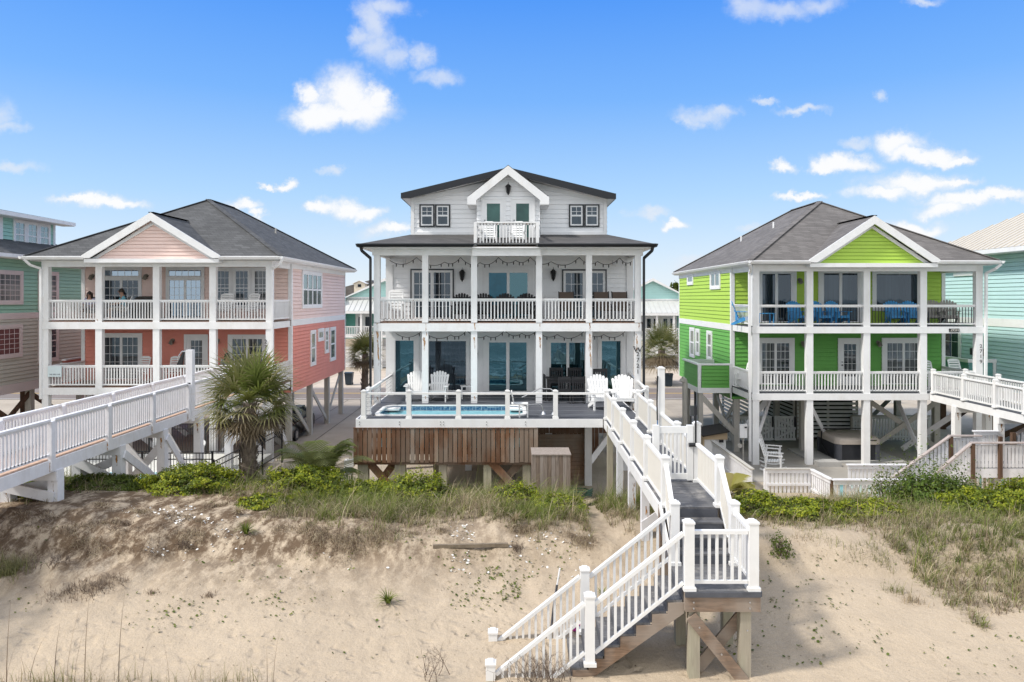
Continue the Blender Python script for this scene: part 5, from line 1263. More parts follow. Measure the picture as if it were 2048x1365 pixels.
# upper return stair panel
up_ = picket_fence('white slope-topped picket panel under the green house boardwalk', (17.75, 26.9), (18.65, 26.9), 2.42, 1.45, pm=OLDWHITE, ends=(0, 1), capm=True, cap=OLDWHITE)
mb = MB(); mb.bar((19.1, 26.6, 2.3), (21.6, 26.6, 3.9), .14, .06); mb.build('sloping_rail', RAILWOOD, ld)
mb = MB()
for i in range(16): x = 19.2+i*.15; mb.box(x, x+.09, 26.58, 26.6, 1.5+i*.09, 2.3+i*.096)
mb.build('sloping_pickets', OLDWHITE, ld)
mb = MB(); mb.box(18.95, 19.09, 26.5, 26.64, 0, 2.4); mb.build('post', BROWNPOST, ld)
# pale lattice fence below the lower deck
pf = picket_fence('pale fence with turquoise pickets below the lower deck', (16.3, 26.9), (22, 26.9), .9, -.1, pm=yl_, ends=(0, 0), gap=.09, pw=.09, cap=OLDWHITE)
mb = MB()
for i in range(6): mb.box(16.7+i*.42, 16.76+i*.42, 26.86, 26.885, .0, .7)
mb.build('turquoise_pickets', M('turquoise_paint', (.45, .75, .70), .6, .15, 4), pf)
# patio slab, slatted storage walls, grey fence with gates under the green house
sl = MB(); sl.box(9.4, 21.5, 28.5, 41, -.12, .03); tag(sl.build('patio', CONCRETE), kind='structure')
def slat_panel(label, axis, c, u0, u1, z0, z1, st=.21, w=.13, mat=GREYWHITE):
    f = thing('slatted_wall', label, 'slatted wall', (u0 if axis == 'y' else c, c if axis == 'y' else u0, 0))
    mb = MB(); z = z0
    while z < z1: dbox(mb, axis, c, -1, u0, u1, 0, .025, z, z+w); z += st
    mb.build('slats', mat, f)
    mb = MB()
    for u in (u0, (u0+u1)/2, u1-.09): dbox(mb, axis, c, -1, u, u+.09, -.1, -.001, z0-.1, z1)
    mb.build('uprights', GREYPILE, f); return f
slat_panel('grey slatted wall facing the sea behind the hot tub', 'y', 36.6, 14.9, 18.1, .25, 2.7)
slat_panel('grey slatted side wall under the left of the green house', 'x', 14.75, 36.7, 41, .25, 2.7)
slat_panel('grey slatted wall at the far left bay under the green house', 'x', 12.6, 36.8, 42, .25, 2.7)
# dark lining behind the slats: store room
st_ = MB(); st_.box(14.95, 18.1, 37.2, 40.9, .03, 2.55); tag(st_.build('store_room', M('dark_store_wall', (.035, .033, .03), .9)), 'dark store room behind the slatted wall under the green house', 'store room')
GF = GREYWHITE
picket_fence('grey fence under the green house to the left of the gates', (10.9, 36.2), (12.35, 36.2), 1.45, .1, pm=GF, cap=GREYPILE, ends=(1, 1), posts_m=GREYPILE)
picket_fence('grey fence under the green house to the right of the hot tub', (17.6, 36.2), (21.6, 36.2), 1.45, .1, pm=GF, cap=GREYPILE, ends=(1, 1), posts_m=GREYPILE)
for gx_, lab in ((12.42, 'grey plank gate with diagonal braces nearer the rocking chairs'), (13.57, 'grey plank gate with diagonal braces nearer the hot tub')):
    g_ = thing('plank_gate', lab, 'gate', (gx_, 36.2, 0)); mb = MB()
    for i in range(7): mb.box(gx_+.02+i*.155, gx_+.02+i*.155+.115, 36.2, 36.22, .15, 1.4)
    mb.build('planks', GF, g_); 
    for za, zb2 in ((1.28, 1.42), (.72, .84), (.16, .28)): mb = MB(); mb.box(gx_, gx_+1.1, 36.17, 36.199, za, zb2); mb.build('gate_rail', GF, g_)
    for a, b in (((gx_+.08, 36.165, 1.3), (gx_+1.02, 36.165, .86)), ((gx_+.08, 36.165, .28), (gx_+1.02, 36.165, .72))):
        mb = MB(); mb.bar(a, b, .02, .11); mb.build('brace', GF, g_)
    mb = MB(); mb.box(gx_+1.0, gx_+1.08, 36.13, 36.16, .85, 1.4); mb.build('latch', BLACK, g_)
# ------------------------------------------------------------------ neighbouring houses at both edges
hT = thing('beach_house', 'teal and grey-beige house with a dormer, partly hidden at the left edge', 'house', (-30, 30, 0))
xw = -24.5
uw = MB(); siding(uw, [(28, 6.75), (40.6, 6.75), (40.6, 9.5), (28, 9.5)], 'x', xw, 1, .19); siding(uw, [(-36, 6.75), (xw, 6.75), (xw, 9.5), (-36, 9.5)], 'y', 28, -1, .19); siding(uw, [(-36, 6.75), (xw, 6.75), (xw, 9.5), (-36, 9.5)], 'y', 40.6, 1, .19); uw.build('upper_wall', TEAL, hT)
lw = MB(); siding(lw, [(28, 3.1), (40.6, 3.1), (40.6, 6.5), (28, 6.5)], 'x', xw, 1, .19); siding(lw, [(-36, 3.1), (xw, 3.1), (xw, 6.5), (-36, 6.5)], 'y', 28, -1, .19); siding(lw, [(-36, 3.1), (xw, 3.1), (xw, 6.5), (-36, 6.5)], 'y', 40.6, 1, .19)
lw.box(-35.9, xw-.05, 28.05, 40.5, 3.1, 3.3); lw.build('lower_wall', BEIGE, hT)
tb = MB(); tb.box(xw, xw+.04, 28, 40.6, 6.48, 6.78); tb.box(xw, xw+.04, 28, 40.6, 2.85, 3.3); tb.build('wall_trim', MAUVE, hT)
for y0, y1, z0, z1, g, pn in ((33.05, 34.85, 7.35, 8.7, (5, 5), GCURT), (33.0, 34.8, 4.75, 6.05, (5, 5), M('red_curtain_glass', (.15, .06, .06), .3)), (36.3, 37.6, 7.0, 8.75, (3, 6), GCURT), (36.3, 37.6, 4.3, 6.2, (3, 6), GDARK), (30.2, 31.6, 7.3, 8.7, (5, 5), GCURT)):
    window(hT, 'x', xw, 1, y0, y1, z0, z1, .16, .05, 1, g, .5 if y0 > 36 else None, trim=MAUVE, fmat=MAUVE, pane=pn, muntin=.025)
rf = MB(); ev, rg = xw+.75, -30.2
rf.add([(ev, 27.4, 9.62), (ev, 41.2, 9.62), (rg, 36, 12.6), (rg, 32.5, 12.6)], [(0, 1, 2, 3)]); rf.add([(ev, 27.4, 9.62), (rg, 32.5, 12.6), (-36.8, 27.4, 9.62)], [(0, 1, 2)]); rf.add([(ev, 41.2, 9.62), (-36.8, 41.2, 9.62), (rg, 36, 12.6)], [(0, 1, 2)])
rf.add([(-36.8, 27.4, 9.62), (rg, 32.5, 12.6), (rg, 36, 12.6), (-36.8, 41.2, 9.62)], [(0, 1, 2, 3)]); rf.build('roof', SHING, hT, recalc=False)
fb = MB(); fb.box(ev-.03, ev+.06, 27.4, 41.2, 9.45, 9.62); fb.box(xw, ev-.03, 27.4, 41.2, 9.42, 9.46); fb.build('fascia', WHITE, hT)
xd = -25.6
dw_ = MB(); siding(dw_, [(33.5, 9.9), (39.2, 9.9), (39.2, 11.75), (33.5, 11.75)], 'x', xd, 1, .19); siding(dw_, [(-32, 9.9), (xd, 9.9), (xd, 11.75), (-32, 11.75)], 'y', 33.5, -1, .19); siding(dw_, [(-32, 9.9), (xd, 9.9), (xd, 11.75), (-32, 11.75)], 'y', 39.2, 1, .19); dw_.build('dormer_wall', M('pale_teal_siding', (.36, .62, .52), .6, .03, 1.5), hT)
mb = MB(); mb.box(xd, xd+.04, 39.02, 39.2, 9.9, 11.75); mb.box(xd, xd+.04, 34.9, 35.15, 9.9, 11.75); mb.build('dormer_trim', WHITE, hT)
for y in (36.0, 36.95, 37.9): window(hT, 'x', xd, 1, y, y+.72, 10.15, 11.45, .12, .05, 1, (2, 4), .5, pane=GPALE)
mb = MB(); mb.add([(xd+.7, 32.9, 11.8), (xd+.7, 39.9, 11.8), (-31, 39.9, 12.9), (-31, 32.9, 12.9)], [(0, 1, 2, 3)]); mb.build('dormer_roof', SHING, hT, recalc=False)
mb = MB(); mb.box(xd+.66, xd+.74, 32.9, 39.9, 11.6, 11.79); mb.box(xd, xd+.66, 32.9, 39.9, 11.58, 11.62); mb.build('dormer_fascia', WHITE, hT)
for x in (-24.8, -28, -31.5):
    for y in (29, 32.5, 36, 40.2):
        mb = MB(); mb.cbox(x, y, -.2, .3, .3, 3.4); mb.build('piling', BROWNPOST if (y > 33 and x < -25) else GREYPILE, hT)
for a, b in (((-24.75, 32.4, 2.9), (-24.75, 36, .5)), ((-24.75, 36, 2.7), (-24.75, 32.4, .2)), ((-24.7, 36.1, 2.5), (-24.7, 39.8, .4))):
    mb = MB(); mb.bar(a, b, .06, .26); mb.build('brace', BROWNPOST, hT)

hB = thing('beach_house', 'pale blue house with a beige metal roof, cut off at the right edge', 'house', (30, 32, 0))
xw = 24.5
uw = MB()
siding(uw, [(26, 6.45), (40.6, 6.45), (40.6, 9.75), (26, 9.75)], 'x', xw, -1, .2); siding(uw, [(26, 2.9), (40.6, 2.9), (40.6, 6.1), (26, 6.1)], 'x', xw, -1, .2)
siding(uw, [(xw, 2.9), (36, 2.9), (36, 9.75), (xw, 9.75)], 'y', 26, -1, .2); siding(uw, [(xw, 2.9), (36, 2.9), (36, 9.75), (xw, 9.75)], 'y', 40.6, 1, .2); uw.box(xw+.05, 36, 26.05, 40.5, 2.9, 3.1); uw.build('wall', BLUE, hB)
mb = MB(); mb.box(xw-.04, xw, 26, 40.6, 6.08, 6.48); mb.box(xw-.04, xw, 40.4, 40.6, 2.9, 6.07); mb.box(xw-.04, xw, 40.4, 40.6, 6.49, 9.7); mb.build('wall_trim', WHITE, hB)
rf = MB(); ev, rg = xw-.8, 31
rf.add([(ev, 25.2, 9.95), (ev, 41.4, 9.95), (rg, 35, 13.9), (rg, 31.5, 13.9)], [(0, 1, 2, 3)]); rf.add([(ev, 41.4, 9.95), (38, 41.4, 9.95), (rg, 35, 13.9)], [(0, 1, 2)]); rf.add([(ev, 25.2, 9.95), (rg, 31.5, 13.9), (38, 25.2, 9.95)], [(0, 1, 2)])
for i in range(36):      # standing seams
    y = 25.6+i*.44
    t = 1 if 31.5 <= y <= 35 else ((y-25.2)/6.3 if y < 31.5 else (41.4-y)/6.4)
    t = max(.02, min(1, t)); rf.bar((ev, y, 9.97), (ev+(rg-ev)*t, y, 9.97+3.95*t), .035, .05)
rf.build('roof', METALROOF, hB, recalc=False)
mb = MB(); mb.box(ev-.06, ev+.03, 25.2, 41.4, 9.72, 9.93); mb.box(ev+.03, xw, 25.2, 41.4, 9.7, 9.75); mb.build('fascia', WHITE, hB)
window(hB, 'x', xw, -1, 36.9, 38.6, 8.85, 9.25, .14, .05, 1, pane=GCURT); window(hB, 'x', xw, -1, 38.3, 39.6, 4.2, 6.0, .16, .06, 1, (2, 2), pane=GDARK); window(hB, 'x', xw, -1, 39.75, 40.3, 4.2, 6.0, .1, .06, 1, (1, 2), pane=GDARK)
sc = MB(); siding(sc, [(23.1, 2.9), (24.4, 2.9), (24.4, 4.25), (23.1, 4.25)], 'y', 35.4, -1, .2); siding(sc, [(35.4, 2.9), (38, 2.9), (38, 4.25), (35.4, 4.25)], 'x', 23.1, -1, .2); sc.build('landing_screen', BLUEPANEL, hB)
sc = MB(); sc.box(23.0, 24.46, 35.32, 35.5, 4.25, 4.42); sc.box(24.3, 24.45, 35.34, 35.42, 2.9, 4.25); sc.box(23.0, 23.2, 35.5, 38.1, 4.25, 4.42); sc.build('screen_trim', TRIM, hB)
for y in (36.1, 36.9): mb = MB(); mb.box(24.36, 24.5, y, y+.35, 4.5, 4.85); mb.build('utility_box', BLACK, hB)
for x in (24.7, 28):
    for y in (27, 31, 36, 40.2): mb = MB(); mb.cbox(x, y, -.2, .3, .3, 3.2); mb.build('piling', BROWNPOST, hB)
for a, b in (((24.7, 36, 2.7), (24.7, 40, .2)), ((24.7, 31.2, 2.6), (24.7, 35.8, .3)), ((24.8, 36, 2.6), (27.9, 36, .2))): mb = MB(); mb.bar(a, b, .06, .26); mb.build('brace', BROWNPOST, hB)

# ------------------------------------------------------------------ small houses across the street
def cottage(label, xc, Y, hw, apex, eave, porch_z0, porch_z1, floor, wallm, roofm, doors=True, x_lo=None):
    h = thing('cottage', label, 'house', (xc, Y, 0))
    w = MB(); siding(w, [(xc-hw, floor-.5), (xc+hw, floor-.5), (xc+hw, eave), (xc, apex-.15), (xc-hw, eave)], 'y', Y+1.6, -1, .25)
    for x, s in ((xc-hw, -1), (xc+hw, 1)): siding(w, [(Y, floor-.5), (Y+12, floor-.5), (Y+12, eave), (Y, eave)], 'x', x, s, .25)
    w.build('wall', wallm, h)
    r = MB(); o = .5; sl = (apex-eave)/hw
    for s in (-1, 1): r.add([(xc+s*(hw+o), Y+1.1, eave-o*sl), (xc, Y+1.1, apex), (xc, Y+12.5, apex), (xc+s*(hw+o), Y+12.5, eave-o*sl)], [(0, 1, 2, 3)])
    r.build('roof', roofm, h, recalc=False)
    b = MB(); b.prism([(xc-hw-o, eave-o*sl-.1), (xc-hw-o, eave-o*sl-.005), (xc, apex-.005), (xc+hw+o, eave-o*sl-.005), (xc+hw+o, eave-o*sl-.1), (xc, apex-.32)], 'y', Y+1.05, Y+1.1); b.build('barge_boards', WHITE, h)
    p = MB(); p.add([(xc-hw-.4, Y-1.1, porch_z0), (xc+hw+.4, Y-1.1, porch_z0), (xc+hw+.4, Y+1.55, porch_z1), (xc-hw-.4, Y+1.55, porch_z1)], [(0, 1, 2, 3)])
    k = int(hw*2/.55)
    for i in range(k+1): x = xc-hw-.3+i*.55; p.bar((x, Y-1.1, porch_z0+.03), (x, Y+1.55, porch_z1+.03), .05, .06)
    p.build('porch_roof', GREYROOF, h, recalc=False)
    b = MB(); b.box(xc-hw-.4, xc+hw+.4, Y-1.16, Y-1.1, porch_z0-.28, porch_z0-.01); b.box(xc-hw-.02, xc+hw+.02, Y+1.5, Y+1.56, porch_z1+.02, porch_z1+.2); b.build('porch_header', WHITE, h)
    d = MB(); d.box(xc-hw-.2, xc+hw+.2, Y-1, Y+1.6, floor-.25, floor); d.build('porch_deck', WHITE, h)
    for i in range(5):
        x = xc-hw+i*hw/2; q = MB(); q.cbox(x, Y-.9, -.1, .22, .22, porch_z0-.2); q.build('porch_post', WHITE, h)
    rb = MB(); railing(rb, (xc-hw, Y-.9, floor), (xc+hw, Y-.9, floor), .95, .18, .06); rb.build('railing', WHITE, h)
    s = MB(); siding(s, [(xc-hw+.02, floor), (xc+hw-.02, floor), (xc+hw-.02, porch_z0-.1), (xc-hw+.02, porch_z0-.1)], 'y', Y+1.54, -1, .25); s.build('porch_wall', DARKAQUA, h)
    for x in (xc-hw*.55, xc, xc+hw*.5):
        window(h, 'y', Y+1.5, -1, x-.75, x+.75, floor+.05, floor+2.05, .16, .16, 2, pane=GDARK, name='door')
    u_ = MB()
    for i in range(14): u_.box(xc-hw+.1, xc+hw-.1, Y+.4, Y+.45, .1+i*.16, .2+i*.16)
    u_.build('lattice_skirt', WHITE, h); return h
cottage('aqua cottage with a metal porch roof seen left of the white house', PX(766, 75), 75, 4.3, PZ(556, 75), PZ(594, 75), PZ(622, 75), PZ(598, 75), PZ(670, 75), AQUA, GREYROOF)
cottage('aqua cottage with a metal porch roof seen right of the white house', PX(1310, 75), 75, 3.6, PZ(556, 75), PZ(592, 75), PZ(626, 75), PZ(602, 75), PZ(674, 75), AQUA, GREYROOF)
hg = thing('cottage', 'grey-roofed house with a cream dormer far behind the left aqua cottage', 'house', (-25, 100, 0))
r = MB(); x0_, x1_ = PX(660, 100), PX(741, 100)
r.prism([(x0_-3, 6), (x0_-3, PZ(592, 100)), (PX(738, 100), PZ(560, 100)), (PX(760, 100), PZ(585, 100)), (PX(760, 100), 6)], 'y', 101, 108); r.build('roof', SHING2, hg)
r = MB(); r.prism([(PX(710, 100), 7.2), (PX(710, 100), PZ(568, 100)), (PX(721, 100), PZ(562.5, 100)), (PX(732, 100), PZ(568, 100)), (PX(732, 100), 7.2)], 'y', 99.4, 101); r.build('dormer', M('cream_siding', (.72, .64, .52), .6), hg)
r = MB(); r.prism([(PX(707, 100), PZ(567.5, 100)), (PX(721, 100), PZ(561, 100)), (PX(735, 100), PZ(567.5, 100)), (PX(735, 100), PZ(568.6, 100)), (PX(721, 100), PZ(562.3, 100)), (PX(707, 100), PZ(568.6, 100))], 'y', 99.2, 101); r.build('dormer_roof', WHITE, hg)
r = MB(); r.box(PX(717.5, 100), PX(724, 100), 99.35, 99.39, PZ(574.5, 100), PZ(569, 100)); r.build('window', GDARK, hg)
r = MB(); r.box(x0_-2.8, PX(758, 100), 101.2, 107.8, 0, 7); r.build('wall', M('tan_siding', (.5, .42, .33), .6), hg)
def lot_house(label, x, Y, w, hgt, wm, rm):
    h = thing('cottage', label, 'house', (x, Y, 0)); b = MB(); b.box(x-w/2, x+w/2, Y, Y+9, 2.6, hgt); b.build('wall', wm, h)
    r = MB(); r.prism([(x-w/2-.5, hgt), (x+w/2+.5, hgt), (x, hgt+2.6)], 'y', Y-.5, Y+9.5); r.build('roof', rm, h)
    for i in range(4):
        b = MB(); b.cbox(x-w/2+.2+i*(w-.4)/3, Y+.2, -.1, .3, .3, 2.8); b.build('piling', WHITE, h)
    for i in (-1, 1): window(h, 'y', Y, -1, x+i*w/4-.8, x+i*w/4+.8, 3.4, 5.2, .15, .12, 2, pane=GDARK)
lot_house('pale yellow stilted house across the street behind the coral house', -30, 76, 10, 6, M('pale_yellow_siding', (.66, .58, .38), .6), GREYROOF)
lot_house('grey stilted house across the street behind the green house', 31, 76, 10, 6, M('grey_siding', (.42, .43, .44), .6), SHING2)
lot_house('tan stilted house across the street behind the white house', 0.5, 77, 9, 6, M('sandy_siding', (.58, .48, .36), .6), SHING2)

# ------------------------------------------------------------------ chairs and other furniture
def adirondack(name, label, mat, cat='chair'):
    r = thing(name, label, cat); mb = MB()
    for i in range(6):
        t = i/5; y = -.30+t*.50; z = .39-t*.12; mb.bar((-.27, y, z), (.27, y, z), .085, .022, up=(0, .25, 1))
    mb.box(-.28, .28, -.335, -.315, .30, .40); mb.build('seat', mat, r)
    mb = MB(); n = 7
    for i in range(n):
        t = (i-(n-1)/2)/((n-1)/2); hh = .80-.13*t*t; xb, xt = t*.225, t*.30
        a, b = Vector((xb, .19, .27)), Vector((xt, .19+hh*.36, .27+hh*.93)); w0, w1 = .066, .086
        nrm = Vector((0, -.93, .36))*.018; sd = Vector((1, 0, 0))
        vs = [a-sd*w0/2, a+sd*w0/2, b+sd*w1/2, b+sd*w1*.25+Vector((0, .012, .03)), b-sd*w1*.25+Vector((0, .012, .03)), b-sd*w1/2]
        m_ = len(vs); mb.add(vs+[v-nrm for v in vs], [tuple(range(m_)), tuple(range(2*m_-1, m_-1, -1))]+[(k, m_+k, m_+(k+1) % m_, (k+1) % m_) for k in range(m_)])
    mb.bar((-.31, .36, .60), (.31, .36, .60), .03, .07); mb.bar((-.27, .46, .86), (.27, .46, .86), .03, .06); mb.build('backrest', mat, r)
    for s in (-1, 1):
        mb = MB(); mb.prism([(s*.25, -.38), (s*.41, -.38), (s*.42, -.30), (s*.38, .34), (s*.30, .34), (s*.27, -.2)], 'z', .56, .585); mb.build('armrest', mat, r)
        mb = MB(); mb.box(s*.315-.02, s*.315+.02, -.33, -.23, 0, .56); mb.build('leg', mat, r)
        mb = MB(); mb.prism([(-.32, .40), (-.32, .28), (.40, .0), (.50, .0), (.50, .06), (.2, .24)], 'x', s*.28-.015, s*.28+.015); mb.build('leg', mat, r)
        mb = MB(); mb.box(s*.31-.016, s*.31+.016, .26, .33, .2, .56); mb.build('arm_support', mat, r)
    return Proto(r)
def rocker(name, label, mat):
    r = thing(name, label, 'chair'); mb = MB()
    for i in range(6): y = -.24+i*.09; mb.box(-.25, .25, y, y+.07, .415-i*.008, .435-i*.008)
    mb.build('seat', mat, r); mb = MB()
    tl = .42
    def bp(x, h): return (x, .26+h*.30, .40+h*.95)
    for s in (-1, 1): mb.bar(bp(s*.25, -.02), bp(s*.25, .72), .05, .035)
    for i in range(6): h = .10+i*.11; mb.bar(bp(-.24, h), bp(.24, h), .018, .072, up=(0, .3, .95))
    pts = [(-.27, .71), (-.27, .76), (-.14, .815), (.14, .815), (.27, .76), (.27, .71)]
    q = [Vector(bp(x, h)) for x, h in pts]; off = Vector((0, .03, -.01)); m_ = len(q)
    mb.add(q+[v+off for v in q], [tuple(range(m_)), tuple(range(2*m_-1, m_-1, -1))]+[(k, m_+k, m_+(k+1) % m_, (k+1) % m_) for k in range(m_)])
    mb.build('backrest', mat, r)
    for s in (-1, 1):
        mb = MB(); mb.box(s*.30-.05, s*.30+.05, -.32, .30, .63, .66); mb.build('armrest', mat, r)
        mb = MB(); mb.box(s*.29-.022, s*.29+.022, -.27, -.22, .06, .63); mb.build('leg', mat, r)
        mb = MB(); mb.bar((s*.29, .24, .63), (s*.29, .30, .05), .044, .05); mb.build('leg', mat, r)
        mb = MB(); pts = [(s*.29, -.42+.1*k, .03+.10*((k-4.5)/4.5)**2) for k in range(10)]
        for a, b in zip(pts[:-1], pts[1:]): mb.bar(a, b, .04, .05)
        mb.build('runner', mat, r)
    return Proto(r)
def sling(name, label, mat, frame):
    r = thing(name, label, 'chair'); mb = MB(); mb.bar((0, -.26, .43), (0, .24, .40), .52, .02); mb.build('seat', mat, r)
    mb = MB(); mb.bar((0, .24, .41), (0, .46, 1.12), .54, .025, up=(0, -1, .3)); mb.build('backrest', mat, r)
    for s in (-1, 1):
        mb = MB(); mb.bar((s*.29, .20, .36), (s*.29, .48, 1.14), .035, .035); mb.build('back_frame', frame, r)
        mb = MB(); mb.tube([(s*.29, -.28, 0), (s*.29, -.26, .6), (s*.29, -.2, .64), (s*.29, .32, .62)], .018); mb.build('armrest', frame, r)
        mb = MB(); mb.bar((s*.29, .30, .6), (s*.29, .38, 0), .03, .03); mb.build('leg', frame, r)
    return Proto(r)
def slat_chair(name, label, mat):
    r = thing(name, label, 'chair'); mb = MB(); mb.box(-.23, .23, -.22, .22, .42, .46); mb.build('seat', mat, r)
    mb = MB(); mb.box(-.23, .23, .2, .235, .90, 1.0); mb.box(-.23, .23, .2, .235, .5, .56)
    for i in range(6): x = -.19+i*.076; mb.box(x-.022, x+.022, .205, .23, .56, .9)
    mb.build('backrest', mat, r)
    for s in (-1, 1):
        mb = MB(); mb.box(s*.215-.022, s*.215+.022, -.22, -.176, 0, .42); mb.build('leg', mat, r)
        mb = MB(); mb.box(s*.215-.022, s*.215+.022, .195, .24, 0, 1.0); mb.build('leg', mat, r)
    return Proto(r)
WP = M('white_poly_slats', (.84, .84, .83), .45, .03, 3)
aw = adirondack('adirondack_chair', 'x', WP)
g = 'white adirondack chairs on the pool deck'
YA = 28.3
aw.place(PX(831.5, YA), YA, ZD, R(4), 'white adirondack chair behind the pool, nearer the left corner window', g, 1.12)
aw.place(PX(876, YA), YA, ZD, R(-3), 'white adirondack chair between two porch posts in front of the dark picture window', g, 1.12)
aw.place(PX(1203, 26.2), 26.2, ZD, R(10), 'white adirondack chair behind the walkway rail, beside the black dining set', g, 1.2)
aw.place(PX(1247.5, 26.1), 26.1, ZD, R(-3), 'white adirondack chair at the deck corner where the walkway starts', g, 1.2)
ad = adirondack('adirondack_chair', 'x', CHARCOAL); g = 'charcoal adirondack chairs on the upper porch of the white house'
for px, lab, yy in ((922, 'charcoal adirondack chair under the left lantern on the upper porch', 28.9), (968, 'charcoal adirondack chair just right of the third post on the upper porch', 28.9), (1009, 'charcoal adirondack chair before the blue left door pane on the upper porch', 28.9), (1053, 'charcoal adirondack chair before the dark right door pane on the upper porch', 28.9)):
    ad.place(PX(px, yy), yy, f2 if False else 6.55, R(random.uniform(-6, 6)), lab, g, 1.12)
wr = rocker('rocking_chair', 'x', WP)
wr.place(PX(978, 28.3), 28.3, 9.55, R(2), 'white rocking chair on the attic balcony before the left door', 'white rocking chairs on the attic balcony', .95)
wr.place(PX(1034, 28.3), 28.3, 9.55, R(-8), 'white rocking chair on the attic balcony before the right door', 'white rocking chairs on the attic balcony', .95)
wr.place(PX(790, 28.9), 28.9, 6.55, R(4), 'white high-backed porch chair in the left corner of the upper porch of the white house', None, 1.12)
fl1, fl2 = 3.45, 6.45
g = 'white rocking chairs on the porches of the coral house'
wr.place(PX(277, 33.6), 33.6, fl1, R(-10), 'white rocking chair on the lower coral porch before the curtained slider', g, 1.05)
wr.place(PX(346, 33.6), 33.6, fl1, R(6), 'white rocking chair on the lower coral porch under a wall lamp', g, 1.05)
wr.place(PX(447, 33.4), 33.4, fl2, R(2), 'white rocking chair on the upper coral porch before the left of three windows', g, 1.1)
wr.place(PX(495, 33.3), 33.3, fl2, R(-18), 'white rocking chair on the upper coral porch before the middle of three windows', g, 1.1)
wr.place(PX(375, 27.4), 27.4, .45, R(-60), 'white rocking chair beside the pool patio under the coral house', None, 1.2)
wr.place(PX(1548, 30.2), 30.2, .03, R(66), 'white rocking chair nearer the sea on the patio under the green house', 'white rocking chairs under the green house', 1.15)
wr.place(PX(1546, 31.7), 31.7, .03, R(66), 'white rocking chair farther back on the patio under the green house', 'white rocking chairs under the green house', 1.15)
wr.place(PX(1865, 32.9), 32.9, 3.26, R(5), 'white rocking chair at the right end of the lower green porch', 'white rocking chairs on the lower green porch', 1.1)
wr.place(PX(1922, 33.6), 33.6, 3.26, R(5), 'white rocking chair behind the boardwalk rail on the lower green porch', 'white rocking chairs on the lower green porch', 1.1)
wr.place(PX(1490, 33.0), 33.0, 3.26, R(-60), 'white rocking chair at the left end of the lower green porch', 'white rocking chairs on the lower green porch', 1.05)
ab = adirondack('adirondack_chair', 'x', BLUEPLASTIC); g = 'bright blue adirondack chairs on the green house porch'
for px, rot, lab in ((1487, 70, 'bright blue adirondack chair turned sideways at the left end of the upper green porch'), (1598, 12, 'bright blue adirondack chair between the left sliding door and the second post'), (1641, 10, 'bright blue adirondack chair just right of the second post of the green porch'), (1676, 14, 'bright blue adirondack chair in the middle of the second green porch bay'),
                   (1791, -8, 'bright blue adirondack chair left of the pair under the big window'), (1826, -6, 'bright blue adirondack chair right of the pair, beside the fourth green porch post')):
    ab.place(PX(px, 32.7), 32.7, 6.26, R(rot), lab, g, 1.08)
tb = thing('side_table', 'bright blue slatted side table on the upper green porch', 'table', (0, 0, 0))
mb = MB(); 
for i in range(5): mb.box(-.4, .4, -.3+i*.125, -.19+i*.125, .52, .55)
mb.build('tabletop', BLUEPLASTIC, tb)
for sx_ in (-1, 1):
    for sy_ in (-1, 1): mb = MB(); mb.box(sx_*.34-.03, sx_*.34+.03, sy_*.25-.03, sy_*.25+.03, 0, .52); mb.build('leg', BLUEPLASTIC, tb)
tb.location = (PX(1529, 32.5), 32.5, 6.26)
ag = adirondack('adirondack_chair', 'x', GREYPLASTIC)
ag.place(PX(1870, 32.8), 32.8, 6.26, R(-14), 'grey weathered adirondack chair by the fourth post of the upper green porch', 'grey adirondack chairs on the upper green porch', 1.12)
ag.place(PX(1897, 32.5), 32.5, 6.26, R(-25), 'grey weathered adirondack chair nearer the right end of the upper green porch', 'grey adirondack chairs on the upper green porch', 1.12)
sl_p = sling('sling_chair', 'x', BROWNSLING, BLACK); g = 'brown sling chairs on the upper porch of the white house'
for px, lab in ((1135, 'brown sling chair in front of the right sliding door on the upper porch'), (1206, 'brown sling chair just right of the fifth post on the upper porch'), (1243, 'brown sling chair in the right corner of the upper porch')):
    sl_p.place(PX(px, 28.9), 28.9, 6.55, R(2), lab, g, 1.08)
mb = thing('side_table', 'small white side table beside the porch post near the pool', 'table', (0, 0, 0))
t = MB()
for i in range(4): t.box(-.27, .27, -.22+i*.11, -.12+i*.11, .5, .53)
t.build('tabletop', WP, mb)
for sx_ in (-1, 1):
    for sy_ in (-1, 1): t = MB(); t.box(sx_*.22-.02, sx_*.22+.02, sy_*.17-.02, sy_*.17+.02, 0, .5); t.build('leg', WP, mb)
mb.location = (PX(934, 29), 29, ZD); mb.rotation_euler.z = R(8)
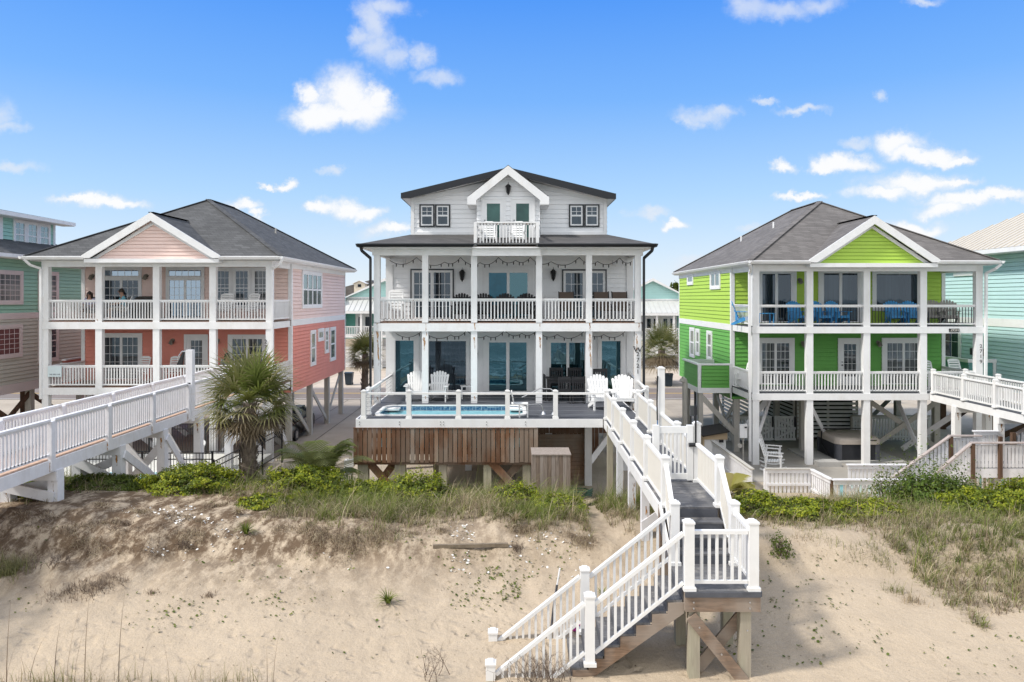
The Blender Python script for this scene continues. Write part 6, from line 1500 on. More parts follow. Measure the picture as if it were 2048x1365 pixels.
# black dining set
dt = thing('dining_table', 'long black outdoor dining table under the white porch', 'table', (0, 0, 0))
t = MB(); t.box(-1.0, 1.0, -.45, .45, .86, .9)
for i in range(12): t.box(-.98+i*.165, -.84+i*.165, -.45, .45, .9, .915)
t.box(-.95, .95, -.43, -.4, .74, .86); t.build('tabletop', CHARCOAL, dt)
for sx_ in (-1, 1):
    for sy_ in (-1, 1): t = MB(); t.box(sx_*.9-.05, sx_*.9+.05, sy_*.37-.05, sy_*.37+.05, 0, .86); t.build('leg', CHARCOAL, dt)
dt.location = (PX(1142, 28.5), 28.55, ZD)
sc_p = slat_chair('dining_chair', 'x', CHARCOAL); g = 'black slatted chairs round the dining table'
for px, yy, rot, sc_, lab in ((1113, 29.3, 0, 1.22, 'black slatted chair behind the dining table, left of the door frame'), (1150, 29.3, 0, 1.22, 'black slatted chair behind the dining table, right of the door frame'), (1128, 27.75, 180, 1.05, 'black slatted chair with its back to the sea at the dining table, left one'), (1156, 27.75, 180, 1.05, 'black slatted chair with its back to the sea at the dining table, right one'), (1194, 28.6, 200, 1.3, 'tall black slatted chair to the right of the fifth porch post'), (1100, 28.5, 95, 1.05, 'black chair at the left head of the dining table')):
    sc_p.place(PX(px, yy), yy, ZD, R(rot), lab, g, sc_)
# white pool seat by the deck edge
ps = thing('pool_chair', 'small white low chair standing beside the pool rail', 'chair', (0, 0, 0))
t = MB(); t.box(-.3, .28, -.2, .2, .44, .48); t.build('seat', WP, ps); t = MB(); t.bar((-.22, 0, .48), (-.30, 0, .9), .42, .035, up=(1, 0, .2)); t.build('backrest', WP, ps)
for sx_ in (-.02, .26):
    for sy_ in (-1, 1): t = MB(); t.box(sx_-.022, sx_+.022, sy_*.18-.022, sy_*.18+.022, 0, .44); t.build('leg', WP, ps)
ps.location = (PX(1040, 24.6), 24.55, ZD)
# string lights along both porches
def lights(name, label, y, anchors, zlow):
    s = thing(name, label, 'string lights', (0, y, anchors[0][1])); mb = MB(); bulbs = []
    for (xa, za), (xb, zb_) in zip(anchors[:-1], anchors[1:]):
        pts = []; n = 8; sag = .16*abs(xb-xa)+.05
        for i in range(n+1): t = i/n; pts.append((xa+(xb-xa)*t, y, za+(zb_-za)*t-sag*4*t*(1-t)))
        mb.tube(pts, .011, 4); bulbs += [pts[2], pts[4], pts[7]]
    mb.build('cable', BLACK, s); o3 = WORG[s.name]; proto = None
    for p in bulbs:
        if proto is None:
            b = MB(); b.cyl((0, 0, 0), (0, 0, -.05), .022, .022, 6); b.cyl((0, 0, -.05), (0, 0, -.13), .03, .012, 6); proto = b.build('bulb', BLACK); q = proto; q.parent = s
        else: q = proto.copy(); COL.objects.link(q)
        q.location = Vector(p)-o3
xs_u = [(-5.0, 9.05), (-3.9, 9.17), (-2.75, 8.98), (-2.1, 9.17), (-1.3, 8.95), (-.55, 9.17), (.15, 9.05), (.75, 9.17), (1.6, 9.0), (2.75, 9.17), (3.5, 9.0), (4.4, 9.15), (4.9, 9.0)]
lights('string_lights', 'black festoon lights draped along the upper porch ceiling of the white house', 28.6, xs_u, .2)
lights('string_lights', 'black festoon lights draped along the ground porch ceiling of the white house', 28.6, [(x+.25, z-2.98) for x, z in xs_u[:-1]], .2)
# hot tub
ht = thing('hot_tub', 'black-sided hot tub with a taupe cover on the patio', 'hot tub', (15.8, 32, 0))
hx0, hx1, hy0, hy1 = 14.85, 16.85, 32.0, 34.1
mb = MB(); mb.prism(rrect(hx0, hx1, hy0, hy1, .22), 'z', .1, .82); mb.build('tub_side', M('black_tub_panel', (.018, .02, .026), .45, .1, 3), ht)
mb = MB()
for x, y in ((hx0, hy0), (hx1, hy0), (hx0, hy1)): mb.prism(rrect(x-.02 if x == hx0 else x-.3, x+.3 if x == hx0 else x+.02, y-.015 if y == hy0 else y-.3, y+.3 if y == hy0 else y+.02, .12), 'z', .1, .8)
mb.build('corner_panels', M('slate_corner_panel', (.075, .08, .095), .5), ht)
mb = MB(); a_, b_ = rrect(hx0-.05, hx1+.05, hy0-.05, hy1+.05, .3), rrect(hx0+.03, hx1-.03, hy0+.05, hy1-.05, .3)
mb.rings([[(x, y, .82) for x, y in a_], [(x, y, 1.0) for x, y in a_], [(x, y, 1.1+.05*math.sin((y-hy0)/(hy1-hy0)*math.pi)) for x, y in b_]]); mb.build('cover', CUSHION, ht)
mb = MB(); mb.bar((hx0-.1, 33.4, .6), (hx0-.1, 33.35, 1.3), .04, .04); mb.bar((hx0-.1, 33.35, 1.3), (hx1-.2, 33.35, 1.3), .03, .04); mb.bar((hx0-.09, 33.4, .6), (hx0-.09, 32.6, .2), .04, .04); mb.build('cover_lifter', BLACK, ht)
mb = MB(); mb.cbox(hx1-.35, hy0-.06, 1.0, .3, .02, .04); mb.build('handle', BLACK, ht)
pd = MB(); pd.box(13.6, 17.9, 31.65, 34.6, .03, .1); pd.box(13.55, 14.6, 31.0, 31.6, .03, .24); tag(pd.build('tub_pad', M('grey_concrete_pad', (.40, .39, .37), .9, .1, 2)), 'grey concrete pad under the hot tub', 'slab')
# shed and meter boxes left of the green house
sd = thing('shed', 'small cream pump shed with a black shingle roof behind the walkway gate', 'shed', (9.6, 32, 0))
mb = MB(); mb.box(8.9, 9.9, 32.4, 33.4, 0, 1.08); mb.build('wall', WHITE, sd)
mb = MB(); mb.prism([(8.86, .98), (9.94, .98), (9.94, 1.32), (8.86, 1.14)], 'y', 32.3, 32.38); mb.box(8.84, 8.9, 32.38, 33.4, .0, 1.14); mb.build('gable_board', M('raw_plywood', (.52, .40, .26), .8, .1, 3), sd)
mb = MB(); mb.add([(8.75, 32.1, 1.2), (9.98, 32.1, 1.41), (9.98, 33.6, 1.5), (8.75, 33.6, 1.3), (8.75, 32.1, 1.14), (9.98, 32.1, 1.35), (9.98, 33.6, 1.44), (8.75, 33.6, 1.24)], [(0, 1, 2, 3), (7, 6, 5, 4), (0, 4, 5, 1), (1, 5, 6, 2), (2, 6, 7, 3), (3, 7, 4, 0)]); mb.build('roof', M('black_roll_roofing', (.03, .027, .024), .9, .2, 8), sd)
mb = MB(); mb.box(9.55, 9.75, 32.26, 32.3, .85, .98); mb.build('wall_light', BLACK, sd)
eb = thing('meter_box', 'white electric meter box on a post beside the small shed', 'meter box', (10.3, 31.4, 0))
mb = MB(); mb.box(10.2, 10.52, 31.3, 31.45, 1.25, 1.85); mb.build('cabinet', WHITE, eb); mb = MB(); mb.box(10.4, 10.5, 31.27, 31.3, 1.7, 1.76); mb.build('label_plate', BLACK, eb); mb = MB(); mb.tube([(10.36, 31.38, 1.25), (10.36, 31.38, 0)], .03); mb.cyl((10.2, 31.36, .9), (10.2, 31.3, .9), .1, .1, 10); mb.build('conduit', GREYPILE, eb)
ub = thing('meter_box', 'grey utility meter and pipes hanging below the green landing screen', 'meter box', (9.3, 36, 0))
mb = MB(); mb.box(9.1, 9.4, 35.7, 35.9, 1.5, 2.0); mb.build('cabinet', M('grey_meter_box', (.33, .34, .34), .5), ub); mb = MB(); mb.tube([(9.15, 35.8, 0), (9.15, 35.8, 1.5)], .035); mb.tube([(9.38, 35.85, .0), (9.38, 35.85, 3)], .06); mb.build('conduit', M('dark_conduit', (.08, .08, .085), .5), ub)
vp = MB(); vp.tube([(8.55, 34.6, -.1), (8.55, 34.6, 3.35), (8.5, 34.58, 3.5), (8.42, 34.55, 3.5), (8.38, 34.53, 3.38)], .13, 10); tag(vp.build('vent_pipe', GREYPILE, smooth=False), 'fat grey hooked vent pipe left of the green landing screen', 'pipe')
# trash bins
def bin_(label, x, y):
    b = thing('wheelie_bin', label, 'bin', (x, y, 0)); m_ = M('dark_blue_bin', (.025, .04, .055), .5)
    mb = MB(); mb.rings([[(x-.26, y-.26, .06), (x+.26, y-.26, .06), (x+.26, y+.26, .06), (x-.26, y+.26, .06)], [(x-.33, y-.34, 1.0), (x+.33, y-.34, 1.0), (x+.33, y+.34, 1.0), (x-.33, y+.34, 1.0)]]); mb.build('bin_body', m_, b)
    mb = MB(); mb.prism([(y-.38, 1.0), (y+.38, 1.0), (y+.38, 1.06), (y, 1.14), (y-.38, 1.08)], 'x', x-.35, x+.35); mb.build('lid', m_, b)
    for s in (-1, 1): mb = MB(); mb.cyl((x+s*.24, y+.25, .1), (x+s*.3, y+.25, .1), .1, .1, 10); mb.build('wheel', BLACK, b)
bin_('dark blue wheelie bin at the far side of the street right of the white house', PX(1337, 59.5), 59.6)
bin_('dark bin standing by the road behind the coral house piles', PX(672, 56), 60.5)
# white slatted bin rack beyond the green house
wrk = thing('bin_rack', 'small white picket bin rack behind the green house piles', 'rack', (PX(1784, 50), 49.9, 0))
x = PX(1784, 50); mb = MB()
for i in range(7): mb.box(x-.5+i*.155, x-.42+i*.155, 49.9, 49.93, .05, 1.15)
mb.build('pickets', WHITE, wrk); mb = MB(); mb.box(x-.52, x+.55, 49.94, 49.97, .25, .35); mb.box(x-.52, x+.55, 49.94, 49.97, .9, 1.0); mb.build('rails', WHITE, wrk)
# dark car parked under the coral house
cr = thing('parked_car', 'dark car parked in the shade under the coral house', 'car', (PX(560, 38), 38, 0))
cm = M('black_car_paint', (.008, .008, .009), .25, .1, 2, spec=.6); x = PX(572, 38)
def carsec(y, w, zb, zt): return [(x-w/2, y, zb), (x+w/2, y, zb), (x+w/2*1.02, y, zb+.35), (x+w/2*.96, y, zt-.08), (x+w/2*.8, y, zt), (x-w/2*.8, y, zt), (x-w/2*.96, y, zt-.08), (x-w/2*1.02, y, zb+.35)]
mb = MB(); mb.rings([carsec(36.0, 1.55, .35, .75), carsec(36.2, 1.8, .28, .92), carsec(37.3, 1.86, .25, 1.0), carsec(39.8, 1.86, .25, 1.02), carsec(40.4, 1.75, .3, .95), carsec(40.55, 1.5, .4, .7)]); mb.build('body', cm, cr, smooth=False)
mb = MB()
def cab(y, w, zb, zt): return [(x-w/2, y, zb), (x+w/2, y, zb), (x+w/2*.8, y, zt), (x-w/2*.8, y, zt)]
mb.rings([cab(37.1, 1.7, .98, 1.0), cab(37.8, 1.7, .98, 1.48), cab(39.2, 1.7, .98, 1.5), cab(40.1, 1.66, .98, 1.02)]); mb.build('cabin_glass', GDARK, cr)
mb = MB(); mb.prism([(x-.66, 37.75), (x+.66, 37.75), (x+.66, 39.25), (x-.66, 39.25)], 'z', 1.49, 1.53); mb.build('roof', cm, cr)
for s in (-1, 1):
    for y in (36.85, 39.6):
        mb = MB(); mb.cyl((x+s*.7, y, .33), (x+s*.95, y, .33), .33, .33, 16); w_ = mb.build('wheel', BLACK, cr); mb = MB(); mb.cyl((x+s*.94, y, .33), (x+s*.955, y, .33), .2, .2, 12); mb.build('rim', STEEL, w_)
    mb = MB(); mb.box(x+s*.6-.16, x+s*.6+.16, 35.96, 36.1, .62, .74); mb.build('headlight', GPALE, cr)
# pool patio and black fence in front of the coral house
pt = MB(); pt.box(-19, -10.9, 25.2, 31.8, .2, .45); tag(pt.build('patio', M('white_pool_patio', (.62, .62, .58), .8, .06, 2)), kind='structure')
gp = thing('swimming_pool', 'ground level pool behind the black fence of the coral house', 'pool', (-15, 27, .45)); mb = MB(); mb.prism(rrect(-17.6, -12.6, 25.5, 28.4, .5), 'z', .44, .50); mb.build('coping', VINYL, gp)
mb = MB(); q = rrect(-17.3, -12.9, 25.75, 28.15, .4); mb.add([(x, y, .505) for x, y in q], [tuple(range(len(q)))]); mb.build('water', MATS['pool_water'], gp)
def iron_fence(label, a, b, zb_, h=1.25):
    f = thing('iron_fence', label, 'fence', (*a, zb_)); a3, b3 = Vector((*a, zb_)), Vector((*b, zb_)); d = b3-a3; L = d.length; up = Vector((0, 0, 1)); mb = MB()
    for z in (.12, h-.22, h): mb.bar(a3+up*z, b3+up*z, .03, .035)
    mb.build('rails', BLACK, f); mb = MB(); n = int(L/.115)
    for i in range(n+1): p = a3+d*(i/n); mb.bar(p+up*.08, p+up*h, .016, .016)
    mb.build('pickets', BLACK, f); n = max(1, round(L/2.2))
    for i in range(n+1): p = a3+d*(i/n); mb = MB(); mb.cbox(p.x, p.y, zb_-.3, .06, .06, h+.38); mb.build('post', BLACK, f)
iron_fence('black metal pool fence facing the sea below the coral house boardwalk', (-18.2, 25.0), (-10.7, 25.0), .72)
iron_fence('black metal pool fence running back beside the palm', (-10.68, 25.05), (-10.35, 31.5), .4)
iron_fence('black metal fence across the back of the coral house pool patio', (-19, 31.7), (-11.3, 31.7), .45, 1.35)
# white planter-like pedestal left of the pool skirt
pe = thing('utility_pedestal', 'small white box on a post left of the brown pool skirt', 'box', (PX(697, 24.5), 24.5, .3)); x = PX(697, 24.5)
mb = MB(); mb.box(x-.14, x+.14, 24.4, 24.65, 1.35, 1.6); mb.box(x-.13, x+.2, 24.38, 24.66, 1.62, 1.85); mb.build('cabinet', WHITE, pe); mb = MB(); mb.box(x-.1, x-.03, 24.5, 24.57, .3, 1.36); mb.box(x+.08, x+.14, 24.5, 24.57, .3, 1.36); mb.build('leg', GREYPILE, pe)
# folded umbrella, beach things by the stair, plank in the dune
um = thing('patio_umbrella', 'folded dark grey patio umbrella leaning on the lower coral porch', 'umbrella', (PX(364, 33.2), 33.2, 3.45)); x = PX(364, 33.2)
mb = MB(); mb.cyl((x-.15, 33.2, 4.2), (x+.1, 33.2, 5.0), .16, .05, 8); mb.build('canopy', M('dark_grey_canvas', (.07, .07, .075), .8), um); mb = MB(); mb.cyl((x-.32, 33.2, 3.45), (x+.13, 33.2, 5.1), .02, .02, 6); mb.build('pole', STEEL, um)
um = thing('beach_umbrella', 'slim black and white furled beach umbrella leaning on the stair rail', 'umbrella', (1.0, 13.4, 1.1))
mb = MB(); mb.tube([(.74, 13.3, 1.2), (.80, 13.25, 1.75), (.85, 13.2, 2.1)], .024, 7); mb.build('canopy', M('black_white_canvas', (.1, .1, .11), .8, .9, 9), um); mb = MB(); mb.tube([(.85, 13.2, 2.1), (.9, 13.17, 2.42)], .017, 6); mb.build('handle', WHITE, um)
bt = MB(); bt.rings([[(1.12, 13.1, H(1.2, 13.1)+.02), (1.3, 13.0, H(1.2, 13.1)+.02), (1.42, 13.1, H(1.2, 13.1)+.05), (1.25, 13.25, H(1.2, 13.1)+.04)], [(1.15, 13.1, H(1.2, 13.1)+.12), (1.3, 13.05, H(1.2, 13.1)+.14), (1.38, 13.1, H(1.2, 13.1)+.11), (1.25, 13.2, H(1.2, 13.1)+.13)]])
tag(bt.build('beach_toy', M('magenta_plastic', (.45, .02, .25), .4)), 'small magenta beach toy on the sand behind the stair rail', 'toy')
a, b = G(866, 1099), G(1016, 1095); pk_ = MB(); pk_.bar((a.x, a.y, a.z+.03), (b.x, b.y, b.z+.05), .08, .075); tag(pk_.build('driftwood_plank', woodmat('bleached_plank', (.20, .16, .115), .3, (3, 3, 3))), 'long weathered plank half buried in the dune face', 'plank')
# dark garden hose and cable
hs_ = MB(); pts = [(1.9+.9*math.cos(k*.9)*(1-.02*k)+.02*k, 24.6+.35*math.sin(k*.9), .55+.012*k) for k in range(22)]; hs_.tube(pts, .03, 5); tag(hs_.build('garden_hose', M('green_hose', (.02, .07, .055), .5)), 'dark green hose coiled on the ground under the pool deck', 'hose')

# ------------------------------------------------------------------ people on the coral porch
SKIN = M('skin', (.45, .26, .18), .55, .06, 8)
def person(label, x, y, z, rot, shirt, shorts, hair, longhair, scale=1.0, glasses=False):
    root = thing('person', label, 'person', (0, 0, 0))
    J = {'pelvis': (0, .12, .50), 'waist': (0, .15, .68), 'chest': (0, .17, .92), 'neck': (0, .13, 1.08), 'head0': (0, .10, 1.16), 'head1': (0, .07, 1.27)}
    E = [('pelvis', 'waist'), ('waist', 'chest'), ('chest', 'neck'), ('neck', 'head0'), ('head0', 'head1')]
    Rr = {'pelvis': (.15, .12), 'waist': (.13, .10), 'chest': (.16, .11), 'neck': (.055, .055), 'head0': (.075, .085), 'head1': (.085, .10)}
    for s, k in ((-1, 'l'), (1, 'r')):
        J.update({k+'hip': (s*.10, .06, .48), k+'knee': (s*.13, -.36, .50), k+'ank': (s*.13, -.34, .09), k+'toe': (s*.14, -.50, .04), k+'sh': (s*.19, .16, 1.0), k+'el': (s*.26, .02, .76), k+'wr': (s*.16, -.20, .70), k+'hand': (s*.12, -.29, .69)})
        E += [('pelvis', k+'hip'), (k+'hip', k+'knee'), (k+'knee', k+'ank'), (k+'ank', k+'toe'), ('chest', k+'sh'), (k+'sh', k+'el'), (k+'el', k+'wr'), (k+'wr', k+'hand')]
        Rr.update({k+'hip': (.085, .085), k+'knee': (.06, .06), k+'ank': (.04, .04), k+'toe': (.04, .03), k+'sh': (.06, .06), k+'el': (.042, .042), k+'wr': (.03, .03), k+'hand': (.042, .022)})
        for f in range(5):      # fingers
            a = 'fa%s%d' % (k, f); J[a] = (s*(.12+(-.035+.018*f if f < 4 else -.055)), -.37 if f < 4 else -.31, .675); E.append((k+'hand', a)); Rr[a] = (.009, .009)
    def skin(names, grow, nm, mat, par):
        me = bpy.data.meshes.new(nm); ids = {n: i for i, n in enumerate(names)}
        me.from_pydata([J[n] for n in names], [(ids[a], ids[b]) for a, b in E if a in ids and b in ids], [])
        o = bpy.data.objects.new(nm, me); COL.objects.link(o)
        sk_ = o.modifiers.new('Skin', 'SKIN'); sb = o.modifiers.new('Sub', 'SUBSURF'); sb.levels = sb.render_levels = 1
        bpy.context.view_layer.update()
        if not me.skin_vertices: me.skin_vertices.new() if hasattr(me.skin_vertices, 'new') else None
        if me.skin_vertices:
            for n, i in ids.items():
                d = me.skin_vertices[0].data[i]; d.radius = tuple(r*1.0+grow for r in Rr[n]); d.use_root = (n == names[0])
        dg = bpy.context.evaluated_depsgraph_get(); m2 = bpy.data.meshes.new_from_object(o.evaluated_get(dg)); bpy.data.objects.remove(o)
        m2.materials.clear(); m2.materials.append(mat); m2.polygons.foreach_set('use_smooth', [True]*len(m2.polygons)); o2 = bpy.data.objects.new(nm, m2); COL.objects.link(o2); o2.parent = par; return o2
    body = skin(list(J), 0, 'body', SKIN, root)
    skin(['pelvis', 'waist', 'chest', 'lsh', 'rsh', 'lel', 'rel'], .018, 'shirt', shirt, root)
    skin(['pelvis', 'lhip', 'rhip', 'lknee', 'rknee'], .016, 'shorts', shorts, root)
    hb_ = MB()
    ringsH = []
    for i in range(6):
        t = i/5; zz = 1.22+.17*t; r_ = .118*math.sqrt(max(.02, 1-t*t*.97)); ringsH.append([(r_*math.cos(a)*.95, .105+r_*math.sin(a)*(1.05), zz) for a in np.linspace(0, 2*math.pi, 13)[:-1]])
    hb_.rings(ringsH)
    if longhair: hb_.rings([[(-.12, .10, .98), (.12, .10, .98), (.11, .22, .98), (-.11, .22, .98)], [(-.125, .08, 1.2), (.125, .08, 1.2), (.11, .22, 1.22), (-.11, .22, 1.22)], [(-.1, .08, 1.33), (.1, .08, 1.33), (.09, .2, 1.33), (-.09, .2, 1.33)]])
    hb_.build('hair', hair, root, smooth=True)
    fc = MB(); fc.prism([(-.018, 1.225), (.018, 1.225), (.008, 1.265), (-.008, 1.265)], 'y', -.035, -.0); fc.build('nose', SKIN, root)
    fc = MB(); fc.box(-.028, .028, -.018, .01, 1.19, 1.2); fc.build('mouth', M('lips', (.3, .1, .09), .5), root)
    for s in (-1, 1):
        fc = MB(); fc.cyl((s*.035, -.026, 1.27), (s*.035, 0, 1.27), .03 if glasses else .012, .03 if glasses else .012, 8); fc.build('sunglass_lens' if glasses else 'eye', BLACK, root)
        fc = MB(); fc.cbox(s*.092, .09, 1.22, .02, .04, .06); fc.build('ear', SKIN, root)
    root.location = (x, y, z); root.rotation_euler.z = rot; root.scale = (scale,)*3; return root
HAIR = M('dark_brown_hair', (.03, .02, .015), .6, .2, 20)
person('person in sunglasses and a lilac top seated on the upper coral porch, leaning forward', PX(177, 33), 33.0, 6.45, R(8), M('lilac_top', (.42, .40, .55), .8), M('navy_shorts', (.03, .035, .06), .8), HAIR, True, 1.0, True)
person('person with short hair in a light blue shirt seated on the upper coral porch', PX(240, 33.3), 33.2, 6.45, R(-50), M('light_blue_shirt', (.16, .42, .52), .8), M('khaki_shorts', (.4, .36, .3), .8), HAIR, False, 1.1)
person('person with dark hair seated on the lower coral porch behind the palm', PX(454, 33.3), 33.3, 3.45, R(20), M('grey_top', (.25, .25, .27), .8), M('black_shorts', (.02, .02, .02), .8), HAIR, True, 1.05)
for px, yy, zf in ((177, 33.05, 6.45), (240, 33.25, 6.45), (454, 33.35, 3.45)):
    st = sling if False else None
pc = sling('porch_chair', 'x', M('grey_sling_fabric', (.2, .2, .2), .8), WP)
pc.place(PX(177, 33), 33.02, 6.45, R(8), 'white framed porch chair holding the seated person in sunglasses', 'porch chairs under the seated people', 1)
pc.place(PX(240, 33.3), 33.24, 6.45, R(-50), 'porch chair holding the seated person in the blue shirt', 'porch chairs under the seated people', 1)
pc.place(PX(454, 33.3), 33.34, 3.45, R(20), 'dark porch chair behind the big palm on the lower coral porch', 'porch chairs under the seated people', 1)
gl = thing('grill', 'dark covered grill against the upper porch wall of the coral house', 'grill', (PX(291, 33.9), 33.9, 6.45)); x = PX(291, 33.9)
mb = MB(); mb.rings([[(x-.55, 33.7, 6.47), (x+.55, 33.7, 6.47), (x+.55, 34.3, 6.47), (x-.55, 34.3, 6.47)], [(x-.5, 33.7, 7.3), (x+.5, 33.7, 7.3), (x+.5, 34.3, 7.3), (x-.5, 34.3, 7.3)], [(x-.45, 33.85, 7.55), (x+.45, 33.85, 7.55), (x+.45, 34.2, 7.6), (x-.45, 34.2, 7.6)]]); mb.build('cover', M('dark_grill_cover', (.05, .048, .046), .7), gl)
bpy.context.view_layer.update()
# ------------------------------------------------------------------ plants of the dune
def Hv(x, y):
    i = np.clip(np.searchsorted(gx, x)-1, 0, nx-2); j = np.clip(np.searchsorted(gy, y)-1, 0, ny-2)
    fx = (x-gx[i])/(gx[i+1]-gx[i]); fy = (y-gy[j])/(gy[j+1]-gy[j]); Z = gv[:, :, 2]
    return Z[j, i]*(1-fx)*(1-fy)+Z[j, i+1]*fx*(1-fy)+Z[j+1, i]*(1-fx)*fy+Z[j+1, i+1]*fx*fy
def vn(x, y, s, o=0.0):
    return np.array([noise.noise((a*s, b*s, o)) for a, b in zip(x, y)])
EDGE_A = ([-600, 0, 60, 140, 300, 430, 560, 640, 760, 850, 950, 1050, 1150, 1185, 1200], [1000, 1000, 1006, 988, 978, 1000, 1050, 1074, 1076, 1062, 1050, 1070, 1076, 1092, 1095])
EDGE_B = ([1440, 1490, 1620, 1700, 1760, 1800, 1840, 1900, 1960, 2048, 2500], [1055, 1062, 1066, 1072, 1096, 1130, 1170, 1212, 1252, 1232, 1220])
def cand(n, x0, x1, y0, y1):
    x = rng.uniform(x0, x1, n); y = rng.uniform(y0, y1, n); z = Hv(x, y)
    return x, y, z, CX+F*x/y, HY+F*(ZC-z)/y
GREENS = np.array([(.11, .15, .022), (.15, .19, .03), (.19, .21, .045), (.085, .12, .025)])
OLIVE = np.array([(.20, .20, .075), (.17, .165, .065), (.24, .23, .10)])
STRAW = np.array([(.40, .33, .21), (.33, .26, .16), (.45, .38, .26), (.28, .21, .14)])
BROWN = np.array([(.20, .145, .10), (.16, .115, .08), (.25, .19, .135)])
def pick(pal, n): return pal[rng.integers(0, len(pal), n)]*rng.uniform(.8, 1.2, (n, 1))
def grass_zone(name, n, x0, x1, y0, y1, edge, back, hmul=1.0, lush=1.0, path=True, soft=22, dry0=.25):
    k = n//16; cxs, cys = rng.uniform(x0, x1, k), rng.uniform(y0, y1, k); ci = rng.integers(0, k, n); rr = np.abs(rng.normal(0, .085, n)); aa = rng.uniform(0, 2*math.pi, n)
    x = np.clip(cxs[ci]+rr*np.cos(aa), x0, x1); y = np.clip(cys[ci]+rr*np.sin(aa), y0, y1); z = Hv(x, y); px, py = CX+F*x/y, HY+F*(ZC-z)/y
    ch, cg, ct = rng.lognormal(0, .32, k)[ci], rng.normal(0, .3, k)[ci], rng.uniform(.72, 1.25, k)[ci]
    e = np.interp(px, *edge); nn = vn(x, y, 1.1, 2.0); n2 = vn(x, y, 3.1, 5.0); n3 = vn(x, y, .55, 8.0)
    d = (e + nn*26 + n2*10) - py                      # pixels up from the sand edge
    keep = (d > 0) & (y < back + nn*.8) & (rng.random(n) < np.clip(d/soft, .25, 1)*np.clip(.75+n2*.9, .2, 1))
    if path: keep &= ~(np.abs(x-2.3-.1*nn) < .42+.12*n2) | (y > 22.5)
    x, y, z, d, nn, n3, n2, ch, cg, ct, rr, aa = (a[keep] for a in (x, y, z, d, nn, n3, n2, ch, cg, ct, rr, aa)); m = len(x)
    g = np.clip((d-18)/55*lush + n3*.8 + n2*.5 + cg, 0, 1)
    r = rng.random(m); C = np.where((r < g)[:, None], pick(GREENS, m), np.where((r < g+.32)[:, None], pick(OLIVE, m), np.where((rng.random(m) < .30*(1-g))[:, None], pick(BROWN, m), pick(STRAW, m))))
    C = C*ct[:, None]; h = rng.uniform(.16, .42, m)*(1+.4*n3)*hmul*ch*np.clip(.55+d/60, .5, 1.15); tall = rng.random(m) < .03; h[tall] *= 1.9
    P0 = np.stack([x, y, z-.02], 1)
    wind = np.where(rng.random(m) < .7, aa+rng.normal(0, .5, m), rng.normal(.3, .9, m))
    return P0, h, wind, np.clip(rng.uniform(.1, 1.0, m)+rr*5, .1, 1.7), rng.uniform(.008, .019, m), C
def zone_obj(name, arr, seg=3):
    P0, h, az, lean, w, C = (np.concatenate(a) for a in zip(*arr))
    V, Fs, Cc = blades(P0, h, az, lean, w, C, seg=seg)
    o = colmesh(name, V, Fs, Cc, BLADE); return tag(o, kind='stuff')
A = grass_zone('a', 120000, -15.5, 2.9, 15.0, 24.2, EDGE_A, 23.2, 1.12, .75)
A2 = grass_zone('a2', 9000, 2.45, 4.6, 16.9, 22.5, ([1000, 1190, 1300], [1062, 1062, 1062]), 20.5, .95, .6, False)
zone_obj('dune_grass', [A, A2])
B = grass_zone('b', 110000, 4.6, 16.5, 12.9, 24.0, EDGE_B, 23.0, .85, .16, False)
zone_obj('dune_grass', [B])
# dry tufts hanging on the dune face and thin beach plants, by place on the ground
def tuft(px, py, n, spread, h, pal, lean=(.3, 1.4), w=(.006, .014), droop=False):
    c = G(px, py); x = c.x+rng.normal(0, spread, n); y = c.y+rng.normal(0, spread*.7, n); z = Hv(x, y)-.01
    az = rng.uniform(0, 2*math.pi, n) if not droop else rng.normal(-1.4, .9, n)
    return np.stack([x, y, z], 1), rng.uniform(.5, 1.1, n)*h, az, rng.uniform(*lean, n)+(.7 if droop else 0), rng.uniform(*w, n), pick(pal, n)
tl = []
DRY = np.concatenate([BROWN, STRAW])
for px, py, n, s, h in ((690, 1088, 520, .26, .30), (640, 1075, 300, .2, .28), (750, 1075, 420, .25, .30), (610, 1058, 250, .2, .28), (380, 1075, 200, .14, .28), (280, 1025, 180, .12, .3), (200, 1010, 120, .15, .25), (1040, 1060, 260, .14, .34), (1080, 1055, 150, .15, .28), (1170, 1085, 240, .15, .25), (1140, 1070, 200, .2, .22), (880, 1062, 90, .08, .22), (830, 1068, 90, .1, .2),
                        (145, 1060, 90, .12, .24), (170, 1085, 70, .1, .22), (230, 1045, 90, .12, .24), (95, 1035, 60, .1, .22), (40, 1030, 80, .15, .22), (560, 1060, 120, .12, .2), (440, 1010, 120, .2, .24)):
    tl.append(tuft(px, py, n, s, h, DRY, droop=True))
for px, py, n, s, h in ((150, 1180, 200, .30, .2), (200, 1175, 160, .22, .2), (230, 1160, 90, .15, .18), (305, 1190, 60, .07, .16), (418, 1197, 60, .07, .16), (120, 1195, 70, .15, .16)): tl.append(tuft(px, py, n, s, h, BROWN))
for px, py, n, s, h, p in ((15, 1150, 420, .22, .45, OLIVE), (30, 1130, 200, .2, .4, STRAW), (1765, 1130, 60, .15, .28, OLIVE), (1790, 1185, 70, .12, .32, OLIVE), (1825, 1205, 80, .12, .3, STRAW), (1600, 1075, 40, .2, .25, STRAW), (1650, 1080, 50, .25, .25, OLIVE), (1700, 1110, 50, .25, .28, OLIVE), (1740, 1100, 60, .2, .3, OLIVE), (1620, 1085, 30, .25, .2, STRAW), (1550, 1078, 40, .15, .24, OLIVE)): tl.append(tuft(px, py, n, s, h, p))
for _ in range(34):
    tl.append(tuft(random.uniform(0, 470), random.uniform(1012, 1110), random.randint(25, 90), random.uniform(.06, .16), random.uniform(.14, .26), BROWN if random.random() < .6 else DRY, droop=True))
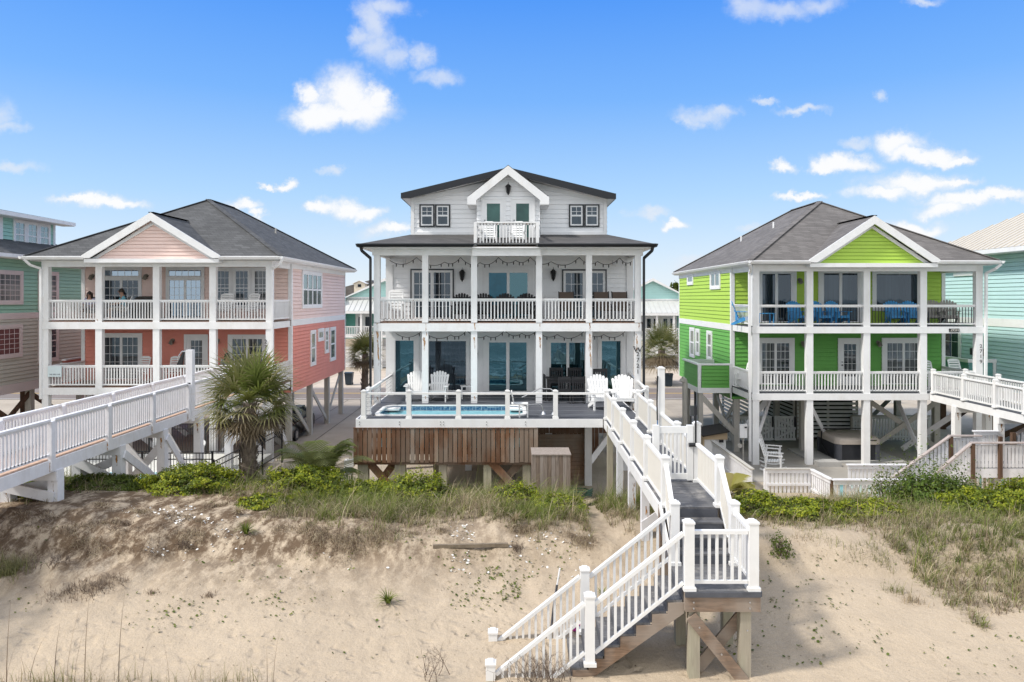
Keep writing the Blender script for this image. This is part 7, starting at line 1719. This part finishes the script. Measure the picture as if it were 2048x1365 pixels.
for _ in range(16): tl.append(tuft(random.uniform(560, 1190), random.uniform(1062, 1090), random.randint(20, 60), random.uniform(.05, .12), random.uniform(.14, .24), DRY, droop=True))
zone_obj('dry_grass', tl)
# long stalks in the near left corner, rooted just in front of the frame
sl_ = []
n = 900; x = np.concatenate([rng.normal(-7.6, .5, 420), rng.normal(-6.2, .9, 300), rng.normal(-4.6, .25, 180)]); y = rng.uniform(11.25, 11.75, n)
kq = rng.random(n) < .55; x, y = x[kq], y[kq]; n = len(x)
sl_.append((np.stack([x, y, Hv(x, y)-.02], 1), rng.uniform(.12, .5, n), rng.uniform(0, 6.28, n), rng.uniform(.1, .9, n), rng.uniform(.006, .013, n), np.where((rng.random(n) < .5)[:, None], pick(OLIVE, n), pick(STRAW, n))))
xs = np.array([PX(p, 11.6) for p in (12, 18, 40, 85, 110, 120, 135, 170, 178, 205, 212, 240, 248, 285, 315, 322, 345, 430, 540, 548, 60, 150, 1896)]); n = len(xs); y = rng.uniform(11.4, 11.65, n)
sl_.append((np.stack([xs, y, Hv(xs, y)-.05], 1), rng.uniform(.8, 1.75, n), rng.normal(.1, .6, n), rng.uniform(.08, .35, n), np.full(n, .014), pick(BROWN, n)*.85))
zone_obj('beach_stalks', sl_, 4)

# small round-leaved creeper on the sand
def discs(name, P, r, C, kind='stuff', tilt=.5, k=6, mat=LEAF):
    n = len(P); a = np.arange(k)*2*math.pi/k; nrm = rng.normal(0, tilt, (n, 3)); nrm[:, 2] = 1; nrm /= np.linalg.norm(nrm, axis=1)[:, None]
    u_ = np.cross(nrm, np.array([0, 1, .1])); u_ /= np.linalg.norm(u_, axis=1)[:, None]; v_ = np.cross(nrm, u_)
    el = rng.uniform(.55, 1, n)
    V = P[:, None, :]+(u_[:, None, :]*np.cos(a)[None, :, None]+v_[:, None, :]*(np.sin(a)[None, :]*el[:, None])[:, :, None])*r[:, None, None]
    return tag(colmesh(name, V.reshape(-1, 3), np.arange(n*k).reshape(n, k), np.repeat(C, k, 0), mat), kind=kind)
pts = []
def scatter(px0, px1, py0, py1, n, clus=4, sp=.07):
    for _ in range(n):
        c = G(random.uniform(px0, px1), random.uniform(py0, py1))
        for k in range(random.randint(1, clus)): x, y = c.x+random.gauss(0, sp), c.y+random.gauss(0, sp); pts.append((x, y, H(x, y)+.025))
scatter(250, 420, 1190, 1260, 34, 4); scatter(380, 700, 1110, 1250, 40, 3); scatter(520, 640, 1170, 1245, 14, 4); scatter(890, 1060, 1110, 1225, 60, 6, .09); scatter(1000, 1040, 1170, 1200, 14, 6, .1); scatter(960, 1010, 1140, 1160, 10, 6)
scatter(1060, 1150, 1080, 1190, 24, 4); scatter(1620, 1800, 1110, 1330, 60, 3); scatter(1520, 1640, 1130, 1340, 40, 4, .05); scatter(1850, 2048, 1270, 1350, 24, 3); scatter(20, 120, 1060, 1230, 16, 3); scatter(800, 1060, 1050, 1120, 30, 3); scatter(1380, 1500, 1240, 1345, 24, 4); scatter(420, 1000, 1230, 1330, 18, 2)
P = np.array(pts); n = len(P); discs('beach_creeper', P, rng.uniform(.012, .033, n), pick(GREENS, n)*.9)
# oyster shells washed out of the dune
pts = []
def shells(px0, px1, py0, py1, n):
    for _ in range(n):
        c = G(random.uniform(px0, px1), random.uniform(py0, py1)); pts.append((c.x, c.y, c.z+.012))
shells(300, 390, 1012, 1034, 60); shells(330, 420, 1030, 1050, 36); shells(240, 300, 1010, 1035, 14); shells(420, 490, 1030, 1105, 34); shells(290, 320, 1098, 1112, 16); shells(320, 470, 1090, 1125, 12); shells(900, 950, 1052, 1085, 40); shells(900, 940, 1108, 1150, 34); shells(1020, 1180, 1060, 1100, 54); shells(1030, 1180, 1095, 1160, 28); shells(180, 1100, 1080, 1200, 14); shells(600, 720, 1110, 1160, 8); shells(1500, 1540, 1140, 1155, 2)
P = np.array(pts); n = len(P); SH = M('oyster_shell', (.72, .70, .66), .45, .12, 30)
discs('shell_litter', P, rng.uniform(.014, .037, n), np.full((n, 3), .7), tilt=.7, k=7, mat=SH)

# shrubs: leaf clumps on a few stems
YG = np.array([(.30, .34, .02), (.23, .28, .018), (.36, .37, .03), (.17, .22, .016)])
DG = np.array([(.10, .135, .018), (.13, .17, .02), (.075, .105, .016)])
def shrub(name, label, px, py, wpx, hpx, n=None, pal=YG, pal2=DG, leaf=.062, rough=.28, spray=False, dy=.0, group='dune shrubs', ry=None):
    if py < 60: Y = py; c = Vector((PX(px, Y), Y, H(PX(px, Y), Y))); hh = max(.25, PZ(hpx, Y)-c.z)      # given as depth and height of the top
    else: c = G(px, py); hh = hpx*c.y/F
    s = F/c.y; rx = wpx/2/s; ry = ry or max(.35, rx*.7)
    r = thing(name, label, 'shrub', c, group); n = int((n or 0)*1.7) or int(7500*max(.45, rx)*max(.7, rx))
    th = rng.uniform(0, 2*math.pi, n); ph = np.arccos(rng.uniform(-.05, 1, n)); rad = rng.uniform(.72, 1.02, n)
    D = np.stack([np.sin(ph)*np.cos(th), np.sin(ph)*np.sin(th), np.cos(ph)], 1)
    o = random.uniform(0, 50); nz_ = np.array([noise.noise((d[0]*2.4+o, d[1]*2.4, d[2]*2.4)) for d in D]); n2 = np.array([noise.noise((d[0]*7+o, d[1]*7, d[2]*7)) for d in D])
    rad *= 1+rough*1.4*nz_+rough*.7*n2
    hole = n2 < -.28
    P = D*rad[:, None]*np.array([rx, ry, hh]); P[:, 2] = np.maximum(P[:, 2], .0)
    if spray: P += (D*np.array([.3, .3, 1])+np.array([0, 0, .25]))*((rng.random(n)**5)*np.clip(n2*2+.4, 0, 1.2))[:, None]*np.array([rx*.5, ry*.5, hh*1.15])
    P = P[~hole]; D = D[~hole]; nz_, n2 = nz_[~hole], n2[~hole]; n = len(P)
    nr_ = D+rng.normal(0, .55, (n, 3)); nr_[:, 2] += .35; nr_ /= np.linalg.norm(nr_, axis=1)[:, None]
    t = np.cross(nr_, rng.normal(0, 1, (n, 3))); t /= np.linalg.norm(t, axis=1)[:, None]; b_ = np.cross(nr_, t)
    L = rng.uniform(.6, 1.15, n)[:, None]*leaf*(1.35 if spray else 1); w = L*(.3 if spray else .45)
    V = np.stack([P-t*L*.6, P+b_*w, P+t*L*.7, P-b_*w], 1).reshape(-1, 3)
    mixv = np.clip(.55+nz_*1.5+rng.normal(0, .25, n), 0, 1); C = np.where((rng.random(n) < mixv)[:, None], pick(pal, n), pick(pal2, n))
    f = colmesh('foliage', V, np.arange(n*4).reshape(n, 4), np.repeat(C, 4, 0), LEAF); f.parent = r; f.location = (0, 0, 0)
    mb = MB(); o3 = Vector(c)
    for k in range(9):
        a = random.uniform(0, 6.28); q = random.uniform(.3, .85); e = o3+Vector((rx*q*math.cos(a), ry*q*math.sin(a), hh*random.uniform(.5, .9)))
        mb.cyl(o3+Vector((random.uniform(-.1, .1), random.uniform(-.1, .1), -.05)), e, .018, .006, 5)
    mb.build('stems', TWIG, r); return r
shrub('dune_shrub', 'rounded bright green shrub on the dune left of the tall palm', 385, 20.2, 205, 931)
shrub('dune_shrub', 'wide bright green shrub on the dune right of the tall palm', 600, 20.4, 180, 935)
shrub('dune_shrub', 'bright green shrub under the left half of the brown pool skirt', 832, 20.2, 165, 951)
shrub('dune_shrub', 'low green shrub at the left foot of the brown pool skirt', 735, 20.6, 150, 964)
shrub('dune_shrub', 'small green shrub by the crossed braces of the pool skirt', 1030, 19.6, 105, 968)
shrub('dune_shrub', 'low green shrub in front of the grey board box', 1118, 18.6, 115, 994)
shrub('dune_shrub', 'small low green shrub below the palm on the dune edge', 530, 18.4, 115, 990)
shrub('dune_shrub', 'dark green shrub at the far left under the coral house boardwalk', 35, 18.8, 140, 968, pal2=DG)
shrub('dune_shrub', 'low dark green shrub by the first boardwalk trestle', 190, 20.0, 190, 955, pal=DG)
shrub('dune_shrub', 'green shrub beside the right rail of the beach walkway', 1525, 18.4, 150, 990)
shrub('dune_shrub', 'long low green shrub in front of the short white fence panel', 1615, 18.5, 170, 1000)
shrub('dune_shrub', 'low green shrub in front of the brown-posted fence panel', 1730, 18.6, 170, 1006)
shrub('dune_cedar', 'tall feathery green bush in front of the dune stair', 1868, 20.5, 185, 955, 7500, np.array([(.10, .16, .02), (.13, .20, .025), (.075, .125, .02)]), DG, .06, .42, True, group=None)
shrub('dune_cedar', 'small thin feathery bush by the low brown-posted fence', 1772, 21.3, 70, 940, 900, DG, DG, .05, .5, True, group=None)
shrub('dune_shrub', 'bright green shrub below the lower deck near the right edge', 1965, 18.8, 170, 985)
shrub('dune_shrub', 'bright green shrub cut by the right edge of the view', 2042, 19.2, 150, 962)
shrub('dune_shrub', 'small dark green shrublet alone on the sand right of the stairs', 1562, 1108, 42, 34, 420, DG, DG, .04, .5, group=None)
shrub('street_tree', 'dark green tree showing behind the right aqua cottage', 1352, 700, 10, 10, 10, DG, DG) if False else None
def far_tree(label, px, py_top, Y, w, hgt):
    x = PX(px, Y); r = thing('tree', label, 'tree', (x, Y, 0)); n = 2500; D = rng.normal(0, 1, (n, 3)); D /= np.linalg.norm(D, axis=1)[:, None]
    top = PZ(py_top, Y); ctr = np.array([0, 0, top-hgt/2]); nzz = np.array([noise.noise(tuple(d*2.2)) for d in D])
    P = D*(1+.5*nzz)[:, None]*np.array([w/2, w/2, hgt/2])*rng.uniform(.6, 1, (n, 1))+ctr; t = rng.normal(0, .22, (n, 3)); b_ = rng.normal(0, .18, (n, 3))
    f = colmesh('crown', np.stack([P-t, P+b_, P+t, P-b_], 1).reshape(-1, 3), np.arange(n*4).reshape(n, 4), np.repeat(pick(DG, n)*.8, 4, 0), LEAF); f.parent = r
    mb = MB(); mb.cyl((x, Y, -.1), (x, Y, top-hgt*.4), .2, .08, 8); mb.build('trunk', BARK, r)
far_tree('dark green tree showing behind the right aqua cottage', 1354, 572, 95, 5, 5)
far_tree('dark green tree far behind the green house', 1480, 600, 110, 7, 5)

# palms
def fan(V, Fs, C, base, d, L, blade, col, tipcol, nl=24, droop=.5, petc=(.10, .14, .04)):
    d = Vector(d).normalized(); side = d.cross(Vector((0, 0, 1)));
    if side.length < .1: side = Vector((1, 0, 0))
    side.normalize(); up = side.cross(d).normalized()
    def strip(pts, ws, sd, c0, c1):
        b = len(V); m = len(pts)
        for k, (p, w) in enumerate(zip(pts, ws)):
            V.append(tuple(p-sd*w)); V.append(tuple(p+sd*w)); t = k/(m-1); cc = [a*(1-t)+q*t for a, q in zip(c0, c1)]; C.append(cc); C.append(cc)
        for k in range(m-1): Fs.append((b+2*k, b+2*k+1, b+2*k+3, b+2*k+2))
    hub = base+d*L+Vector((0, 0, -1))*(.12*L*droop)
    strip([base, base+d*L*.5, hub], [.022, .016, .012], side, petc, petc)
    for i in range(nl):
        a = R(-118+236*i/(nl-1)); ln = blade*(1-.28*abs(a)/2.1)*random.uniform(.88, 1.06)
        e = (d*math.cos(a)+side*math.sin(a)).normalized(); e = (e+up*(.12*math.cos(2*a)+random.uniform(-.08, .08))).normalized()
        sd = e.cross(up).normalized(); pts = []; p = hub.copy()
        for k in range(4):
            pts.append(p.copy()); dirk = (e+Vector((0, 0, -1))*droop*(k/3)**1.6*1.1).normalized(); p = p+dirk*ln/3
        strip(pts, [.012, .026, .018, .002], sd, col, tipcol)
def palm(label, px, base, hgt, crown, nf, ndead, trunk_r=.2, boots=70, group='fan palms', up0=.95, dead_len=1.0, scale=1.0):
    r = thing('palm_tree', label, 'palm', base, group); b = Vector(base); top = b+Vector((.05, 0, hgt)); mb = MB()
    rings = []
    for k in range(9):
        t = k/8; rr = trunk_r*(1.15-.3*t+(.15 if k == 0 else 0)); rings.append([tuple(b.lerp(top, t)+Vector((rr*math.cos(a), rr*math.sin(a), -.1 if k == 0 else 0))) for a in np.linspace(0, 6.283, 13)[:-1]])
    mb.rings(rings)
    for k in range(boots):      # old leaf bases
        t = k/boots; a = k*2.399; z = b.lerp(top, t*.97); rr = trunk_r*(1.1-.28*t); o_ = Vector((math.cos(a), math.sin(a), 0)); s_ = Vector((-o_.y, o_.x, 0)); p = z+o_*rr*.9; q = p+o_*trunk_r*random.uniform(.35, .7)+Vector((0, 0, .22*scale)); w0 = .085*scale
        mb.add([p-s_*w0, p+s_*w0, q+s_*w0*.35, q-s_*w0*.35, p-s_*w0-Vector((0, 0, .06)), p+s_*w0-Vector((0, 0, .06)), q+s_*w0*.3-o_*.03, q-s_*w0*.3-o_*.03], [(0, 1, 2, 3), (4, 7, 6, 5), (0, 4, 5, 1), (2, 6, 7, 3), (1, 5, 6, 2), (0, 3, 7, 4)])
    mb.build('trunk', BARK, r)
    for part, count in (('fronds', nf), ('dead_fronds', ndead)):
        V, Fs, C = [], [], []
        for k in range(count):
            a = k*2.399+random.uniform(-.2, .2)
            if part == 'fronds':
                el = math.pi/2*up0-(k/count)**.85*1.62; q_ = 1-.18*k/count; L = q_*crown*.48*random.uniform(.85, 1.1); bl_2 = q_*crown*.55*random.uniform(.85, 1.1); c = random.choice(((.14, .175, .03), (.18, .21, .04), (.10, .135, .025), (.22, .23, .06))); tc = random.choice(((.30, .27, .13), (.18, .21, .06), (.38, .33, .21))); dr = .55+.75*(k/count)
            else:
                el = -.1-random.uniform(0, .5); L = crown*.33; bl_2 = crown*.42*dead_len; c = random.choice(((.20, .15, .09), (.25, .19, .12), (.15, .11, .07))); tc = (.30, .24, .16); dr = 1.2
            d = Vector((math.cos(a)*math.cos(el), math.sin(a)*math.cos(el), math.sin(el)))
            fan(V, Fs, C, top+Vector((0, 0, -.1 if part == 'fronds' else -.22)), d, L, bl_2, c, tc, 24 if part == 'fronds' else 18, dr, (.11, .14, .05) if part == 'fronds' else (.25, .19, .12))
        f = colmesh(part, V, Fs, C, LEAF, org=b); f.parent = r; f.location = (0, 0, 0)
c = G(497, 968); Yp_ = 21.2; zb_ = H(PX(497, Yp_), Yp_)
palm('tall fan palm with a rough trunk standing on the dune before the coral house', 497, (PX(497, Yp_), Yp_, zb_), PZ(806, Yp_)-zb_, 2.15, 44, 26, .2, 90, up0=.9, dead_len=.8)
palm('fan palm with brown hanging fronds left of the white house', 727, (PX(729, 48), 48, 0), 3.7, 1.95, 34, 26, .24, 40, dead_len=1.1)
palm('fan palm with a shaggy skirt right of the white house across the road', 1322, (PX(1322, 61), 61, 0), 3.0, 3.1, 40, 50, .35, 30, dead_len=1.5)
def feather(label, px, py, Y, rad, nf, cols, elmin=.2):
    base = Vector((PX(px, Y), Y, H(PX(px, Y), Y))); r = thing('feather_palm', label, 'palm', base); V, Fs, C = [], [], []
    for k in range(nf):
        a = k*2.399+random.uniform(-.3, .3); el = random.uniform(elmin, 1.25); d = Vector((math.cos(a)*math.cos(el), math.sin(a)*math.cos(el), math.sin(el))); side = d.cross(Vector((0, 0, 1))).normalized(); p = base+Vector((0, 0, .35)); L = rad*random.uniform(.85, 1.15); n_ = 26; col = random.choice(cols)
        for i in range(n_):
            t = i/n_; dk = (d+Vector((0, 0, -1))*t*t*1.25).normalized(); p = p+dk*L/n_
            if i < 4: continue
            for s in (-1, 1):
                e = (side*s+dk*.75+Vector((0, 0, -.25))).normalized(); ln = rad*.34*math.sin(math.pi*(.12+.85*t))*random.uniform(.85, 1.1)+.05; sd = dk*.024; b = len(V)
                V.extend([tuple(p-sd), tuple(p+sd), tuple(p+e*ln*.6+sd*.8), tuple(p+e*ln*.6-sd*.8), tuple(p+e*ln+Vector((0, 0, -.08*ln)))]); C.extend([col]*4+[[q*1.3 for q in col]]); Fs.append((b, b+1, b+2, b+3)); Fs.append((b+3, b+2, b+4, b+4))
    Fq = [f for f in Fs]
    f = colmesh('fronds', V, Fq, C, LEAF, org=base) if False else None
    me = bpy.data.meshes.new('fronds'); me.from_pydata([tuple(Vector(v_)-base) for v_ in V], [], [q if q[2] != q[3] and q[3] != q[2] and len(set(q)) == 4 else tuple(dict.fromkeys(q)) for q in Fs])
    ca = me.color_attributes.new('leafcol', 'FLOAT_COLOR', 'POINT'); ca.data.foreach_set('color', np.concatenate([np.array(C, np.float32), np.ones((len(C), 1), np.float32)], 1).ravel()); me.materials.append(LEAF)
    o = bpy.data.objects.new('fronds', me); COL.objects.link(o); o.parent = r
    mb = MB(); mb.cyl(base+Vector((0, 0, -.1)), base+Vector((0, 0, .45)), .14, .11, 10); mb.build('trunk', BARK, r)
feather('low arching feather palm between the tall fan palm and the pool skirt', 642, 940, 22.4, 1.75, 30, ((.20, .23, .06), (.15, .19, .05), (.25, .26, .09)), .1)
feather('yellowing feather palm between the walkway and the green house fence', 1458, 950, 22.5, 1.15, 22, ((.28, .26, .06), (.22, .22, .06), (.33, .28, .10)), .0)
def yucca(label, px, py, rad, n, pal, tip=None):
    c = G(px, py); r = thing('yucca', label, 'yucca', c); az = rng.uniform(0, 6.283, n); lean = rng.uniform(.1, 1.5, n)
    P0 = np.zeros((n, 3)); P0[:, 0] = np.cos(az)*.02; P0[:, 1] = np.sin(az)*.02
    V, Fs, Cc = blades(P0+np.array(c), rng.uniform(.75, 1.1, n)*rad, az, lean, np.full(n, .026), pick(pal, n), seg=3)
    # straight stiff leaves: undo most of the bend
    f = colmesh('leaves', V, Fs, Cc, LEAF, org=tuple(c)); f.parent = r; f.location = (0, 0, 0)
    mb = MB(); mb.cyl(c+Vector((0, 0, -.08)), c+Vector((0, 0, .05)), .05, .035, 8); mb.build('stem', BARK, r)
yucca('green yucca rosette hanging on the dune face below the palm', 492, 1072, .36, 90, GREENS)
yucca('green yucca rosette alone on the open sand', 776, 1212, .34, 70, GREENS)
yucca('dead pale yucca rosette on the dune edge below the pool skirt', 1030, 1050, .34, 80, STRAW)
yucca('dead grey yucca rosette above the hanging green one', 477, 1030, .26, 60, STRAW)
yucca('small green yucca on the sand behind the stair rail', 1205, 1192, .2, 30, GREENS)
# bare twigs
def twigs(label, px, py, n, h, spread, name='dry_bush', Y=None):
    c = G(px, py) if Y is None else Vector((PX(px, Y), Y, H(PX(px, Y), Y))); r = MB()
    def grow(p, d, ln, rad, dep):
        q = p+d*ln; r.cyl(p, q, rad, rad*.6, 4, caps=False)
        if dep: 
            for _ in range(random.randint(2, 3)): grow(q, (d+Vector((random.gauss(0, .5), random.gauss(0, .5), random.gauss(.05, .35)))).normalized(), ln*random.uniform(.55, .85), rad*.6, dep-1)
    for _ in range(n): grow(c+Vector((random.gauss(0, spread), random.gauss(0, spread*.6), -.03)), Vector((random.gauss(0, .4), random.gauss(0, .4), 1)).normalized(), h*random.uniform(.25, .45), .007, 3)
    o = r.build(name, TWIG, None, org=tuple(c)); return tag(o, label, 'bush')
twigs('bare brown twiggy bush growing through the lower stair rail', 1090, 1362, 40, .55, .32, Y=11.55)
twigs('small bare twig bush on the sand at the bottom edge', 862, 1358, 9, .5, .12)
twigs('dark dead brush tangled on the dune face', 372, 1098, 30, .22, .10)
twigs('dark dead twigs by the end of the weathered plank', 1035, 1105, 22, .2, .08)
twigs('dark dead roots hanging on the dune face at the left', 115, 1135, 24, .25, .22)
twigs('dry twig tangle on the lower sand at the left', 185, 1190, 26, .22, .25)
# bits of wrack and dry leaf on the sand
n = 2600; x = rng.uniform(-9, 9.5, n); y = rng.uniform(11.3, 17.2, n); kp = (vn(x, y, .8, 3.3)+vn(x, y, 2.6, 1.1)*.6) > rng.uniform(-.35, .7, n); x, y = x[kp], y[kp]; n = len(x)
discs('beach_debris', np.stack([x, y, Hv(x, y)+.006], 1), rng.uniform(.005, .016, n), pick(BROWN, n)*.9, tilt=.4, k=5)
